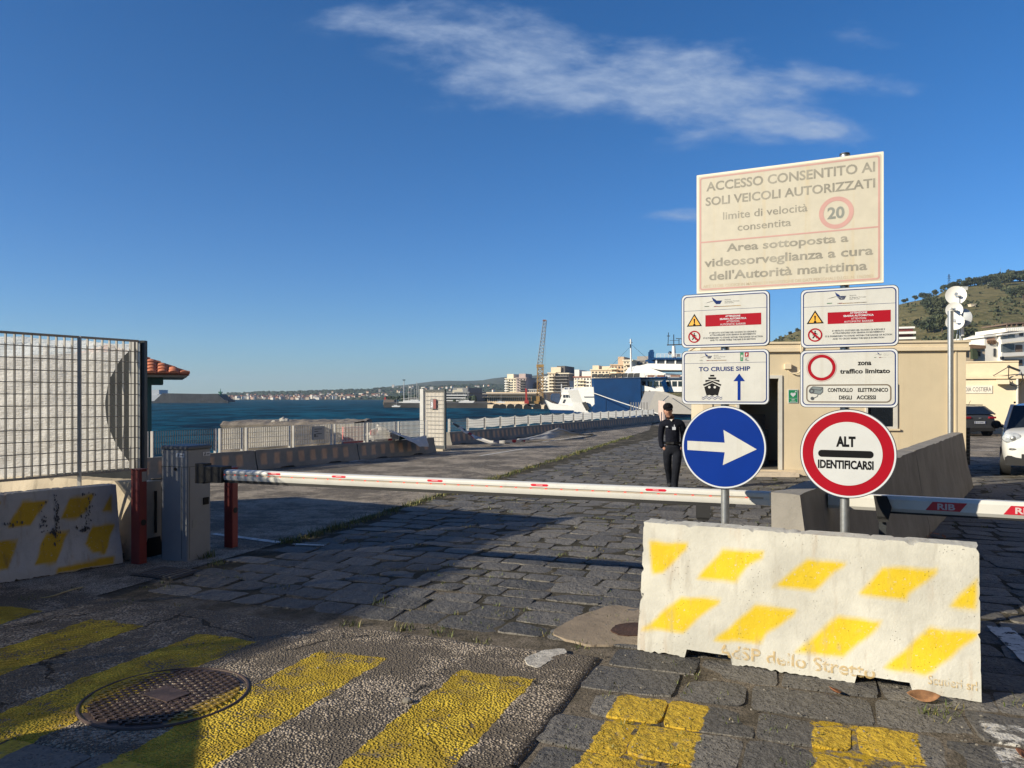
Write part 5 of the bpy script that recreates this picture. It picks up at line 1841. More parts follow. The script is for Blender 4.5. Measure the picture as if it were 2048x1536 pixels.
mb = MB(); b0 = cx_(1991); mb.bbox((b0, -.5, zc_ - .38), (b0 + .48, -.1, zc_ - .18)); mb.build('box_canopy', CGW, cg)
mb = MB(); fz = zc_ + .42
fx = cx_(2013)
mb.bar((fx - .55, -.15, zc_ + .02), (fx, -.6, fz), .03); mb.bar((fx + .05, -.15, zc_ - .1), (fx, -.6, fz), .035); mb.bar((fx, -.6, fz), (fx + .45, -.5, zc_ + .22), .09); mb.ball((fx, -.6, fz), .07, 10, 6)
mb.build('lamp_bracket', DARKSTEEL, cg)
mb = MB(); mb.tube(smooth([(fx + .1, -.15, zc_ - .15), (fx + .12, -.18, zc_ - .4), (fx + .4, -.2, zc_ - .45), (fx + .6, -.16, zc_ - .2), (fx + .55, -.12, zc_ + .2)]), .018, 6); mb.build('cable', RUBBER, cg)
mb = MB()
for k in range(4):
    xx = xg + .5 + k * .9
    mb.bbox((xx, .33, 1.2 if k else 1.9), (xx + .6, .36, 2.3))
mb.build('window', GLASS, cg)

# ------------------------------------------------------------------ cars
def lerp(a, b, t): return a + (b - a) * t
def car(name, label, loc, rz, paint, L=3.7, W=1.65, Hc=1.55, suv=True, scale=1.0, plate='DV 655RT', hatch=True):
    """hatchback: local -y is the front, +y the rear"""
    t = thing(name, label, 'car', loc, rz)
    t.scale = (scale,) * 3
    hw = W / 2
    bh = .92 if suv else .95                       # belt line
    # lower shell stations along the length: y, half width, floor, bumper height, bonnet/belt height, half width on top
    stn = [(-L / 2, hw * .62, .36, .52, .70, hw * .50), (-L / 2 + .06, hw * .80, .28, .55, .80, hw * .66), (-L / 2 + .20, hw * .93, .24, .60, .90, hw * .78), (-L / 2 + .50, hw * .99, .22, .62, .98, hw * .86),
           (-L / 2 + .95, hw, .22, .64, 1.04, hw * .93), (-.3, hw, .22, .66, bh + .10, hw * .96), (L / 2 - 1.0, hw, .22, .68, bh + .12, hw * .95), (L / 2 - .40, hw * .98, .24, .66, bh + .13, hw * .92),
           (L / 2 - .12, hw * .92, .28, .62, bh + .08, hw * .84), (L / 2 - .02, hw * .84, .34, .56, bh - .06, hw * .76), (L / 2, hw * .76, .40, .54, bh - .22, hw * .70)]
    mb = MB(); vs, fs = [], []
    ring_n = 0
    for (y, w, z0, zm, z1, wt) in stn:
        half = [(0, z0), (w * .75, z0), (w * .96, z0 + .05), (w, zm), (w * .985, lerp(zm, z1, .6)), (lerp(w, wt, .7), z1 - .04), (wt, z1), (wt * .5, z1 + .03), (0, z1 + .04)]
        rg = [(x, z) for x, z in half] + [(-x, z) for x, z in half[-2:0:-1]]
        ring_n = len(rg)
        vs += [(x, y, z) for x, z in rg]
    for i in range(len(stn) - 1):
        for k in range(ring_n):
            a, b = i * ring_n + k, i * ring_n + (k + 1) % ring_n
            fs.append((a, a + ring_n, b + ring_n, b))
    fs.append(tuple(range(ring_n))); fs.append(tuple((len(stn) - 1) * ring_n + k for k in range(ring_n - 1, -1, -1)))
    mb.add(vs, fs)
    o = mb.build('body', paint, t, smooth=True, angle=60)
    md = o.modifiers.new('sub', 'SUBSURF'); md.levels = 2; md.render_levels = 2
    # cabin
    y0, y1 = -L / 2 + .80, L / 2 - .10
    cz = bh + .10
    bot = [(-hw * .90, y0, cz), (hw * .90, y0, cz), (hw * .88, y1, cz + .02), (-hw * .88, y1, cz + .02)]
    ty0, ty1 = y0 + (.62 if suv else .85), y1 - (.28 if suv else .55)
    topw = hw * .74
    top = [(-topw, ty0, Hc - .03), (topw, ty0, Hc - .03), (topw * .96, ty1, Hc - .04), (-topw * .96, ty1, Hc - .04)]
    mb = MB(); mb.add(bot + top, [(0, 1, 5, 4), (1, 2, 6, 5), (2, 3, 7, 6), (3, 0, 4, 7)])
    mb.build('windows', GLASS, t)
    mb = MB()
    rim = [Vector(p) for p in top]
    n = 10
    vs, fs = [], []
    for j in range(n + 1):
        for i in range(n + 1):
            u, v = i / n, j / n
            p = rim[0].lerp(rim[1], u).lerp(rim[3].lerp(rim[2], u), v)
            e = min(u, 1 - u, v, 1 - v)
            p.z += .06 * (1 - (1 - min(1, e * 3.2)) ** 2) + .0
            vs.append(p)
    for j in range(n):
        for i in range(n):
            a = j * (n + 1) + i; fs.append((a, a + 1, a + n + 2, a + n + 1))
    mb.add(vs, fs); mb.build('roof', paint, t, smooth=True)
    for sx in (-1, 1):
        mb = MB()
        q0, q1, q2, q3 = [Vector(p) for p in ((bot[0], bot[3], top[3], top[0]) if sx < 0 else (bot[1], bot[2], top[2], top[1]))]
        for a, b, w in ((q0, q3, .06), (q1, q2, .09), (q0.lerp(q1, .48), q3.lerp(q2, .40), .06)):
            mb.bar(a, b, w, .05)
        mb.bar(q3, q2, .05, .05)
        mb.build('pillar', paint, t)
        mb = MB(); mb.bar((sx * topw * .92, ty0 + .1, Hc + .035), (sx * topw * .9, ty1 - .05, Hc + .03), .035, .04); mb.build('roof_rail', RUBBER, t)
        mb = MB(); mb.ball((sx * (hw + .09), y0 + .36, cz + .07), .10, 12, 8, (1.0, .6, .95)); mb.bar((sx * hw * .92, y0 + .36, cz + .02), (sx * (hw + .05), y0 + .36, cz + .05), .05); mb.build('mirror', RUBBER, t, smooth=True)
        # lamps
        mb = MB(); mb.ball((sx * hw * .74, -L / 2 + .165, .83), .16, 16, 10, (1.15, .62, .75)); hl = mb.build('headlight', pmat('lamp_glass', (.45, .48, .52), .12, var=.3, vscale=18, spec=.8), t, smooth=True)
        mb = MB(); mb.ball((sx * hw * .72, -L / 2 + .075, .83), .055, 12, 8, (1, .5, 1)); mb.build('reflector', STEEL, hl, smooth=True)
        mb = MB(); mb.ball((sx * hw * .66, -L / 2 + .075, .60), .10, 14, 8, (1.3, .5, .36)); mb.build('fog_light', pmat('fog_glass', (.10, .10, .10), .3), t, smooth=True)
        mb = MB(); mb.bev_box((sx * hw * .68, L / 2 - .03, bh - .03), (.36, .10, .09), .02); mb.build('tail_light', pmat('tail_red', (.25, .01, .02), .2), t)
    mb = MB(); mb.bev_box((0, -L / 2 + .14, .36), (W * .90, .26, .20), .05); mb.bev_box((0, L / 2 - .14, .38), (W * .88, .28, .20), .05); mb.build('bumper', RUBBER, t)
    mb = MB(); mb.bev_box((0, -L / 2 + .035, .46), (W * .55, .06, .12), .02); mb.build('grille', RUBBER, t)
    for nm, yy, zz in (('number_plate', L / 2 + .012, bh - .26), ('number_plate', -L / 2 + .0, .40)):
        mb = MB(); mb.box((0, yy, zz), (.52, .02, .11)); npl = mb.build(nm, SIGNEDGE, t)
        mb = MB()
        sg = 1 if yy > 0 else -1
        add_text(mb, plate, lambda a, z: Vector((-sg * a, yy + sg * .012, z)), -.19, .19, zz - .03, zz + .03, .02)
        for xx in (-.24, .24): mb.add([(xx - .018, yy + sg * .012, zz - .05), (xx + .018, yy + sg * .012, zz - .05), (xx + .018, yy + sg * .012, zz + .05), (xx - .018, yy + sg * .012, zz + .05)], [(0, 1, 2, 3)])
        mb.build('lettering', BLUEP, npl)
    mb = MB(); mb.ball((0, L / 2 + .005, bh - .06), .05, 12, 8, (1.3, .3, .6)); mb.build('badge', STEEL, t, smooth=True)
    mb = MB(); mb.bar((0, ty1 - .2, Hc + .02), (0, ty1 - .05, Hc + .24), .012); mb.build('aerial', RUBBER, t)
    for sx in (-1, 1):
        for yy in (-L / 2 + .72, L / 2 - .68):
            mb = MB(); mb.tube([(sx * (hw - .19), yy, .31), (sx * (hw + .01), yy, .31)], .31, 24); wh = mb.build('wheel', RUBBER, t, smooth=True, angle=50)
            mb = MB(); mb.tube([(sx * (hw + .005), yy, .31), (sx * (hw + .018), yy, .31)], .19, 20); mb.build('rim', STEEL, wh)
    return t
CARW = pmat('car_white', (.66, .66, .64), .25, var=.02, coat=.6)
CARG = pmat('car_grey', (.045, .047, .052), .3, var=.05, coat=.6)
wc = P(2003, 958, 16.4)
car('parked_car', 'white small hatchback with dark bumper and roof rails, facing us at the picture edge', Vector((wc.x + .80 * .84 + 1.85 * .545, wc.y - .80 * .545 + 1.85 * .84, 0)), R(-33), CARW)
gc = P(1957, 884, 33.5)
car('parked_car', 'dark grey hatchback seen from behind, parked before the coast guard wall', Vector((gc.x, gc.y + 1.9, -.03)), R(183), CARG, L=4.0, W=1.78, Hc=1.47, suv=False, scale=.93, plate='GV 655RT')

# ------------------------------------------------------------------ tiled hut on the quay
TEAL = pmat('teal_paint', (.02, .09, .105), .6, var=.15)
hutd = 18.6
HUTW = 1.9
hcn = Vector(((303 - 1024) / F * hutd, hutd, -.011))
hut = thing('quay_hut', 'small teal hut with a hipped terracotta tile roof, behind the netting', 'hut', hcn - Matrix.Rotation(R(25), 3, 'Z') @ Vector((HUTW / 2, -HUTW / 2, 0)), R(25))
ez = H0 + (795 - 753) * 18.2 / F
mb = MB(); mb.bbox((-HUTW / 2, -HUTW / 2, 0), (HUTW / 2, HUTW / 2, ez + .02)); mb.build('wall', TEAL, hut)
mb = MB(); mb.bbox((HUTW / 2, -HUTW / 2 + .02, ez - .16), (HUTW / 2 + .26, HUTW / 2 - .02, ez - .01)); mb.build('eave_bracket', TEAL, hut)
ov = .827
hb = HUTW / 2 + ov
mb = MB(); mb.bbox((-hb + .06, -hb + .06, ez), (hb - .06, hb - .06, ez + .045)); mb.build('soffit', pmat('soffit_grey', (.28, .27, .25), .6), hut)
TILE = pmat('terracotta_tile', (.52, .17, .08), .75, var=.3, vscale=6)
apex = Vector((0, 0, ez + .75))
mb = MB()
for sx, ax in ((1, 0), (-1, 0), (1, 1), (-1, 1)):
    nrow = 11
    for k in range(15):
        u = -hb + (k + .5) * 2 * hb / 15
        # course of curved tiles running up the slope
        vmax = 1 - abs(u) / hb
        nseg = max(1, int(vmax * 9))
        for j in range(nseg):
            v0, v1 = vmax * j / nseg, vmax * min(1, (j + 1.15) / nseg)
            def pt(uu, v, dz):
                x, y = hb * (1 - v) * sx, uu
                z = ez + .05 + v * .72 + dz
                return Vector((x, y, z)) if ax == 0 else Vector((y, x, z))
            w = 2 * hb / 15 * .5
            vs, fs = [], []
            for (vv, lift) in ((v0, .03), (v1, .0)):
                for q_ in range(5):
                    an = math.pi * q_ / 4
                    vs.append(pt(u - math.cos(an) * w, vv, math.sin(an) * .065 + lift))
            for q_ in range(4): fs.append((q_, q_ + 1, 5 + q_ + 1, 5 + q_))
            fs.append((0, 1, 2, 3, 4))
            mb.add(vs, fs)
    # under-surface
    a, b = ((hb * sx, -hb), (hb * sx, hb))
    if ax: a, b = (a[1], a[0]), (b[1], b[0])
    mb.add([(a[0], a[1], ez + .05), (b[0], b[1], ez + .05), apex], [(0, 1, 2)])
mb.build('roof', TILE, hut, smooth=True, angle=40)

# ------------------------------------------------------------------ quay railings
RAIL = FENCE_WHITE
def rel_row(p0, p1, x): return p0.lerp(p1, on_line(p0, p1, x))
railing = thing('mesh_fence', 'low white mesh railing on the barred barriers, between the cabinet and the tall gate', 'fence', ROW_A0)
ra_d = (ROW_A1 - ROW_A0).normalized()
ra_n = Vector((ra_d.y, -ra_d.x, 0))
def ra(k, z, o=0): return ra_d * k + ra_n * (-.02 + o) + Vector((0, 0, z))
posts = [on_line(ROW_A0, ROW_A1, x) * (ROW_A1 - ROW_A0).length for x in (300, 436, 489, 584, 667, 733, 795, 852)]
for k in posts:
    for dk in (-.06, .06):
        mb = MB(); mb.bar(ra(k + dk, .46), ra(k + dk, 1.0), .05, .05); mb.build('post', RAIL, railing)
zr0, zr1 = .52, 1.0
for a, b in zip(posts[:-1], posts[1:]):
    mb = MB()
    n = int((b - a - .2) / .055)
    for i in range(n + 1):
        k = a + .1 + (b - a - .2) * i / n
        mb.bar(ra(k, zr0, .0), ra(k, zr1, .0), .016, .012)
    for j in range(5): mb.bar(ra(a + .08, zr0 + (zr1 - zr0) * j / 4, .012), ra(b - .08, zr0 + (zr1 - zr0) * j / 4, .012), .009)
    mb.build('mesh_panel', RAIL if a > posts[0] + .1 else pmat('shaded_fence_steel', (.06, .07, .09), .5, .2), railing)  # first panel: the hut's shade is put into a darker steel colour
# notice on the railing
nx0, nx1 = (on_line(ROW_A0, ROW_A1, x) * (ROW_A1 - ROW_A0).length for x in (623, 647))
ntc = thing('notice_board', 'small grey notice wired to the white railing left of the red plastic barrier', 'notice', ROW_A0 + ra(nx0, .62, .05), math.atan2(ra_d.y, ra_d.x))
w_ = nx1 - nx0
mb = MB(); mb.bbox((0, -.01, 0), (w_, .01, .34)); pn = mb.build('panel', pmat('notice_grey', (.33, .33, .33), .5, var=.08), ntc)
mb = MB()
for i in range(4): mb.bbox((.12 if i > 1 else .06, -.013, .26 - i * .06), (w_ - .1 - .12 * (i % 2), -.011, .28 - i * .06))
mb.bbox((.05, -.013, .07), (.11, -.011, .15))
mb.build('print', GREYTXT, pn)
# red plastic barrier behind the railing
rbp = P(703, 890, 22.6)
rb = thing('plastic_barrier', 'faded red plastic barrier standing behind the white railing', 'plastic barrier', Vector((rbp.x, 22.9, -.03)), R(35))
RPL = pmat('faded_red_plastic', (.52, .13, .10), .5, var=.1)
mb = MB(); mb.prism([(-.36, -.06, .0), (.36, -.06, .0), (.32, -.04, .86), (-.32, -.04, .86)], (0, .14, 0))
mb.build('body', RPL, rb)
mb = MB(); mb.bev_box((0, 0, .2), (.86, .34, .12), .03)
for k in range(4): mb.bbox((-.30 + k * .17, -.11, .27), (-.20 + k * .17, -.02, .32))
mb.build('foot', pmat('red_plastic', (.50, .03, .03), .5, var=.1), rb)

# tall gate leaf with white backing
gA, gB = P(850, 893, 25.0), P(888, 890, 24.6)
gA.z = gB.z = 0
ga_d = (gB - gA).normalized()
gw = (gB - gA).length
gh = H0 + (795 - 779) * 24.8 / F
gate = thing('gate_leaf', 'tall narrow grating gate with white backing between the two railings', 'gate', gA, math.atan2(ga_d.y, ga_d.x))
mb = MB(); mb.bbox((.0, .03, .14), (gw - .03, .035, gh - .06)); mb.build('white_backing', M_NET if False else pmat('gate_sheet', (.74, .68, .60), .7, var=.06, vscale=4), gate)
mb = MB()
for j in range(14): mb.bar((0, 0, .16 + (gh - .24) * j / 13), (gw, 0, .16 + (gh - .24) * j / 13), .010)
for i in range(15): mb.bar((gw * i / 14, .005, .14), (gw * i / 14, .005, gh - .05), .008)
mb.build('grating', FENCE_GREY, gate)
mb = MB(); mb.bbox((-.03, -.02, gh - .06), (gw + .04, .05, gh)); mb.bbox((gw - .01, -.02, 0), (gw + .06, .05, gh - .062)); mb.bbox((-.03, -.02, .06), (gw - .012, .05, .13)); mb.build('frame', DARKSTEEL, gate)
mb = MB(); mb.bbox((-.19, -.03, 0), (-.05, .12, gh + .02)); mb.build('post', pmat('gate_post_grey', (.46, .45, .43), .5), gate)
mb = MB(); mb.bbox((-.06, -.2, .0), (gw + .1, .25, .055)); mb.build('threshold', M_BARE, gate)
gs = thing('gate_sign', 'small dark sign with number 3 and a red half, on the tall gate', 'sign', gA + ga_d * (gw * .46) + Vector((.0, -.02, 0)) + Vector((0, 0, H0 + (795 - 808) * 24.8 / F)), math.atan2(ga_d.y, ga_d.x))
mb = MB(); mb.bbox((-.12, -.012, -.165), (.115, .0, .165)); pn = mb.build('panel', DARKSTEEL, gs)
mb = MB(); mb.bbox((-.11, -.016, -.15), (-.005, -.0125, .15)); mb.build('grey_field', pmat('sign_grey', (.26, .25, .25), .5), pn)
mb = MB(); mb.bbox((.0, -.016, -.15), (.105, -.0125, .15)); mb.build('red_field', pmat('sign_dark_red', (.20, .03, .025), .5, var=.2, vscale=20), pn)
mb = MB(); add_text(mb, '3', lambda a, z: Vector((a, -.018, z)), -.098, -.02, -.11, .06, .04); mb.build('lettering', SIGNEDGE, pn)

# sheeted fence on the far row
M_SHEET = bpy.data.materials.new('white_sheet'); M_SHEET.use_nodes = True
_g = NT(M_SHEET.node_tree)
_b = _g.n['Principled BSDF']
_t = _g.node('ShaderNodeBsdfTranslucent'); _t.inputs[0].default_value = (.82, .80, .75, 1)
_b.inputs['Base Color'].default_value = (.72, .70, .66, 1); _b.inputs['Roughness'].default_value = .7
_m = _g.node('ShaderNodeMixShader'); _m.inputs[0].default_value = .6
_g.l.new(_b.outputs[0], _m.inputs[1]); _g.l.new(_t.outputs[0], _m.inputs[2]); _g.l.new(_m.outputs[0], _g.n['Material Output'].inputs[0])
fence_b = thing('mesh_fence', 'long white sheeted fence on the barred barriers beyond the tall gate', 'fence', ROW_B0)
rb_dd = (ROW_B1 - ROW_B0).normalized()
rb_nn = Vector((rb_dd.y, -rb_dd.x, 0))
lb_ = (ROW_B1 - ROW_B0).length
def rbp_(k, z, o=0): return rb_dd * k + rb_nn * o + Vector((0, 0, z))
k = .1
i = 0
pk = []
while k < lb_:
    pk.append(k); k += 1.38
for i, k in enumerate(pk):
    for dk in (-.04, .05):
        mb = MB(); mb.bar(rbp_(k + dk, .46), rbp_(k + dk, .93), .045, .045); mb.build('post', RAIL, fence_b)
    if i + 1 < len(pk):
        k2 = pk[i + 1]
        mb = MB(); vs, fs = [], []
        sag = .03 + .03 * rnd.random()
        lo = .53 + .03 * rnd.random()
        for q_ in range(9):
            u = q_ / 8
            kk = k + .06 + (k2 - k - .12) * u
            vs += [rbp_(kk, lo + .02 * math.sin(u * 5 + i), -.02), rbp_(kk, .91 - sag * math.sin(u * math.pi), -.02 - .03 * math.sin(u * math.pi))]
        fs = [(2 * q_, 2 * q_ + 2, 2 * q_ + 3, 2 * q_ + 1) for q_ in range(8)]
        if i > 0:
            mb.add(vs, fs); mb.build('white_sheet', M_SHEET, fence_b, smooth=True)
        mb = MB()
        for j in range(5): mb.bar(rbp_(k, .52 + .39 * j / 4, .02), rbp_(k2, .52 + .39 * j / 4, .02), .009)
        if i < 8:
            for q_ in range(1, 22): mb.bar(rbp_(k + (k2 - k) * q_ / 22, .52, .014), rbp_(k + (k2 - k) * q_ / 22, .91, .014), .006)
        mb.build('wire', FENCE_GREY, fence_b)

# draped cloths
def cloth(name, label, pts_top, pts_bot, mat, thick=.0, fold=.05, nu=40, nv=14, seed=0):
    """cloth between two polylines of world points"""
    def along(pts, u):
        x = u * (len(pts) - 1); i = min(int(x), len(pts) - 2)
        return Vector(pts[i]).lerp(Vector(pts[i + 1]), x - i)
    vs, fs = [], []
    for j in range(nv + 1):
        for i in range(nu + 1):
            u, v = i / nu, j / nv
            p = along(pts_top, u).lerp(along(pts_bot, u), v)
            n = mnoise.noise_vector(Vector((u * 7 + seed, v * 4, seed)))
            p += n * fold
            p.z = max(p.z, .02)
            vs.append(p)
    for j in range(nv):
        for i in range(nu):
            a = j * (nu + 1) + i; fs.append((a, a + 1, a + nu + 2, a + nu + 1))
    mb = MB(); mb.add(vs, fs)
    o = mb.build(name, mat, smooth=True)
    md = o.modifiers.new('thick', 'SOLIDIFY'); md.thickness = .006
    return tag(o, label, 'cloth')
def mat_flags():
    m = bpy.data.materials.new('banner_with_flags'); m.use_nodes = True
    g = NT(m.node_tree); b = g.n['Principled BSDF']
    co = g.node('ShaderNodeTexCoord').outputs['Object']
    s_ = g.scale(co, (5.0, 2.6, 6.0))
    c = g.voro(s_, 1.0, 'Color', rand=.35)
    sc = g.node('ShaderNodeSeparateColor'); g.l.new(c, sc.inputs[0])
    col = g.ramp(sc.outputs[0], [(0, (.50, .47, .42)), (.52, (.58, .55, .50)), (.60, (.10, .08, .05)), (.68, (.01, .05, .03)), (.76, (.52, .49, .45)), (.86, (.30, .02, .03)), (.93, (.015, .02, .05))], 'CONSTANT')
    g.l.new(col, b.inputs['Base Color']); b.inputs['Roughness'].default_value = .8
    return m
def PW(x, y, d): return P(x, y, d)
cloth('banner', 'crumpled banner printed with small flags hanging on the railing left of the tall gate',
      [PW(728, 868, 21.9), PW(742, 862, 22.0), PW(758, 849, 22.1), PW(775, 860, 22.2), PW(800, 868, 22.4)], [PW(735, 879, 21.8), PW(750, 883, 21.9), PW(770, 882, 22.1), PW(790, 880, 22.3), PW(812, 879, 22.4)], mat_flags(), fold=.07, seed=2)
GREYCLOTH = pmat('grey_cloth', (.42, .40, .37), .85, var=.12)
cloth('cloth_sheet', 'white sheet sagging from the banner over the barrier to the tall gate',
      [PW(772, 858, 22.0), PW(800, 868, 22.3), PW(825, 877, 22.7), PW(840, 874, 22.8), PW(852, 870, 23.2)], [PW(776, 862, 22.0), PW(800, 872, 22.0), PW(822, 884, 22.2), PW(840, 894, 22.4), PW(858, 893, 22.8)], pmat('offwhite_cloth', (.52, .50, .47), .85, var=.08), fold=.03, seed=5)
cloth('cloth_sheet', 'long pale cloth sagging from the fence end past the tall gate to the road',
      [PW(903, 842, 26.9), PW(925, 856, 27.3), PW(950, 872, 27.6), PW(980, 880, 27.2), PW(1010, 881, 27.0), PW(1050, 880, 27.6)], [PW(905, 846, 26.8), PW(925, 862, 27.0), PW(950, 878, 27.1), PW(980, 886.5, 26.9), PW(1010, 887.5, 27.0), PW(1050, 884, 27.6)], mat_flags(), fold=.04, seed=8)
cloth('cloth_sheet', 'grey cloth heap with a peak lying against the barred barrier row',
      [PW(1035, 877, 29.0), PW(1070, 872, 30.0), PW(1095, 864, 30.6), PW(1117, 854, 31.0), PW(1140, 865, 31.8), PW(1170, 868, 33.0), PW(1185, 866, 34.0)], [PW(1035, 882, 28.6), PW(1070, 879, 29.6), PW(1095, 878, 30.0), PW(1117, 874, 31.0), PW(1140, 871, 32.2), PW(1170, 871, 33.4), PW(1188, 868.5, 35)], GREYCLOTH, fold=.06, seed=11)
HAZE = .00019
# ------------------------------------------------------------------ broken pier block and rocks
pd = 31.0
pb = thing('pier_block', 'broken concrete pier block standing in the sea behind the white railing', 'pier', Vector((P(440, 848, pd).x, pd, SEA_Z)))
M_PIER = concrete('sea_worn_concrete', (.26, .22, .175), dark=.5, bump=.05)
ptz = P(440, 850, pd).z - SEA_Z
px1 = P(706, 850, pd).x - pb.location.x
vs, fs = [], []
nx, nz_, ny = 60, 16, 14
for j in range(nz_ + 1):
    for i in range(nx + 1):
        p = Vector((px1 * i / nx, 0, ptz * j / nz_))
        n = mnoise.noise_vector(Vector((p.x * 1.6, p.z * 3, 1))) * .10
        vs.append(p + Vector((0, n.y - (.10 if p.z < .5 else 0), n.z * .4 if j == nz_ else 0)))
base = len(vs)
for j in range(ny + 1):
    for i in range(nx + 1):
        q = vs[nz_ * (nx + 1) + i].copy() if j == 0 else Vector((px1 * i / nx, 4.2 * j / ny, ptz + .10 + .10 * mnoise.noise(Vector((i * .3, j * .4, 3)))))
        vs.append(q)
for (b0, m_) in ((0, nz_), (base, ny)):
    for j in range(m_):
        for i in range(nx):
            a = b0 + j * (nx + 1) + i
            fs.append((a, a + 1, a + nx + 2, a + nx + 1))
s0 = len(vs)
vs += [Vector((0, 0, 0)), Vector((0, 0, ptz)), Vector((0, 4.2, ptz + .1)), Vector((0, 4.2, 0)), Vector((px1, 0, 0)), Vector((px1, 0, ptz)), Vector((px1, 4.2, ptz + .1)), Vector((px1, 4.2, 0))]
fs += [(s0, s0 + 1, s0 + 2, s0 + 3), (s0 + 7, s0 + 6, s0 + 5, s0 + 4), (s0 + 3, s0 + 2, s0 + 6, s0 + 7)]
mb = MB(); mb.add(vs, fs); mb.build('block', M_PIER, pb, smooth=True, angle=50)
ROCK = pmat('pale_rock', (.40, .37, .32), .9, var=.3, vscale=5, bump=.06, bscale=8)
def rock(c, r, label, seed):
    mb = MB(); mb.ball((0, 0, 0), r, 14, 10, (1.1, .9, .8))
    for v in mb.v: v += v.normalized() * r * .55 * mnoise.noise(v / r * 1.5 + Vector((seed, 0, 0)))
    o = mb.build('rock', ROCK, smooth=True, angle=30); o.location = c
    return tag(o, label, 'rock', 'loose rocks on the pier block')
for x, y, r, s_, lb in ((567, 842, .19, 1, 'largest pale rock on top of the broken pier block'), (549, 845, .15, 2, 'round pale rock beside the largest one on the pier block'), (521, 848, .11, 3, 'small pale rock at the outer side of the rock heap'), (514, 848, .08, 4, 'smallest pale rock at the end of the heap'), (535, 849, .07, 5, 'flat pale rock in the gap of the heap')):
    rock(P(x, y, pd + 1.2), r, lb, s_)

# ------------------------------------------------------------------ breakwater, beacon, far ship
SLV = 0.0
def PS(x, y, d):
    """like P, on a plane turned a little towards the sun side"""
    return P(x, y, d + SLV * (x - 1240))


def ext(pts, d, thick, z_shift=0):
    """outline given as photo points at distance d, with a real depth"""
    return [PS(x, y, d) for x, y in pts], Vector((0, thick, 0))
def ext_mb(pts, d, thick, off=0):
    mb = MB(); p, o = ext(pts, d + off, thick); mb.prism(p, o); return mb
DSTONE = pmat('dark_breakwater_stone', (.045, .048, .055), .9, var=.3, vscale=.3, bump=.2, bscale=1.5)
bw_d = 330
bw = thing('breakwater', 'dark grey breakwater wall with a beacon at its tip, far out on the sea', 'breakwater', P(380, 803, bw_d))
mb = MB()
mb.prism([P(306, 804, bw_d), P(325, 786.5, bw_d), P(435, 788.5, bw_d), P(448, 799, bw_d), P(454, 801.5, bw_d), P(454, 804, bw_d)], (0, 10, 0))
mb.build('wall', DSTONE, bw, world=True)
mb = MB(); mb.prism([P(300, 806, bw_d - 2), P(300, 802, bw_d - 2), P(456, 801.5, bw_d - 2), P(456, 806, bw_d - 2)], (0, 1.9, 0)); mb.build('foot', DSTONE, bw, world=True)
bc = thing('beacon', 'small green harbour beacon on the tip of the breakwater', 'beacon', P(441, 799, bw_d + 3))
GB = pmat('beacon_green', (.01, .12, .07), .5)
mb = MB(); b_ = P(441, 799, bw_d + 3); z1 = P(441, 786, bw_d + 3).z
mb.tube([b_, Vector((b_.x, b_.y, b_.z + (z1 - b_.z) * .55)), Vector((b_.x, b_.y, z1))], [1.5, .8, .55], 10); mb.build('tower', GB, bc, world=True)
mb = MB(); mb.tube([Vector((b_.x, b_.y, z1)), Vector((b_.x, b_.y, P(441, 777, bw_d + 3).z))], [.25, .08], 6); mb.box((b_.x, b_.y, z1 + .3), (1.4, 1.4, .5)); mb.build('light_mast', GB, bc, world=True)
SHIPW = pmat('ship_white', (.72, .70, .66), .5, var=.05, streak=.12, dirtcol=(.35, .25, .16))
SHIPB = pmat('ship_blue', (.0015, .033, .115), .5, var=.14, vscale=.8, streak=.25, dirtcol=(.004, .022, .06), spec=.1)
SHIPD = pmat('ship_dark_blue', (.006, .025, .07), .5, var=.1)
fs_ = thing('moored_ship', 'pale ship showing beside the teal hut behind the breakwater', 'ship', P(300, 803, bw_d + 25))
mb = ext_mb([(240, 803), (236, 795), (250, 790), (312, 790), (322, 788), (312, 803)], bw_d + 20, 12); mb.build('hull', pmat('ship_pale', (.45, .47, .50), .6), fs_, world=True)
mb = ext_mb([(250, 790), (250, 780), (318, 779.5), (318, 788), (312, 790)], bw_d + 21, 9); mb.build('superstructure', pmat('ship_pale', (.45, .47, .50), .6), fs_, world=True)

# ------------------------------------------------------------------ quay walls and pier across the basin
kind(ext_mb([(767, 815), (768, 805), (800, 806), (980, 806), (980, 817.5), (900, 816)], 196, 60).build('harbour_quay', pmat('dark_quay', (.06, .058, .055), .85, var=.3, vscale=.4)), 'structure')
M_QUAY = concrete('pale_quay', (.50, .41, .30), dark=.5, bump=.03)
pq0, pq1 = Vector((P(975, 816, 196).x, 196, SEA_Z)), Vector((P(1250, 820, 165).x, 165, SEA_Z))
mb = MB(); d_ = (pq1 - pq0)
zq = P(1000, 809, 194).z
mb.prism([pq0, pq1, Vector((pq1.x, pq1.y, zq)), Vector((pq0.x, pq0.y, zq))], (40, 90, 0)); kind(mb.build('pale_pier', M_QUAY), 'structure')
ff = None
for i, x in enumerate((993, 1005, 1021, 1037, 1055, 1074, 1096)):
    t = on_line(pq0, pq1, x); c = pq0.lerp(pq1, t)
    mb = MB(); mb.tube([(0, -.9, 0), (0, -.05, 0)], 1.0, 12)
    o = mb.build('rubber_fender', RUBBER); o.location = (c.x, c.y - .1, P(x, 815.5, c.y).z)
    tag(o, 'round black rubber fender on the pale pier below the crane and warehouse', 'fender', 'fenders of the pale pier')

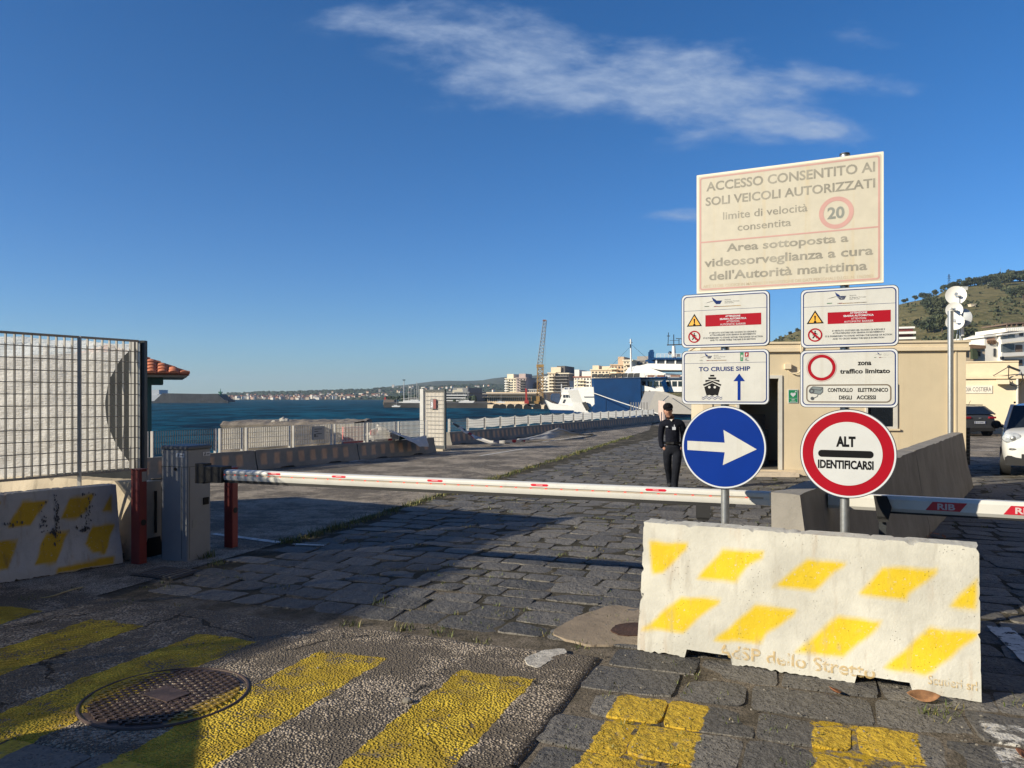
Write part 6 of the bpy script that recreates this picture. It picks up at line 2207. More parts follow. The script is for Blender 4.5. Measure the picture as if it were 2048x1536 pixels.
# buildings helper --------------------------------------------------
TURN = R(20)
WIN = pmat('far_window', (.035, .04, .05), .3, var=.3)
SHADEW = pmat('balcony_void', (.09, .085, .08), .8, var=.3)
def block(name, label, x0, x1, yt, yb, d, depth, floors, cols, wall, rz=0., balcony=None, roof=None, cat='building', penth=None, win=WIN, wf=(.42, .5), skip=0, group=None):
    """flat-roofed block: facade from photo column x0 to x1, eaves at yt, foot at yb"""
    p0 = P(x0, yb, d)
    r1 = (x1 - 1024) / F
    a_ = -TURN
    w = (r1 * p0.y - p0.x) / (math.cos(a_) - r1 * math.sin(a_))
    h = P(x0, yt, d).z - p0.z
    t = thing(name, label, cat, p0, a_, group)
    mb = MB(); mb.bbox((0, 0, -1), (w, depth, h)); wl = mb.build('wall', wall, t)
    fh = h / floors; cw = w / cols
    lo = fh * .22
    first = None
    mbw = MB(); mbw.bbox((0, -.10, 0), (cw * wf[0], .05, fh * wf[1]))
    for f in range(floors):
        for c in range(cols):
            if skip and (f * 3 + c * 5) % skip == 0: continue
            pos = (c * cw + cw * (1 - wf[0]) / 2, 0, f * fh + lo)
            if first is None:
                first = mbw.build('window', win, t); first.location = pos
            else:
                dup(first, loc=pos, parent=t)
    # windows on the sunny side wall
    if first is not None and depth > 6:
        nd = max(1, int(depth / (cw * 1.3)))
        for f in range(floors):
            for c in range(min(nd, 4)):
                o = dup(first, loc=(0, depth * (c + .75) / nd, f * fh + lo), rz=-math.pi / 2, parent=t)
    if balcony:
        b0, b1, bm = balcony
        fb = None
        for f in range(1, floors):
            if fb is None:
                mb = MB(); mb.bbox((b0 * w, -1.3, -.12), (b1 * w, -.11, .0)); mb.bbox((b0 * w, -1.3, .0), (b1 * w, -1.18, fh * .30))
                fb = mb.build('balcony', bm, t); fb.location = (0, 0, f * fh + .05)
            else:
                dup(fb, loc=(0, 0, f * fh + .05), parent=t)
    mb = MB(); mb.bbox((-.3, -.3, h), (w + .3, depth + .3, h + .35)); rf = mb.build('roof', roof or wall, t)
    if penth:
        mb = MB()
        for (a, b, hh) in penth: mb.bbox((a * w, .6, h + .35), (b * w, depth * .7, h + .35 + hh))
        mb.build('penthouse', wall, rf)
    return t
CRM = pmat('cream_plaster', (.70, .58, .42), .8, var=.06, vscale=.3)
CRM2 = pmat('light_cream_plaster', (.74, .66, .50), .8, var=.06, vscale=.3)
PNK = pmat('pinkish_plaster', (.46, .36, .33), .8, var=.08, vscale=.3)
TAN = pmat('tan_plaster', (.55, .40, .27), .8, var=.08, vscale=.3)
DRK = pmat('dark_facade', (.12, .11, .105), .8, var=.2, vscale=.5)
WHT = pmat('white_plaster', (.76, .73, .67), .8, var=.05, vscale=.3)
RTL = pmat('far_roof_tile', (.28, .10, .06), .85, var=.25, vscale=2)

block('apartment_block', 'cream apartment block with stacked balconies at its corner, first of the row by the crane', 1011, 1032.5, 758, 787, 300, 14, 6, 4, CRM2, R(8), (0, .3, WHT), penth=[(.1, .7, 1.6)])
block('apartment_block', 'mauve apartment block joined to the cream one near the crane', 1033, 1052, 757, 787, 296, 12, 6, 3, PNK, R(8), (.35, 1.0, DRK), penth=[(.2, .9, 1.5)])
block('apartment_block', 'low grey apartment block with dark windows just left of the crane tower', 1052, 1074, 766, 787, 305, 12, 4, 5, pmat('greyish_plaster', (.30, .27, .24), .8, var=.1), R(4), (.1, .9, DRK))
block('apartment_block', 'small cream block with white balconies just right of the crane tower', 1084, 1098, 755, 784, 280, 10, 5, 2, WHT, R(8), (.0, .6, WHT))
block('apartment_block', 'tall apartment block with a pale sunlit corner, dark balconies and cluttered roof terrace', 1097, 1110, 747, 790, 262, 18, 7, 2, CRM, R(6), (.0, .9, CRM2), penth=[(.3, 1.8, 1.8)])
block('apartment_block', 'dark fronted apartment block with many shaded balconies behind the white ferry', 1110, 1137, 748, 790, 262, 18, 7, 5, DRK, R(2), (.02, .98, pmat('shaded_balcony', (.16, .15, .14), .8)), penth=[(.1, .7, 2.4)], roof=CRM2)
block('apartment_block', 'pale apartment block with a reddish roof terrace behind the blue bow door', 1148, 1185, 755, 788, 250, 16, 5, 6, WHT, R(4), (.1, .6, CRM2), penth=[(.0, .25, 2.2), (.4, .95, 1.6)], roof=RTL)
block('apartment_block', 'yellowish low apartment block showing just over the black bow rim', 1182, 1224, 741, 785, 235, 14, 5, 6, CRM, R(3), (.1, .9, CRM2), penth=[(.05, .35, 1.2), (.5, .9, .9)])
block('apartment_block', 'tan stepped apartment block with terraces left of the white foremast', 1222, 1248, 731, 785, 225, 16, 7, 4, TAN, R(6), (.0, .5, CRM2), penth=[(.5, .95, 2.2)])
block('apartment_block', 'cream apartment block with small arched balconies behind the foremast', 1247, 1264, 722, 785, 215, 14, 8, 3, CRM2, R(6), (.15, .85, CRM))
block('apartment_block', 'grey sided apartment block with dark roof terrace behind the blue funnel', 1264, 1302, 722, 785, 222, 16, 7, 5, pmat('grey_plaster', (.33, .30, .27), .8, var=.1), R(3), (.4, .95, DRK), penth=[(.25, .95, 1.0)])
# warehouse terminal and modern white building
wh = block('warehouse', 'long low cream warehouse with a row of dark openings below the crane', 975, 1078, 787, 807, 214, 22, 1, 26, pmat('warehouse_cream', (.62, .48, .33), .8, var=.1, vscale=.3), R(0), wf=(.55, .42))
mb = MB(); mb.bbox((-1.0, -1.4, 2.55), (14.6, 0, 2.85)); mb.bbox((-1.0, -1.7, 1.75), (14.6, 0, 1.85)); mb.build('canopy', pmat('canopy_grey', (.22, .20, .18), .8), wh)
block('terminal_building', 'modern low grey building with wide bands and a bright roof box beyond the tall gate', 880, 938, 786, 807, 240, 18, 4, 5, pmat('band_grey', (.16, .165, .17), .7, var=.1), R(0), (.02, .98, pmat('band_pale', (.42, .43, .44), .7)), penth=[(.42, .92, 1.3)], wf=(.8, .5))
mb = ext_mb([(905, 786), (905, 780), (914, 780), (914, 777), (925, 777), (925, 780), (934, 780), (934, 786)], 238, 8)
tag(mb.build('roof_box', CRM2), 'bright cream roof box on the modern grey terminal building', 'roof box')
block('apartment_block', 'low pale harbour house between the terminal and the warehouse', 946, 974, 793, 806, 260, 10, 2, 6, pmat('mixed_plaster', (.30, .27, .24), .8, var=.3, vscale=.5), 0, (.1, .9, DRK))
block('apartment_block', 'low white harbour house behind the cream warehouse roof', 1058, 1076, 780, 790, 290, 10, 2, 4, pmat('soft_grey_plaster', (.42, .40, .37), .8), 0)

# crane ---------------------------------------------------------------
CY = pmat('crane_yellow', (.40, .235, .075), .6, var=.25, vscale=.6, dirt=.3)
CG = pmat('crane_grey', (.40, .35, .29), .6, var=.2)
cr_d = 186
crane = thing('harbour_crane', 'tall lattice harbour crane with yellow tower on the pale pier', 'crane', P(1074, 808, cr_d))
def lattice(name, a, b, w0, w1, n, r, mat):
    a, b = Vector(a), Vector(b)
    mb = MB()
    def cs(t):
        c = a.lerp(b, t); w = w0 + (w1 - w0) * t
        return [c + Vector((sx * w / 2, sy * w / 2, 0)) for sx, sy in ((-1, -1), (1, -1), (1, 1), (-1, 1))]
    prev = cs(0)
    for i in range(1, n + 1):
        cur = cs(i / n)
        for k in range(4):
            mb.bar(prev[k], cur[k], r)
            mb.bar(prev[k], cur[(k + 1) % 4], r * .7)
            mb.bar(cur[k], cur[(k + 1) % 4], r * .7)
        prev = cur
    return mb.build(name, mat, crane, world=True)
lattice('tower', P(1080, 806, cr_d), P(1080.5, 730, cr_d), 1.35, 1.35, 9, .20, CY)
lattice('jib', P(1079, 732, cr_d), P(1090, 641, cr_d - 6), 1.2, .75, 13, .10, CG)
mb = MB(); c_ = P(1080, 732, cr_d); mb.box(c_, (1.7, 1.7, .7)); mb.build('head', CY, crane, world=True)
mb = MB(); mb.bar(P(1085.5, 641, cr_d - 6), P(1092, 641, cr_d - 6), .35); mb.build('jib_tip', pmat('crane_red', (.30, .07, .05), .6), crane, world=True)
mb = MB()
for x in (1089, 1091.5): mb.bar(P(x, 645, cr_d - 6), P(x - 2, 770, cr_d), .035)
mb.build('cable', CG, crane, world=True)
mb = MB(); c_ = P(1071, 799, cr_d); mb.box(c_, (1.9, 2.5, 1.6)); mb.box(P(1066, 805, cr_d), (2.6, 3, .7)); mb.build('cab', CY, crane, world=True)
mb = MB(); mb.box(P(1085, 797, cr_d + 1), (1.9, 2, 2.4)); mb.build('machine_house', CG, crane, world=True)
for x in (1072, 1078, 1084): 
    mb = MB(); mb.box(P(x, 808, cr_d - 1), (.5, .4, .5)); mb.build('wheel', RUBBER, crane, world=True)
red = thing('small_crane', 'small red crane mast standing on the pier left of the harbour crane', 'crane', P(1053, 807, 184))
CRD = pmat('bright_red_paint', (.45, .05, .04), .5)
mb = MB(); mb.bar(P(1053, 807, 184), P(1052, 778, 184), .45); mb.bar(P(1053, 803, 184), P(1051, 776, 184), .2); mb.build('mast', CRD, red, world=True)
mb = MB(); mb.box(P(1053, 804, 184), (1.0, 1.0, .8)); mb.build('base', CRD, red, world=True)

# ------------------------------------------------------------------ ferries
SLV = -.032
def ext_part(name, pts, d, thick, mat, par, off=0):
    return ext_mb(pts, d, thick, off).build(name, mat, par, world=True)
# small white ferry
f2d = 128
fe2 = thing('ferry', 'white ferry with a pointed bow left of the big blue bow door', 'ship', PS(1140, 828, f2d))
mb = MB()
bow = [PS(1092, 800, f2d), PS(1104, 806, f2d), PS(1122, 810, f2d), PS(1200, 815, f2d), PS(1200, 828, f2d), PS(1104, 826, f2d)]
mb.prism(bow, (0, 5, 0)); mb.build('hull', SHIPW, fe2, world=True)
ext_part('waterline_band', [(1101, 819.5), (1200, 822), (1200, 830), (1105, 829)], f2d, 5.2, SHIPB, fe2, -.1)
ext_part('superstructure', [(1119, 809), (1126, 789), (1145, 789), (1165, 789), (1172, 812), (1150, 812)], f2d, 4, SHIPW, fe2, .6)
ext_part('bridge', [(1124, 790), (1127, 779), (1163, 779), (1167, 790)], f2d, 3.4, SHIPW, fe2, .9)
wn = MB()
for x in (1128, 1133.5, 1139, 1145): wn.prism([PS(x - 1.8, 795, f2d + .5), PS(x + 1.8, 795, f2d + .5), PS(x + 1.8, 789.5, f2d + .5), PS(x - 1.8, 789.5, f2d + .5)], (0, .09, 0))
wn.prism([PS(1148, 793, f2d + .5), PS(1162, 793, f2d + .5), PS(1162, 788, f2d + .5), PS(1148, 788, f2d + .5)], (0, .09, 0))
wn.prism([PS(1125, 806, f2d + .5), PS(1128, 806, f2d + .5), PS(1131, 799, f2d + .5), PS(1128, 799, f2d + .5)], (0, .09, 0))
wn.build('window', WIN, fe2, world=True)
ext_part('blue_cargo_house', [(1104, 801), (1104, 791), (1107, 787), (1120, 787), (1120, 808)], f2d, 5, SHIPD, fe2, 3)
ext_part('funnel', [(1142, 779), (1140, 762), (1147, 761), (1147, 779)], f2d, 1.6, SHIPD, fe2, 3)
mb = MB()
mb.bar(PS(1123, 785, f2d + 1), PS(1123, 768, f2d + 1), .18); mb.box(PS(1134, 777, f2d + 2), (.9, .6, .4)); mb.box(PS(1127, 780, f2d + 2), (.6, .6, .6))
mb.bar(PS(1155, 779, f2d + 2), PS(1155, 756, f2d + 2), .14); mb.bar(PS(1150, 765, f2d + 2), PS(1160, 765, f2d + 2), .09)
for k in range(8): mb.bar(PS(1128 + k * 5, 779, f2d + 1), PS(1128 + k * 5, 775, f2d + 1), .05)
mb.bar(PS(1128, 775, f2d + 1), PS(1165, 775, f2d + 1), .05)
mb.build('mast', SHIPW, fe2, world=True)

# large ferry with the blue bow door
fd = 104
fe1 = thing('ferry', 'large white ferry with a wide closed blue bow door and a blue funnel', 'ship', PS(1240, 828, fd))
ext_part('bow_door', [(1192, 836), (1185, 822), (1185, 813), (1190, 808), (1187, 756), (1281, 754), (1282, 803), (1289, 811), (1289, 825), (1284, 836)], fd, 3, SHIPB, fe1)
mb = MB()
for k in range(8):
    xa = 1184.5 + k * 12.1
    mb.prism([PS(xa, 754.5, fd), PS(xa + 1, 748 - (k > 3) * 1.5, fd), PS(xa + 10.5, 747.5 - (k > 3) * 1.5, fd), PS(xa + 10, 754, fd)], (0, .8, 0))
mb.build('locking_claws', pmat('black_claws', (.012, .013, .016), .6), fe1, world=True)
mb = MB()
for x in (1212, 1259): mb.bar(PS(x, 832, fd - .04), PS(x, 800, fd - .04), .05)
mb.bar(PS(1187, 757, fd - .05), PS(1281, 755, fd - .05), .12)
mb.build('door_seam', SHIPD, fe1, world=True)
ext_part('hull_side', [(1156, 779), (1166, 774), (1187, 774), (1189, 808), (1186, 815), (1190, 822), (1190, 826), (1171, 828), (1166, 805)], fd, 20, SHIPW, fe1, .5)
ext_part('hull_side', [(1282, 770), (1304, 775), (1322, 782), (1312, 804), (1301, 828), (1286, 828), (1289, 820), (1284, 803)], fd, 20, SHIPW, fe1, .5)
mb = ext_mb([(1168, 793), (1188, 793), (1188, 794.5), (1168, 794.5)], fd, .2, .38); mb2 = ext_mb([(1283, 793.5), (1306, 794), (1306, 796.5), (1283, 796)], fd, .2, .38)
mb.build('rubbing_strake', SHIPD, fe1, world=True); mb2.build('rubbing_strake', SHIPD, fe1, world=True)
ext_part('waterline_band', [(1168, 826.5), (1192, 825), (1192, 833), (1170, 833)], fd, 10, SHIPB, fe1, .1)
ext_part('side_fender', [(1164, 805), (1172, 803.5), (1179, 818), (1173, 822)], fd, .4, RUBBER, fe1, -.1)
ext_part('deck_house', [(1282, 757), (1283, 783), (1322, 784), (1440, 784), (1440, 756)], fd, 14, SHIPW, fe1, 2.0)
wn = MB()
for x0, x1 in ((1283.5, 1291), (1295, 1304), (1307, 1316), (1319, 1327), (1333, 1341), (1344, 1353), (1356, 1366), (1370, 1380), (1384, 1394)):
    wn.prism([PS(x0, 773, fd + 2), PS(x1, 773, fd + 2), PS(x1, 762.5, fd + 2), PS(x0, 762.5, fd + 2)], (0, -.12, 0))
wn.build('window', GLASS, fe1, world=True)
for wd, xa, xb in (('VIETATO', 1306, 1334), ('FUMARE', 1338, 1354), ('O', 1362, 1366)):
    mb = MB()
    add_text(mb, wd, lambda a, z: Vector((a, fd + 1.9 + SLV * (a / fd * F + 1024 - 1240), z)), PS(xa, 781, fd + 2).x, PS(xb, 781, fd + 2).x, PS(0, 781.3, fd + 2).z, PS(0, 777.3, fd + 2).z, .02)
    mb.build('lettering', GREYTXT, fe1, world=True)
ext_part('deck_edge', [(1281, 754.5), (1281, 757.5), (1440, 757.5), (1440, 754.5)], fd, 15, SHIPD, fe1, 1.6)
ext_part('upper_deck', [(1264, 755), (1266, 746), (1290, 744), (1330, 746), (1330, 750), (1440, 750), (1440, 755)], fd, 10, SHIPW, fe1, 3)
ext_part('forecastle_slope', [(1264, 746), (1274, 731), (1294, 731), (1306, 738), (1322, 744), (1330, 747), (1330, 750)], fd, 8, SHIPW, fe1, 4)
ext_part('bridge_wing', [(1296, 736), (1296, 727), (1440, 729), (1440, 740), (1322, 740)], fd, 8, SHIPW, fe1, 4.6)
ext_part('bridge', [(1312, 729), (1312, 719), (1440, 719), (1440, 729)], fd, 6, WIN, fe1, 5.4)
mb = MB()
for x in (1313, 1331, 1351, 1372, 1393): mb.prism([PS(x - 1.2, 729, fd + 5.2), PS(x + 1.2, 729, fd + 5.2), PS(x + 1.2, 718, fd + 5.2), PS(x - 1.2, 718, fd + 5.2)], (0, .3, 0))
mb.build('window_frame', SHIPW, fe1, world=True)
ext_part('bridge_roof', [(1308, 719), (1308, 715.5), (1440, 715), (1440, 719)], fd, 7, SHIPB, fe1, 4.9)
mb = MB()
for k in range(12): mb.bar(PS(1313 + k * 8, 716, fd + 6), PS(1313 + k * 8, 708, fd + 6), .06)
for y in (708, 712): mb.bar(PS(1313, y, fd + 6), PS(1410, y, fd + 6), .06)
for k in range(8): mb.bar(PS(1282 + k * 7, 754, fd + 2.4), PS(1282 + k * 7, 747, fd + 2.4), .05)
mb.bar(PS(1282, 747, fd + 2.4), PS(1332, 747, fd + 2.4), .06)
mb.build('deck_railing', SHIPW, fe1, world=True)
ext_part('funnel', [(1300, 727), (1300.5, 703), (1302.5, 703), (1302.5, 699.5), (1307, 699.5), (1307, 703), (1308.5, 703), (1307.5, 727)], fd, 1.6, SHIPB, fe1, 7)
mb = MB(); mb.tube([PS(1262, 748, fd + 5), PS(1262, 716, fd + 5), PS(1261.5, 690, fd + 5), PS(1261.5, 678, fd + 5)], [.17, .13, .10, .12], 8); mb.build('foremast', SHIPW, fe1, world=True)
mb = MB(); mb.box(PS(1261, 692, fd + 4.9), (.12, .12, .5)); mb.bar(PS(1258, 685, fd + 5), PS(1265, 685, fd + 5), .07); mb.build('mast_lamp', RUBBER, fe1, world=True)
mb = MB(); mb.bar(PS(1259, 695, fd + 5), PS(1215, 740, fd + 4), .03); mb.bar(PS(1264, 690, fd + 5), PS(1300, 722, fd + 6), .03); mb.build('stay', RUBBER, fe1, world=True)
mb = MB(); mb.tube([PS(1348, 716, fd + 7), PS(1347.5, 692, fd + 7)], [.33, .22], 8); mb.build('mainmast', SHIPW, fe1, world=True)
mb = MB(); c_ = fd + 7
for (xa, ya, xb, yb, w) in ((1347.5, 694, 1347.5, 669, .10), (1334, 690, 1365, 689, .14), (1336, 690, 1337, 665, .08), (1352, 677, 1368, 678, .10), (1358, 690, 1358, 678, .08), (1339, 681, 1358, 681, .05), (1334, 672, 1340, 672, .1)):
    mb.bar(PS(xa, ya, c_), PS(xb, yb, c_), w)
mb.build('radar_yard', RUBBER, fe1, world=True)
mb = MB(); mb.ball(PS(1340, 706, fd + 7), .27, 10, 8); mb.box(PS(1357, 711, fd + 7), (.5, .4, .4)); mb.build('radar_dome', SHIPD, fe1, world=True)
mb = MB(); mb.bar(PS(1326, 762, fd + 1.4), PS(1334, 784, fd + 1.4), .55, .55); mb.bar(PS(1329, 749, fd + 1.4), PS(1334, 778, fd + 1.2), .10); mb.bar(PS(1281, 756, fd + 1.4), PS(1332, 755, fd + 1.4), .16); mb.build('davit', SHIPB, fe1, world=True)
for x, sx_ in ((1302, .9), (1322, 1.0), (1351, 1.3)):
    mb = MB(); mb.box(PS(x, 752, fd + 2.3), (sx_, .3, .24)); mb.build('deck_gear', pmat('brown_gear', (.36, .17, .10), .7), fe1, world=True)
mb = MB(); mb.box(PS(1290, 785, fd + .1), (.55, .5, .35)); mb.box(PS(1296, 787, fd + .1), (.5, .5, .3)); mb.ball(PS(1299, 784, fd + .1), .2, 8, 6); mb.build('winch', RUBBER, fe1, world=True)

# grey ramp bow of a nearer vessel
rd_ = 76
rv = thing('landing_craft', 'grey raised bow of a smaller vessel with painted name, in front of the white ferry', 'ship', PS(1360, 826, rd_))
GREYSHIP = pmat('ship_grey', (.27, .255, .235), .6, var=.06, streak=.15, dirtcol=(.2, .16, .12))
ext_part('hull', [(1294, 826), (1311, 782), (1330, 784), (1362, 795), (1400, 801), (1440, 802), (1440, 830)], rd_, 6, GREYSHIP, rv)
mb = MB(); add_text(mb, 'S. GIOVANNI', lambda a, z: Vector((a, rd_ - .05 + SLV * (a / rd_ * F + 1024 - 1240), z)), PS(1326, 804, rd_).x, PS(1363, 804, rd_).x, PS(0, 808.5, rd_).z, PS(0, 802.5, rd_).z, .02); mb.build('lettering', pmat('name_grey', (.12, .12, .13), .6), rv, world=True)
ext_part('deck_edge', [(1440, 800), (1362, 793.5), (1362, 795), (1440, 802)], rd_, 1, GREYSHIP, rv, -.1)
bol = thing('mooring_post', 'pale square mooring post behind the head of the man in navy', 'post', PS(1325, 838, 60))
mb = MB(); mb.prism([PS(1319, 842, 60), PS(1330, 842, 60), PS(1330, 803, 60), PS(1319, 801, 60)], (0, .5, 0)); mb.build('post', pmat('post_pink', (.55, .42, .36), .7), bol, world=True)
mb = MB()
rp_ = [PS(1180, 784, fd - .4), PS(1190, 787, fd - 2), PS(1230, 801, 92), PS(1270, 814, 80), PS(1318, 828, 63)]
mb.tube(smooth(rp_), .055, 6); tag(mb.build('mooring_rope', pmat('rope_white', (.62, .60, .56), .8)), 'white mooring rope running from the blue bow door down to the quay', 'rope')
mb = MB(); mb.tube(smooth([PS(1337, 792, rd_ - .5), PS(1328, 800, 70), PS(1316, 812, 62)]), .035, 6); tag(mb.build('mooring_rope', pmat('rope_grey', (.35, .33, .30), .8)), 'thin grey mooring rope from the grey bow to the mooring post', 'rope')
# small bollard rods on the far quay edge
for i, x in enumerate((1262, 1267, 1272, 1277, 1283, 1288, 1294)):
    mb = MB(); mb.bar((0, 0, 0), (0, 0, 1.0), .06); o = mb.build('guard_post', pmat('post_grey', (.25, .24, .23), .6)); o.location = PS(x, 836, 58)
    o.location.z = .35
    tag(o, 'thin grey guard post on the quay edge before the blue bow door', 'post', 'guard posts before the bow door')

SLV = 0.0
# sailing boats and lamp mast in the marina
BOATW = pmat('boat_white', (.70, .69, .66), .5)
boat = thing('sailing_boat', 'small white sailing boat with a bare mast in the marina left of the tall gate', 'sailing boat', P(815, 808, 205), 0, 'sailing boats in the marina')
mb = MB(); mb.prism([(-2.2, -.6, .0), (2.0, -.6, 0), (2.6, -.5, .75), (-2.3, -.5, .6)], (0, 1.2, 0)); mb.build('hull', BOATW, boat)
mb = MB(); mb.prism([(-1.2, -.35, .6), (.9, -.35, .6), (.6, -.35, 1.0), (-1.1, -.35, 1.0)], (0, .8, 0)); mb.build('cabin', BOATW, boat)
mb = MB(); mb.bar((.3, 0, .6), (.3, 0, 5.0), .10); mb.bar((.3, 0, 1.5), (-1.8, 0, 1.4), .08); mb.build('mast', pmat('mast_grey', (.50, .48, .45), .5), boat)
for x, s_, y in ((820, .9, 808), (831, 1.15, 808), (835, .9, 807), (841, .8, 808), (827, .8, 807), (934, .8, 806), (929, .7, 806), (1001, .5, 806)):
    dup(boat, loc=P(x, y, 205 + rnd.uniform(-8, 8)), scale=s_)
dup(boat, loc=P(792, 814, 190), scale=.45)
lm = thing('lamp_mast', 'very tall slim lamp mast rising over the marina left of the tall gate', 'lamp mast', P(808, 808, 215))
mb = MB(); mb.tube([P(808, 808, 215), P(808, 760, 215)], [.16, .09], 8); mb.build('mast', pmat('mast_pale', (.45, .45, .45), .5), lm, world=True)
mb = MB(); mb.box(P(808, 760, 215), (.7, .5, .25)); mb.build('lamp_head', DARKSTEEL, lm, world=True)
bk = thing('harbour_tower', 'small stone harbour head with a red light at the marina entrance', 'beacon', P(780, 808, 225))
ext_part('base', [(766, 810), (767, 799), (788, 800), (789, 810)], 225, 6, pmat('stone_brown', (.20, .16, .13), .9), bk)
ext_part('red_light', [(768, 799), (769, 794), (771, 794), (772, 799)], 225, 1, CRD, bk, 1)

# ------------------------------------------------------------------ far coast, hills and town
def mat_hill(name, a, b, c, s1=.02, s2=.09):
    m = bpy.data.materials.new(name); m.use_nodes = True
    g = NT(m.node_tree); bs = g.n['Principled BSDF']
    co = g.node('ShaderNodeTexCoord').outputs['Object']
    n1 = g.noise(co, s1, 6, .65); n2 = g.noise(co, s2, 6, .7)
    col = g.mix(g.sstep(n1, .35, .65), a, b)
    col = g.mix(g.sstep(n2, .50, .66), col, c)
    g.l.new(col, bs.inputs['Base Color']); bs.inputs['Roughness'].default_value = .95; bs.inputs['Specular IOR Level'].default_value = .05
    g.l.new(g.bump(n2, 2.0), bs.inputs['Normal'])
    return m


def interp(tab, x):
    for (x0, y0), (x1, y1) in zip(tab[:-1], tab[1:]):
        if x0 <= x <= x1: return y0 + (y1 - y0) * (x - x0) / (x1 - x0)
    return tab[0][1] if x < tab[0][0] else tab[-1][1]


def hill(name, tab, x0, x1, d0, d1, base0, mat, n=140, m=26, rough=1.0, power=1.3, back=True):
    """terrain whose crest lies at distance d1; tab lists the crest height as photo rows"""
    vs, fs = [], []
    for i in range(n + 1):
        x = x0 + (x1 - x0) * i / n
        zc = H0 - (interp(tab, x) - HZ) / F * d1
        for j in range(m + 1):
            s_ = j / m
            d = d0 + (d1 - d0) * s_
            z = base0 + (zc - base0) * s_ ** power
            q = Vector(((x - 1024) / F * d, d, z))
            k = math.sin(s_ * math.pi) if j < m else .25
            q.z += rough * (mnoise.noise(Vector((q.x * .02, q.y * .02, 3))) * 3 + mnoise.noise(Vector((q.x * .07, q.y * .07, 1))) * .8) * (k * .8 + .04)
            vs.append(q)
        d = d1 * 1.25
        vs.append(Vector(((x - 1024) / F * d, d, base0 - 2)))
    w = m + 2
    for i in range(n):
        for j in range(w - 1):
            a = i * w + j
            fs.append((a, a + w, a + w + 1, a + 1))
    mb = MB(); mb.add(vs, fs)
    return kind(mb.build(name, mat, smooth=True), 'structure')


M_FAR = mat_hill('far_coast_land', (.075, .095, .060), (.110, .110, .075), (.030, .045, .032), .012, .05)
far_tab = [(150, 795), (300, 790), (360, 790), (420, 787.5), (470, 787), (520, 784), (580, 783), (660, 781), (740, 778), (800, 774), (900, 770), (1000, 768), (1100, 768), (1300, 768)]
hill('coast_hill', far_tab, 150, 1300, 860, 1250, SEA_Z + .1, M_FAR, n=220, m=30, rough=.9, power=.9)
far2_tab = [(560, 792), (700, 782), (780, 773), (815, 769), (840, 766), (868, 762), (930, 761.5), (965, 761), (985, 757), (1005, 754.5), (1040, 754), (1075, 750), (1100, 746), (1140, 744), (1200, 742), (1300, 746), (1400, 750), (1500, 752)]
hill('inland_hill', far2_tab, 560, 1500, 1300, 2100, 2, mat_hill('inland_hill_land', (.060, .075, .050), (.085, .09, .060), (.025, .038, .027), .006, .03), n=160, m=26, rough=2.2, power=.95)
kind(ext_mb([(300, 797), (340, 791), (420, 792.5), (560, 796), (560, 799), (300, 799)], 3600, 300).build('distant_hill', pmat('distant_ridge', (.08, .10, .10), .95)), 'structure')
# beach strip
mb = MB(); mb.add([P(456, 799.6, 890), P(700, 800.2, 880), P(760, 802, 840), P(760, 800.5, 850), P(700, 799, 895), P(456, 798.2, 905)], [(0, 1, 2, 3, 4, 5)])
kind(mb.build('beach', pmat('beach_sand', (.42, .38, .32), .9)), 'structure')

# town on the far coast: each house its own object
TW = [pmat('town_white', (.62, .58, .52), .8, var=.05), pmat('town_cream', (.55, .44, .32), .8, var=.05), pmat('town_pink', (.45, .30, .23), .8, var=.05), pmat('town_grey', (.34, .32, .30), .8, var=.05)]
proto = []
for i, m in enumerate(TW):
    for k, (w, dpt, h) in enumerate(((3.2, 3, 2.2), (2.2, 2.5, 3.4), (5.0, 3, 1.8))):
        mb = MB(); mb.bbox((-w / 2, 0, -2), (w / 2, dpt, h))
        if k < 2: mb.mi = 1; mb.prism([(-w / 2 - .2, -.2, h), (w / 2 + .2, -.2, h), (0, -.2, h + w * .22)], (0, dpt + .4, 0))
        me = mb.build('town_house', [m, RTL])
        proto.append(me)
def far_z(x, d):
    s_ = max(0, min(1, (d - 860) / 390.0))
    zc = H0 - (interp(far_tab, x) - HZ) / F * 1250
    return SEA_Z + .1 + (zc - SEA_Z - .1) * s_ ** .9
rt = random.Random(3)
n_h = 0
used = set()
while n_h < 270:
    x = rt.uniform(452, 775) if rt.random() < .9 else rt.uniform(775, 1000)
    if x < 775:
        d = 862 + abs(rt.gauss(0, 1)) * (45 if x < 640 else 70)
    else: d = rt.uniform(950, 1180)
    if d > 1200: continue
    if x > 690 and d < 890: continue
    pr = proto[rt.choice((0, 1, 2, 0, 1, 3, 4, 5, 3, 6, 7, 9, 10))]
    if id(pr) in used: o = dup(pr)
    else: o = pr; used.add(id(pr))
    o.location = ((x - 1024) / F * d, d, far_z(x, d))
    o.rotation_euler = (0, 0, rt.uniform(-.5, .6))
    s_ = rt.uniform(.8, 1.35)
    o.scale = (s_, s_, s_)
    tag(o, 'small pale house of the crowded town on the far shore', 'house', 'houses of the far shore town')
    n_h += 1
for o in proto:
    if id(o) not in used: bpy.data.objects.remove(o)
for (x, y, d, w, h, lb) in ((786, 774, 1230, 4, 5, 'white tower block high on the far hillside left of the lamp mast'), (863, 776, 1100, 5, 3, 'white block on the hillside just over the tall gate top'), (607, 783, 1200, 22, 2, 'long low white building on the crest of the far shore'), (795, 775, 1220, 14, 2.2, 'long low white building high on the far hillside')):
    mb = MB(); mb.bbox((-w / 2, 0, -3), (w / 2, 4, h)); mb.bbox((-w / 2 - .2, -.2, h), (w / 2 + .2, 4.2, h + .3)); o = mb.build('town_building', TW[0]); o.location = P(x, y + 2, d); tag(o, lb, 'building')

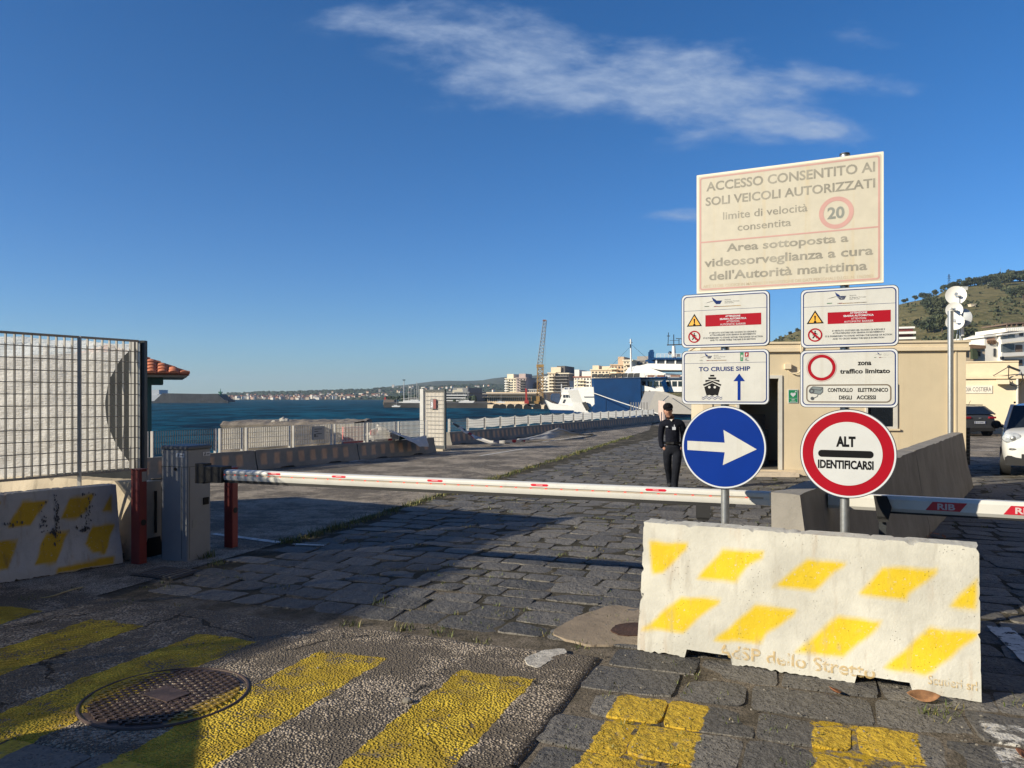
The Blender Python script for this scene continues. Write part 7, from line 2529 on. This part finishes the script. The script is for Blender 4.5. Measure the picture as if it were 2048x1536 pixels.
# woods of the far shore: too many trees to count
DKG = pmat('far_foliage', (.028, .046, .026), .9, var=.4, vscale=.1)
mb = MB()
for _ in range(1500):
    x = rt.uniform(455, 1010)
    d = 880 + 360 * rt.random() ** .7
    if x > 700 and rt.random() < .4: d = rt.uniform(866, 950)
    z = far_z(x, d)
    r_ = rt.uniform(1.0, 2.4)
    c = Vector(((x - 1024) / F * d, d, z + r_ * .3))
    mb.ball(c, r_, 6, 4, (rt.uniform(1, 2.0), 1, rt.uniform(.5, .9)))
kind(mb.build('far_woods', DKG), 'stuff')
mb = MB()
for _ in range(420):
    x = rt.uniform(768, 1010); d = rt.uniform(228, 300)
    r_ = rt.uniform(.25, .75)
    mb.ball(P(x, 806 - rt.random() ** 2 * 13, d), r_, 6, 4, (rt.uniform(.8, 1.6), 1, 1))
kind(mb.build('harbour_shrubbery', DKG), 'stuff')
# parked things and low sheds on the marina quay (many small pale shapes)
kind(ext_mb([(768, 809), (768, 805), (1000, 803), (1000, 808)], 226, 60).build('marina_ground', pmat('marina_earth', (.13, .12, .10), .9, var=.4, vscale=.3)), 'structure')

# ------------------------------------------------------------------ trees
LEAF = pmat('leaf_dark', (.045, .060, .030), .8, var=.45, vscale=.4)
LEAF2 = pmat('leaf_olive', (.065, .075, .034), .8, var=.4, vscale=.4)
BARK = pmat('bark', (.08, .06, .045), .9, var=.2)
def crown(n, clusters, leaf, seed):
    r_ = random.Random(seed)
    mb = MB()
    tot = sum(c[3] * c[4] for c in clusters)
    for (cx, cy, cz, rx, rz) in clusters:
        k = int(n * rx * rz / tot)
        for _ in range(k):
            u = Vector((r_.gauss(0, 1), r_.gauss(0, 1), r_.gauss(0, 1))).normalized() * r_.random() ** .35
            p = Vector((cx + u.x * rx, cy + u.y * rx, cz + u.z * rz))
            a = Vector((r_.gauss(0, 1), r_.gauss(0, 1), r_.gauss(0, 1))).normalized()
            b = a.orthogonal().normalized()
            s_ = leaf * r_.uniform(.6, 1.4)
            c2_ = a.cross(b) * s_
            b = b * s_
            mb.add([p - b, p + c2_ * .7, p + b, p - c2_ * .7], [(0, 1, 2, 3)])
    return mb
def tree(name, label, loc, scale, kind_, seed, group=None):
    t = thing(name, label, 'tree', loc, seed * 1.3, group)
    r_ = random.Random(seed)
    if kind_ == 'pine':
        cl = [(r_.uniform(-2.6, 2.6), r_.uniform(-2, 2), 2.6 + r_.uniform(-1.3, .8), r_.uniform(1.4, 2.4), r_.uniform(.8, 1.3)) for _ in range(9)]
        mb = MB(); mb.tube([(0, 0, -1), (.15, 0, 1.2), (.1, .1, 2.4)], [.32, .24, .14], 7)
        for c in cl[:4]: mb.tube([(.12, 0, 1.4), (c[0], c[1], c[2])], [.12, .05], 5)
    else:
        cl = [(r_.uniform(-1.5, 1.5), r_.uniform(-1.5, 1.5), 3.2 + r_.uniform(-1.2, 1.6), r_.uniform(1.0, 1.7), r_.uniform(.9, 1.5)) for _ in range(8)]
        mb = MB(); mb.tube([(0, 0, -1), (.1, 0, 1.4), (0, .1, 3.0)], [.26, .2, .1], 7)
        for c in cl[:3]: mb.tube([(.05, 0, 1.6), (c[0], c[1], c[2])], [.1, .04], 5)
    mb.build('trunk', BARK, t)
    crown(1100, cl, .34, seed).build('crown', LEAF if kind_ == 'pine' else LEAF2, t)
    t.scale = (scale,) * 3
    return t

# right-hand hill
hl_tab = [(1340, 760), (1420, 738), (1500, 700), (1545, 683), (1603, 660), (1700, 631), (1800, 608), (1820, 603), (1850, 597), (1875, 590), (1890, 580), (1920, 574), (1960, 569), (2000, 565), (2048, 562), (2200, 556), (2400, 560)]
M_HILL = mat_hill('dry_grass_hill', (.160, .145, .066), (.215, .180, .085), (.080, .088, .038), .05, .22)
HD0, HD1, HB = 120, 420, 1.0
hill('hill', hl_tab, 1300, 2450, HD0, HD1, HB, M_HILL, n=190, m=44, rough=1.0, power=1.12)
def hill_pt(x, s_):
    zc = H0 - (interp(hl_tab, x) - HZ) / F * HD1
    d = HD0 + (HD1 - HD0) * s_
    return Vector(((x - 1024) / F * d, d, HB + (zc - HB) * s_ ** 1.12))
# bushes over the slope, too many to count
mb = MB()
for _ in range(900):
    x = rt.uniform(1480, 2120); s_ = rt.uniform(.12, .98)
    if mnoise.noise(Vector((x * .012, s_ * 6, 2))) < -.05 and rt.random() < .8: continue
    c = hill_pt(x, s_)
    rr = rt.uniform(.5, 1.5) * (1 + s_ * .5)
    for _k in range(14):
        u = Vector((rt.gauss(0, 1), rt.gauss(0, 1), abs(rt.gauss(0, .7)))).normalized() * rr * rt.random() ** .4
        a = Vector((rt.gauss(0, 1), rt.gauss(0, 1), rt.gauss(0, 1))).normalized()
        b = a.orthogonal().normalized(); l_ = rr * .35
        c2_ = a.cross(b) * l_; b = b * l_
        p = c + u + Vector((0, 0, .2))
        mb.add([p - b, p + c2_, p + b, p - c2_], [(0, 1, 2, 3)])
kind(mb.build('hillside_shrubbery', LEAF2), 'stuff')
k = 0
for x, sc_, kd in ((1806, .55, 'b'), (1812, .6, 'b'), (1830, .7, 'b'), (1848, 1.05, 'pine'), (1868, .8, 'b'), (1886, .8, 'b'), (1898, 1.0, 'pine'), (1906, 1.2, 'pine'), (1916, 1.1, 'pine'), (1928, 1.3, 'pine'), (1940, 1.0, 'b'), (1950, 1.5, 'pine'), (1964, 1.3, 'pine'), (1976, 1.5, 'pine'), (1988, 1.2, 'b'), (1998, 1.7, 'pine'), (2012, 1.6, 'pine'), (2026, 1.5, 'b'), (2040, 2.0, 'pine'), (2056, 1.9, 'pine'), (1580, .5, 'b'), (1595, .5, 'b'), (1560, .4, 'b')):
    c = hill_pt(x, .985)
    k += 1
    tree('umbrella_pine' if kd == 'pine' else 'hill_tree', ('dark spreading pine on the crest of the dry hill' if kd == 'pine' else 'rounded olive green tree on the crest of the dry hill'), c, sc_ * .8, kd, k, 'trees along the hill crest')
for x, s_, sc_ in ((1868, .72, 1.7), (1878, .66, 1.6), (1862, .78, 1.5), (1874, .50, 1.5), (1868, .44, 1.6), (1884, .40, 1.3), (1930, .30, 1.2), (1938, .26, 1.3), (2030, .74, 1.4), (2046, .70, 1.5), (1990, .88, 1.4), (2010, .93, 1.6)):
    k += 1
    tree('hill_tree', 'dense dark tree partway up the dry hillside', hill_pt(x, s_), sc_ * .72, 'b' if k % 2 else 'pine', k, 'trees on the hillside')
pyl = thing('power_pylon', 'thin lattice power pylon on the crest of the hill above the antenna dishes', 'pylon', hill_pt(1898, .99))
mb = MB()
b_ = hill_pt(1898, .99)
ht = (580 - 553) / F * HD1 + 1
for sx in (-1, 1):
    mb.bar((sx * .8, 0, 0), (sx * .15, 0, ht), .16)
for q_ in range(6):
    z = ht * q_ / 6; w = .8 - .65 * q_ / 6; w2 = .8 - .65 * (q_ + 1) / 6
    mb.bar((-w, 0, z), (w2, 0, z + ht / 6), .1)
for z in (.72, .86): mb.bar((-1.1, 0, ht * z), (1.1, 0, ht * z), .14)
mb.build('lattice', DARKSTEEL, pyl)
p2_ = thing('power_pylon', 'faint tall mast on the hill crest near the picture edge', 'pylon', hill_pt(2001, .99))
mb = MB(); mb.bar((0, 0, 0), (0, 0, 8), .12); mb.build('mast', STEEL, p2_)

# houses at the foot of the hill
hd = 92
h1 = thing('white_house', 'large white stepped house with terraces and a pergola, at the foot of the hill', 'house', P(1970, 738, hd))
def hp(x, y, d=hd): return P(x, y, d)
mbh = lambda pts, off, thick: ext_mb(pts, hd, thick, off)
mbh([(1969, 760), (1969, 673), (2004, 669), (2004, 760)], 0, 8).build('wall', WHT, h1, world=True)
mbh([(2004, 760), (2004, 668), (2120, 655), (2120, 760)], -.8, 9).build('wall', WHT, h1, world=True)
mbh([(2010, 664), (2010, 656), (2120, 648), (2120, 656)], 1.5, 6).build('wall', WHT, h1, world=True)
mbh([(2003, 685.5), (2003, 679), (2120, 667), (2120, 674)], -1.7, .5).build('balcony', WHT, h1, world=True)
mbh([(2003, 713), (2003, 706), (2120, 700), (2120, 708)], -1.7, .5).build('balcony', WHT, h1, world=True)
mbh([(1968, 675), (1968, 671), (2006, 666), (2006, 670)], -.3, 8.4).build('roof', WHT, h1, world=True)
mbh([(2003, 670), (2003, 667), (2120, 654), (2120, 657)], -1.2, 9).build('roof', WHT, h1, world=True)
GLW = pmat('house_glass', (.10, .12, .13), .2, var=.4, vscale=1)
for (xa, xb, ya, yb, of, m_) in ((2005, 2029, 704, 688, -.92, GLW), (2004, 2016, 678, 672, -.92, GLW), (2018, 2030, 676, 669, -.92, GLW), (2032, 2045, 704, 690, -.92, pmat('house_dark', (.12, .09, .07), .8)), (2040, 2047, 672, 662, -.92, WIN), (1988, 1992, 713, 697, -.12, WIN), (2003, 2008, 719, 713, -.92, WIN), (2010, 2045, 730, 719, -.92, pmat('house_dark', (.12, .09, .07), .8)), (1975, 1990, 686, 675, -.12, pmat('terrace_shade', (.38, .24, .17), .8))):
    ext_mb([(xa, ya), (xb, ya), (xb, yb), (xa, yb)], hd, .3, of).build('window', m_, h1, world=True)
mb = ext_mb([(2013, 649), (2013, 646.5), (2120, 638), (2120, 641)], hd, 5, 1.5)
for x in (2014, 2023, 2033, 2046, 2060): mb.bar(P(x, 657, hd + 1.6), P(x, 646, hd + 1.6), .12)
mb.build('pergola', pmat('pergola_brown', (.16, .11, .08), .8), h1, world=True)
mb = MB()
for x in range(2012, 2060, 4): mb.bar(P(x, 662, hd + 1.3), P(x, 657, hd + 1.3), .10)
mb.build('balustrade', WHT, h1, world=True)
mb = MB()
for q_ in range(60): mb.ball(P(rt.uniform(1975, 1992), rt.uniform(682, 687.5), hd - .2), rt.uniform(.05, .16), 5, 4)
mb.build('terrace_plants', pmat('terrace_plant', (.12, .07, .04), .9, var=.5, vscale=3), h1, world=True)
h2 = thing('old_house', 'old beige two-window house with a brown roof beside the large white house', 'house', P(1933, 730, 85))
ext_mb([(1920, 760), (1920, 694), (1970, 694), (1970, 760)], 85, 7).build('wall', pmat('old_plaster', (.52, .42, .30), .85, var=.2, vscale=.8), h2, world=True)
ext_mb([(1918, 694), (1944, 689), (1972, 691), (1972, 697), (1918, 698)], 85, 7.6, -.3).build('roof', pmat('old_roof', (.20, .12, .07), .9, var=.3), h2, world=True)
for xa, xb, ya, yb in ((1955, 1961, 712, 701), (1931, 1935, 713, 702)):
    ext_mb([(xa, ya), (xb, ya), (xb, yb), (xa, yb)], 85, .2, -.12).build('window', pmat('shutter_brown', (.06, .045, .03), .8), h2, world=True)
ext_mb([(1945, 718), (1945, 697), (1952, 697), (1956, 706), (1956, 718)], 85, .4, -.6).build('creeper', LEAF, h2, world=True)
block('white_house', 'small white house with dark openings up behind the old beige house', 1949, 1969, 676, 692, 110, 6, 2, 4, WHT, 0, (.1, .9, WHT), cat='house')
rh = block('red_house', 'red house with white balcony walls on the hill foot above the booth roof', 1780, 1826, 658, 690, 150, 8, 3, 4, pmat('red_plaster', (.16, .035, .03), .8), 0, (.0, 1.08, WHT), cat='house', wf=(.4, .3), roof=WHT)
for (x, s_, w, h, lb) in ((1947, .62, 4, 3, 'pale'), (1930, .93, 6, 3, 'white'), (1985, .96, 5, 3, 'white')):
    c = hill_pt(x, s_); mb = MB(); mb.bbox((-w / 2, 0, -2), (w / 2, 4, h)); mb.bbox((-w / 2 - .3, -.3, h), (w / 2 + .3, 4.3, h + .4)); o = mb.build('hillside_house', WHT if s_ > .8 else CRM); o.location = c; o.scale = (.5, .5, .5)
    tag(o, {'pale': 'tiny pale house alone halfway up the dry hillside'}.get(lb, 'tiny white house among the pines near the hill crest'), 'house', None if lb == 'pale' else 'tiny houses near the hill crest')

# ------------------------------------------------------------------ manhole, drain, leaves, weeds
mc = G(333, 1397)
mh_ = thing('manhole_cover', 'large round rusty manhole cover with a raised diamond grid, partly painted yellow', 'manhole cover', Vector((mc.x, mc.y, .006)), E_ROT)
def mat_iron():
    m = bpy.data.materials.new('cast_iron'); m.use_nodes = True
    g = NT(m.node_tree); b = g.n['Principled BSDF']
    co = g.node('ShaderNodeTexCoord').outputs['Object']
    n = g.noise(co, 9, 5, .7)
    col = g.mix(g.sstep(n, .4, .65), (.050, .034, .030), (.095, .062, .052))
    sx = g.node('ShaderNodeSeparateXYZ'); g.l.new(co, sx.inputs[0])
    nn = g.math('MULTIPLY', g.math('SUBTRACT', g.noise(co, 5, 4, .6), .5), .12)
    xx = g.math('ADD', sx.outputs[0], nn)
    y = g.math('MAXIMUM', g.sstep(xx, -.27, -.33), g.math('MULTIPLY', g.sstep(xx, .27, .31), g.sstep(g.math('ADD', sx.outputs[1], nn), .26, .20)))
    col = g.mix(g.math('MULTIPLY', y, .75), col, (.42, .28, .03))
    g.l.new(col, b.inputs['Base Color']); b.inputs['Roughness'].default_value = .55; b.inputs['Metallic'].default_value = .25
    g.l.new(g.bump(n, .004), b.inputs['Normal'])
    return m
IRON = mat_iron()
RC = .425
mb = MB(); mb.add([(RC * math.cos(2 * math.pi * k / 64), RC * math.sin(2 * math.pi * k / 64), .010) for k in range(64)], [tuple(range(64))])
# raised bars of the grid clipped to the disc
for sgn in (-1, 1):
    dirv = Vector((math.cos(R(28) * sgn), math.sin(R(28) * sgn), 0)); nv = Vector((-dirv.y, dirv.x, 0))
    k = -.42
    while k <= .43:
        hl = math.sqrt(max(0, (RC - .035) ** 2 - k * k))
        if hl > .03: mb.box(nv * k + Vector((0, 0, .0145)), (hl * 2, .013, .010), rz=math.atan2(dirv.y, dirv.x))
        k += .040
mb.box((0, 0, .017), (.22, .15, .012), rz=R(-10))
mb.build('cover', IRON, mh_)
mb = MB(); n_ = 64
def rg(r, z): return [(r * math.cos(2 * math.pi * k / n_), r * math.sin(2 * math.pi * k / n_), z) for k in range(n_)]
prof_ = [(RC + .004, .004), (RC + .006, .015), (RC + .014, .017), (RC + .023, .012), (RC + .03, -.03)]
vs = [p for r, z in prof_ for p in rg(r, z)]
mb.add(vs, [(i * n_ + k, (i + 1) * n_ + k, (i + 1) * n_ + (k + 1) % n_, i * n_ + (k + 1) % n_) for i in range(len(prof_) - 1) for k in range(n_)])
mb.build('frame', pmat('rusty_rim', (.075, .05, .043), .6, .2, var=.25, vscale=8), mh_, smooth=True, angle=30)
dg_ = G(335, 1147)
dr = thing('drain_grate', 'small dark drain grate in the paving before the grey cabinet', 'drain grate', Vector((dg_.x, dg_.y, .0)), E_ROT)
mb = MB(); mb.bbox((-.26, -.2, -.02), (.26, .2, .012)); mb.build('frame', pmat('grate_dark', (.03, .03, .032), .7), dr)
mb = MB()
for k in range(7): mb.bbox((-.22 + k * .066, -.17, .012), (-.19 + k * .066, .17, .022))
mb.build('bars', pmat('grate_grey', (.11, .11, .115), .6, .3), dr)

def leaf(name, label, c, rz, L, mat, curl=.4, group=None):
    mb = MB(); n = 8
    vs, fs = [], []
    for i in range(n + 1):
        u = i / n; w = math.sin(u * math.pi) ** .8 * L * .28 + .0015
        x = (u - .5) * L
        z = .006 + curl * L * (u - .5) ** 2
        vs += [(x, -w, z + w * .5), (x, 0, z), (x, w, z + w * .5)]
    for i in range(n):
        a = i * 3; fs += [(a, a + 3, a + 4, a + 1), (a + 1, a + 4, a + 5, a + 2)]
    mb.add(vs, fs); o = mb.build(name, mat, smooth=True)
    md = o.modifiers.new('thick', 'SOLIDIFY'); md.thickness = .0015
    o.location = c; o.rotation_euler = (R(20), 0, rz)
    return tag(o, label, 'leaf', group)
LB1 = pmat('dry_leaf_brown', (.26, .10, .045), .8, var=.3, vscale=30)
leaf('dry_leaf', 'reddish brown dry leaf under the middle of the near barrier', G(1668, 1385, .01), R(100), .10, LB1)
leaf('dry_leaf', 'wide curled brown leaf at the corner of the near barrier', G(1846, 1400, .01), R(-15), .17, pmat('dry_leaf_tan', (.30, .15, .07), .8, var=.3, vscale=30), .8)
leaf('dry_leaf', 'brown dry leaf lying beside the yellow bars at the picture corner', G(2042, 1512, .01), R(60), .10, LB1)
mb = MB(); mb.tube(smooth([G(78, 1197, .01), G(105, 1192, .03), G(135, 1182, .03), G(165, 1174, .012)]), .006, 6); tag(mb.build('straw_stalk', pmat('straw', (.42, .33, .16), .8)), 'thin pale straw stalk lying by the foot of the scuffed barrier', 'straw')
mb = MB()
for _ in range(160):
    t = rt.random()
    c = G(1810 + rt.gauss(0, 34), 1078 + rt.gauss(0, 18))
    a = rt.uniform(0, 6); s_ = rt.uniform(.03, .07)
    u, v = Vector((math.cos(a), math.sin(a), rt.uniform(-.3, .5))) * s_, Vector((-math.sin(a), math.cos(a), rt.uniform(-.3, .5))) * s_ * .5
    c.z = .03
    mb.add([c - u, c + v, c + u, c - v], [(0, 1, 2, 3)])
kind(mb.build('fallen_leaves', LB1), 'stuff')

# weeds growing from joints and along the road edge
def mat_grass():
    m = bpy.data.materials.new('weed_green'); m.use_nodes = True
    g = NT(m.node_tree); b = g.n['Principled BSDF']
    geo = g.node('ShaderNodeNewGeometry')
    g.l.new(g.ramp(geo.outputs['Random Per Island'], [(0, (.06, .09, .018)), (.6, (.12, .14, .030)), (1, (.28, .22, .09))]), b.inputs['Base Color'])
    b.inputs['Roughness'].default_value = .7
    return m
GRASS = mat_grass()
mb = MB()
def tuft(c, n, h, spread):
    for _ in range(n):
        a = rt.uniform(0, 6.283); r_ = spread * rt.random() ** .7
        p = c + Vector((math.cos(a) * r_, math.sin(a) * r_, -.025))
        b2_ = rt.uniform(0, 6.283); ln = h * rt.uniform(.4, 1.2)
        tip = p + Vector((math.cos(b2_) * ln * .55, math.sin(b2_) * ln * .55, ln))
        w = Vector((-math.sin(b2_), math.cos(b2_), 0)) * rt.uniform(.0022, .0045) * (1 + p.y * .05)
        mid = p.lerp(tip, .5) + Vector((0, 0, ln * .12))
        mb.add([p - w, p + w, mid + w * .7, mid - w * .7, tip], [(0, 1, 2, 3), (3, 2, 4)])
# road edge
for _ in range(260):
    t = 7.5 + 26 * rt.random() ** 1.5
    s_ = -5.62 - max(0, t - 7.4) * .052 + rt.gauss(0, .05)
    tuft(st(s_, t), 16, .075 * rt.uniform(.5, 1.4), .12)
# joints of the setts
for _ in range(2600):
    y = 2.6 + 22 * rt.random() ** 1.3
    x = rt.uniform(-.62, .62) * y
    p = Vector((x, y, 0))
    s_, t = p.dot(E1), p.dot(E2)
    if s_ < -5.6 or (2.6 < t < 4.95 and s_ < -1.1): continue
    if mnoise.noise(Vector((x * .7, y * .7, 9))) < (-.02 if s_ < -1.0 else .12): continue
    tuft(Vector((x, y, 0)), 10, .045, .05)
for x, y, n, h in ((410, 1115, 90, .10), (432, 1128, 50, .07), (700, 1250, 26, .07), (805, 1258, 40, .08), (880, 1270, 26, .07), (960, 1285, 30, .06), (1010, 1225, 24, .05), (760, 1205, 22, .08), (1875, 1432, 60, .07), (1890, 1412, 24, .06), (2035, 1408, 26, .06), (1160, 1290, 18, .06), (60, 1200, 70, .06), (150, 1180, 40, .05), (330, 1175, 40, .05), (470, 1160, 60, .05), (250, 1210, 40, .05), (350, 1215, 36, .05), (560, 1175, 50, .05)):
    tuft(G(x, y), n, h, .10)
kind(mb.build('weeds', GRASS), 'stuff')
# pebbles and grit on the worn asphalt
mb = MB()
for _ in range(420):
    s_, t = rt.uniform(-5, .9), rt.uniform(2.7, 5.0)
    r_ = rt.uniform(.003, .009)
    c = st(s_, t, .016)
    mb.ball(c, r_, 5, 4, (1, rt.uniform(.7, 1.2), .7))
mb.ball(G(815, 1402, .02), .025, 9, 6, (1.2, 1, .7))
kind(mb.build('grit', pmat('grit_stone', (.20, .18, .15), .9, var=.5, vscale=12)), 'stuff')

# ------------------------------------------------------------------ unseen street blocks, added to close off sky and bounce warm light
for i, (x0, x1, y0, y1, h, lb) in enumerate(((-2, 16, -30, -12, 19, 'unseen ochre block added behind the photographer to cut skylight'), (18, 40, -34, -10, 22, 'unseen grey block added behind the photographer to cut skylight'), (24, 44, -9, 22, 19, 'unseen pale ochre block added beside the car park to bounce warm light'))):
    t = thing('unseen_street_block', lb, 'building', (x0, y1, 0))
    mb = MB(); mb.bbox((0, y0 - y1, 0), (x1 - x0, 0, h)); mb.build('wall', (pmat('ochre_render', (.30, .20, .11), .85), pmat('grey_render', (.20, .19, .17), .85), pmat('pale_ochre_render', (.40, .36, .31), .85))[i], t)
    w0 = None
    for fl in range(5):
        for c_ in range(5):
            pos = ((c_ + .3) * (x1 - x0) / 5, .0, 1.2 + fl * h / 5.2)
            if w0 is None:
                mb = MB(); mb.bbox((0, -.05, 0), (1.2, .12, 1.9)); w0 = mb.build('window', pmat('shutter_green', (.03, .05, .04), .7), t); w0.location = pos
            else: dup(w0, loc=pos, parent=t)
    mb = MB(); mb.bbox((-.4, y0 - y1 - .4, h), (x1 - x0 + .4, .4, h + .5)); mb.build('roof', pmat('roof_edge', (.25, .2, .15), .8), t)

# ------------------------------------------------------------------ sea air
hz = bpy.data.materials.new('sea_air'); hz.use_nodes = True
g = NT(hz.node_tree)
g.n.remove(g.n['Principled BSDF'])
pv = g.node('ShaderNodeVolumePrincipled')
pv.inputs['Color'].default_value = (.72, .86, 1.0, 1)
pv.inputs['Density'].default_value = HAZE
pv.inputs['Anisotropy'].default_value = .2
g.l.new(pv.outputs[0], g.n['Material Output'].inputs['Volume'])
mb = MB(); mb.bbox((-4700, -120, -5.5), (4700, 5200, 140)); kind(mb.build('haze', hz), 'stuff')
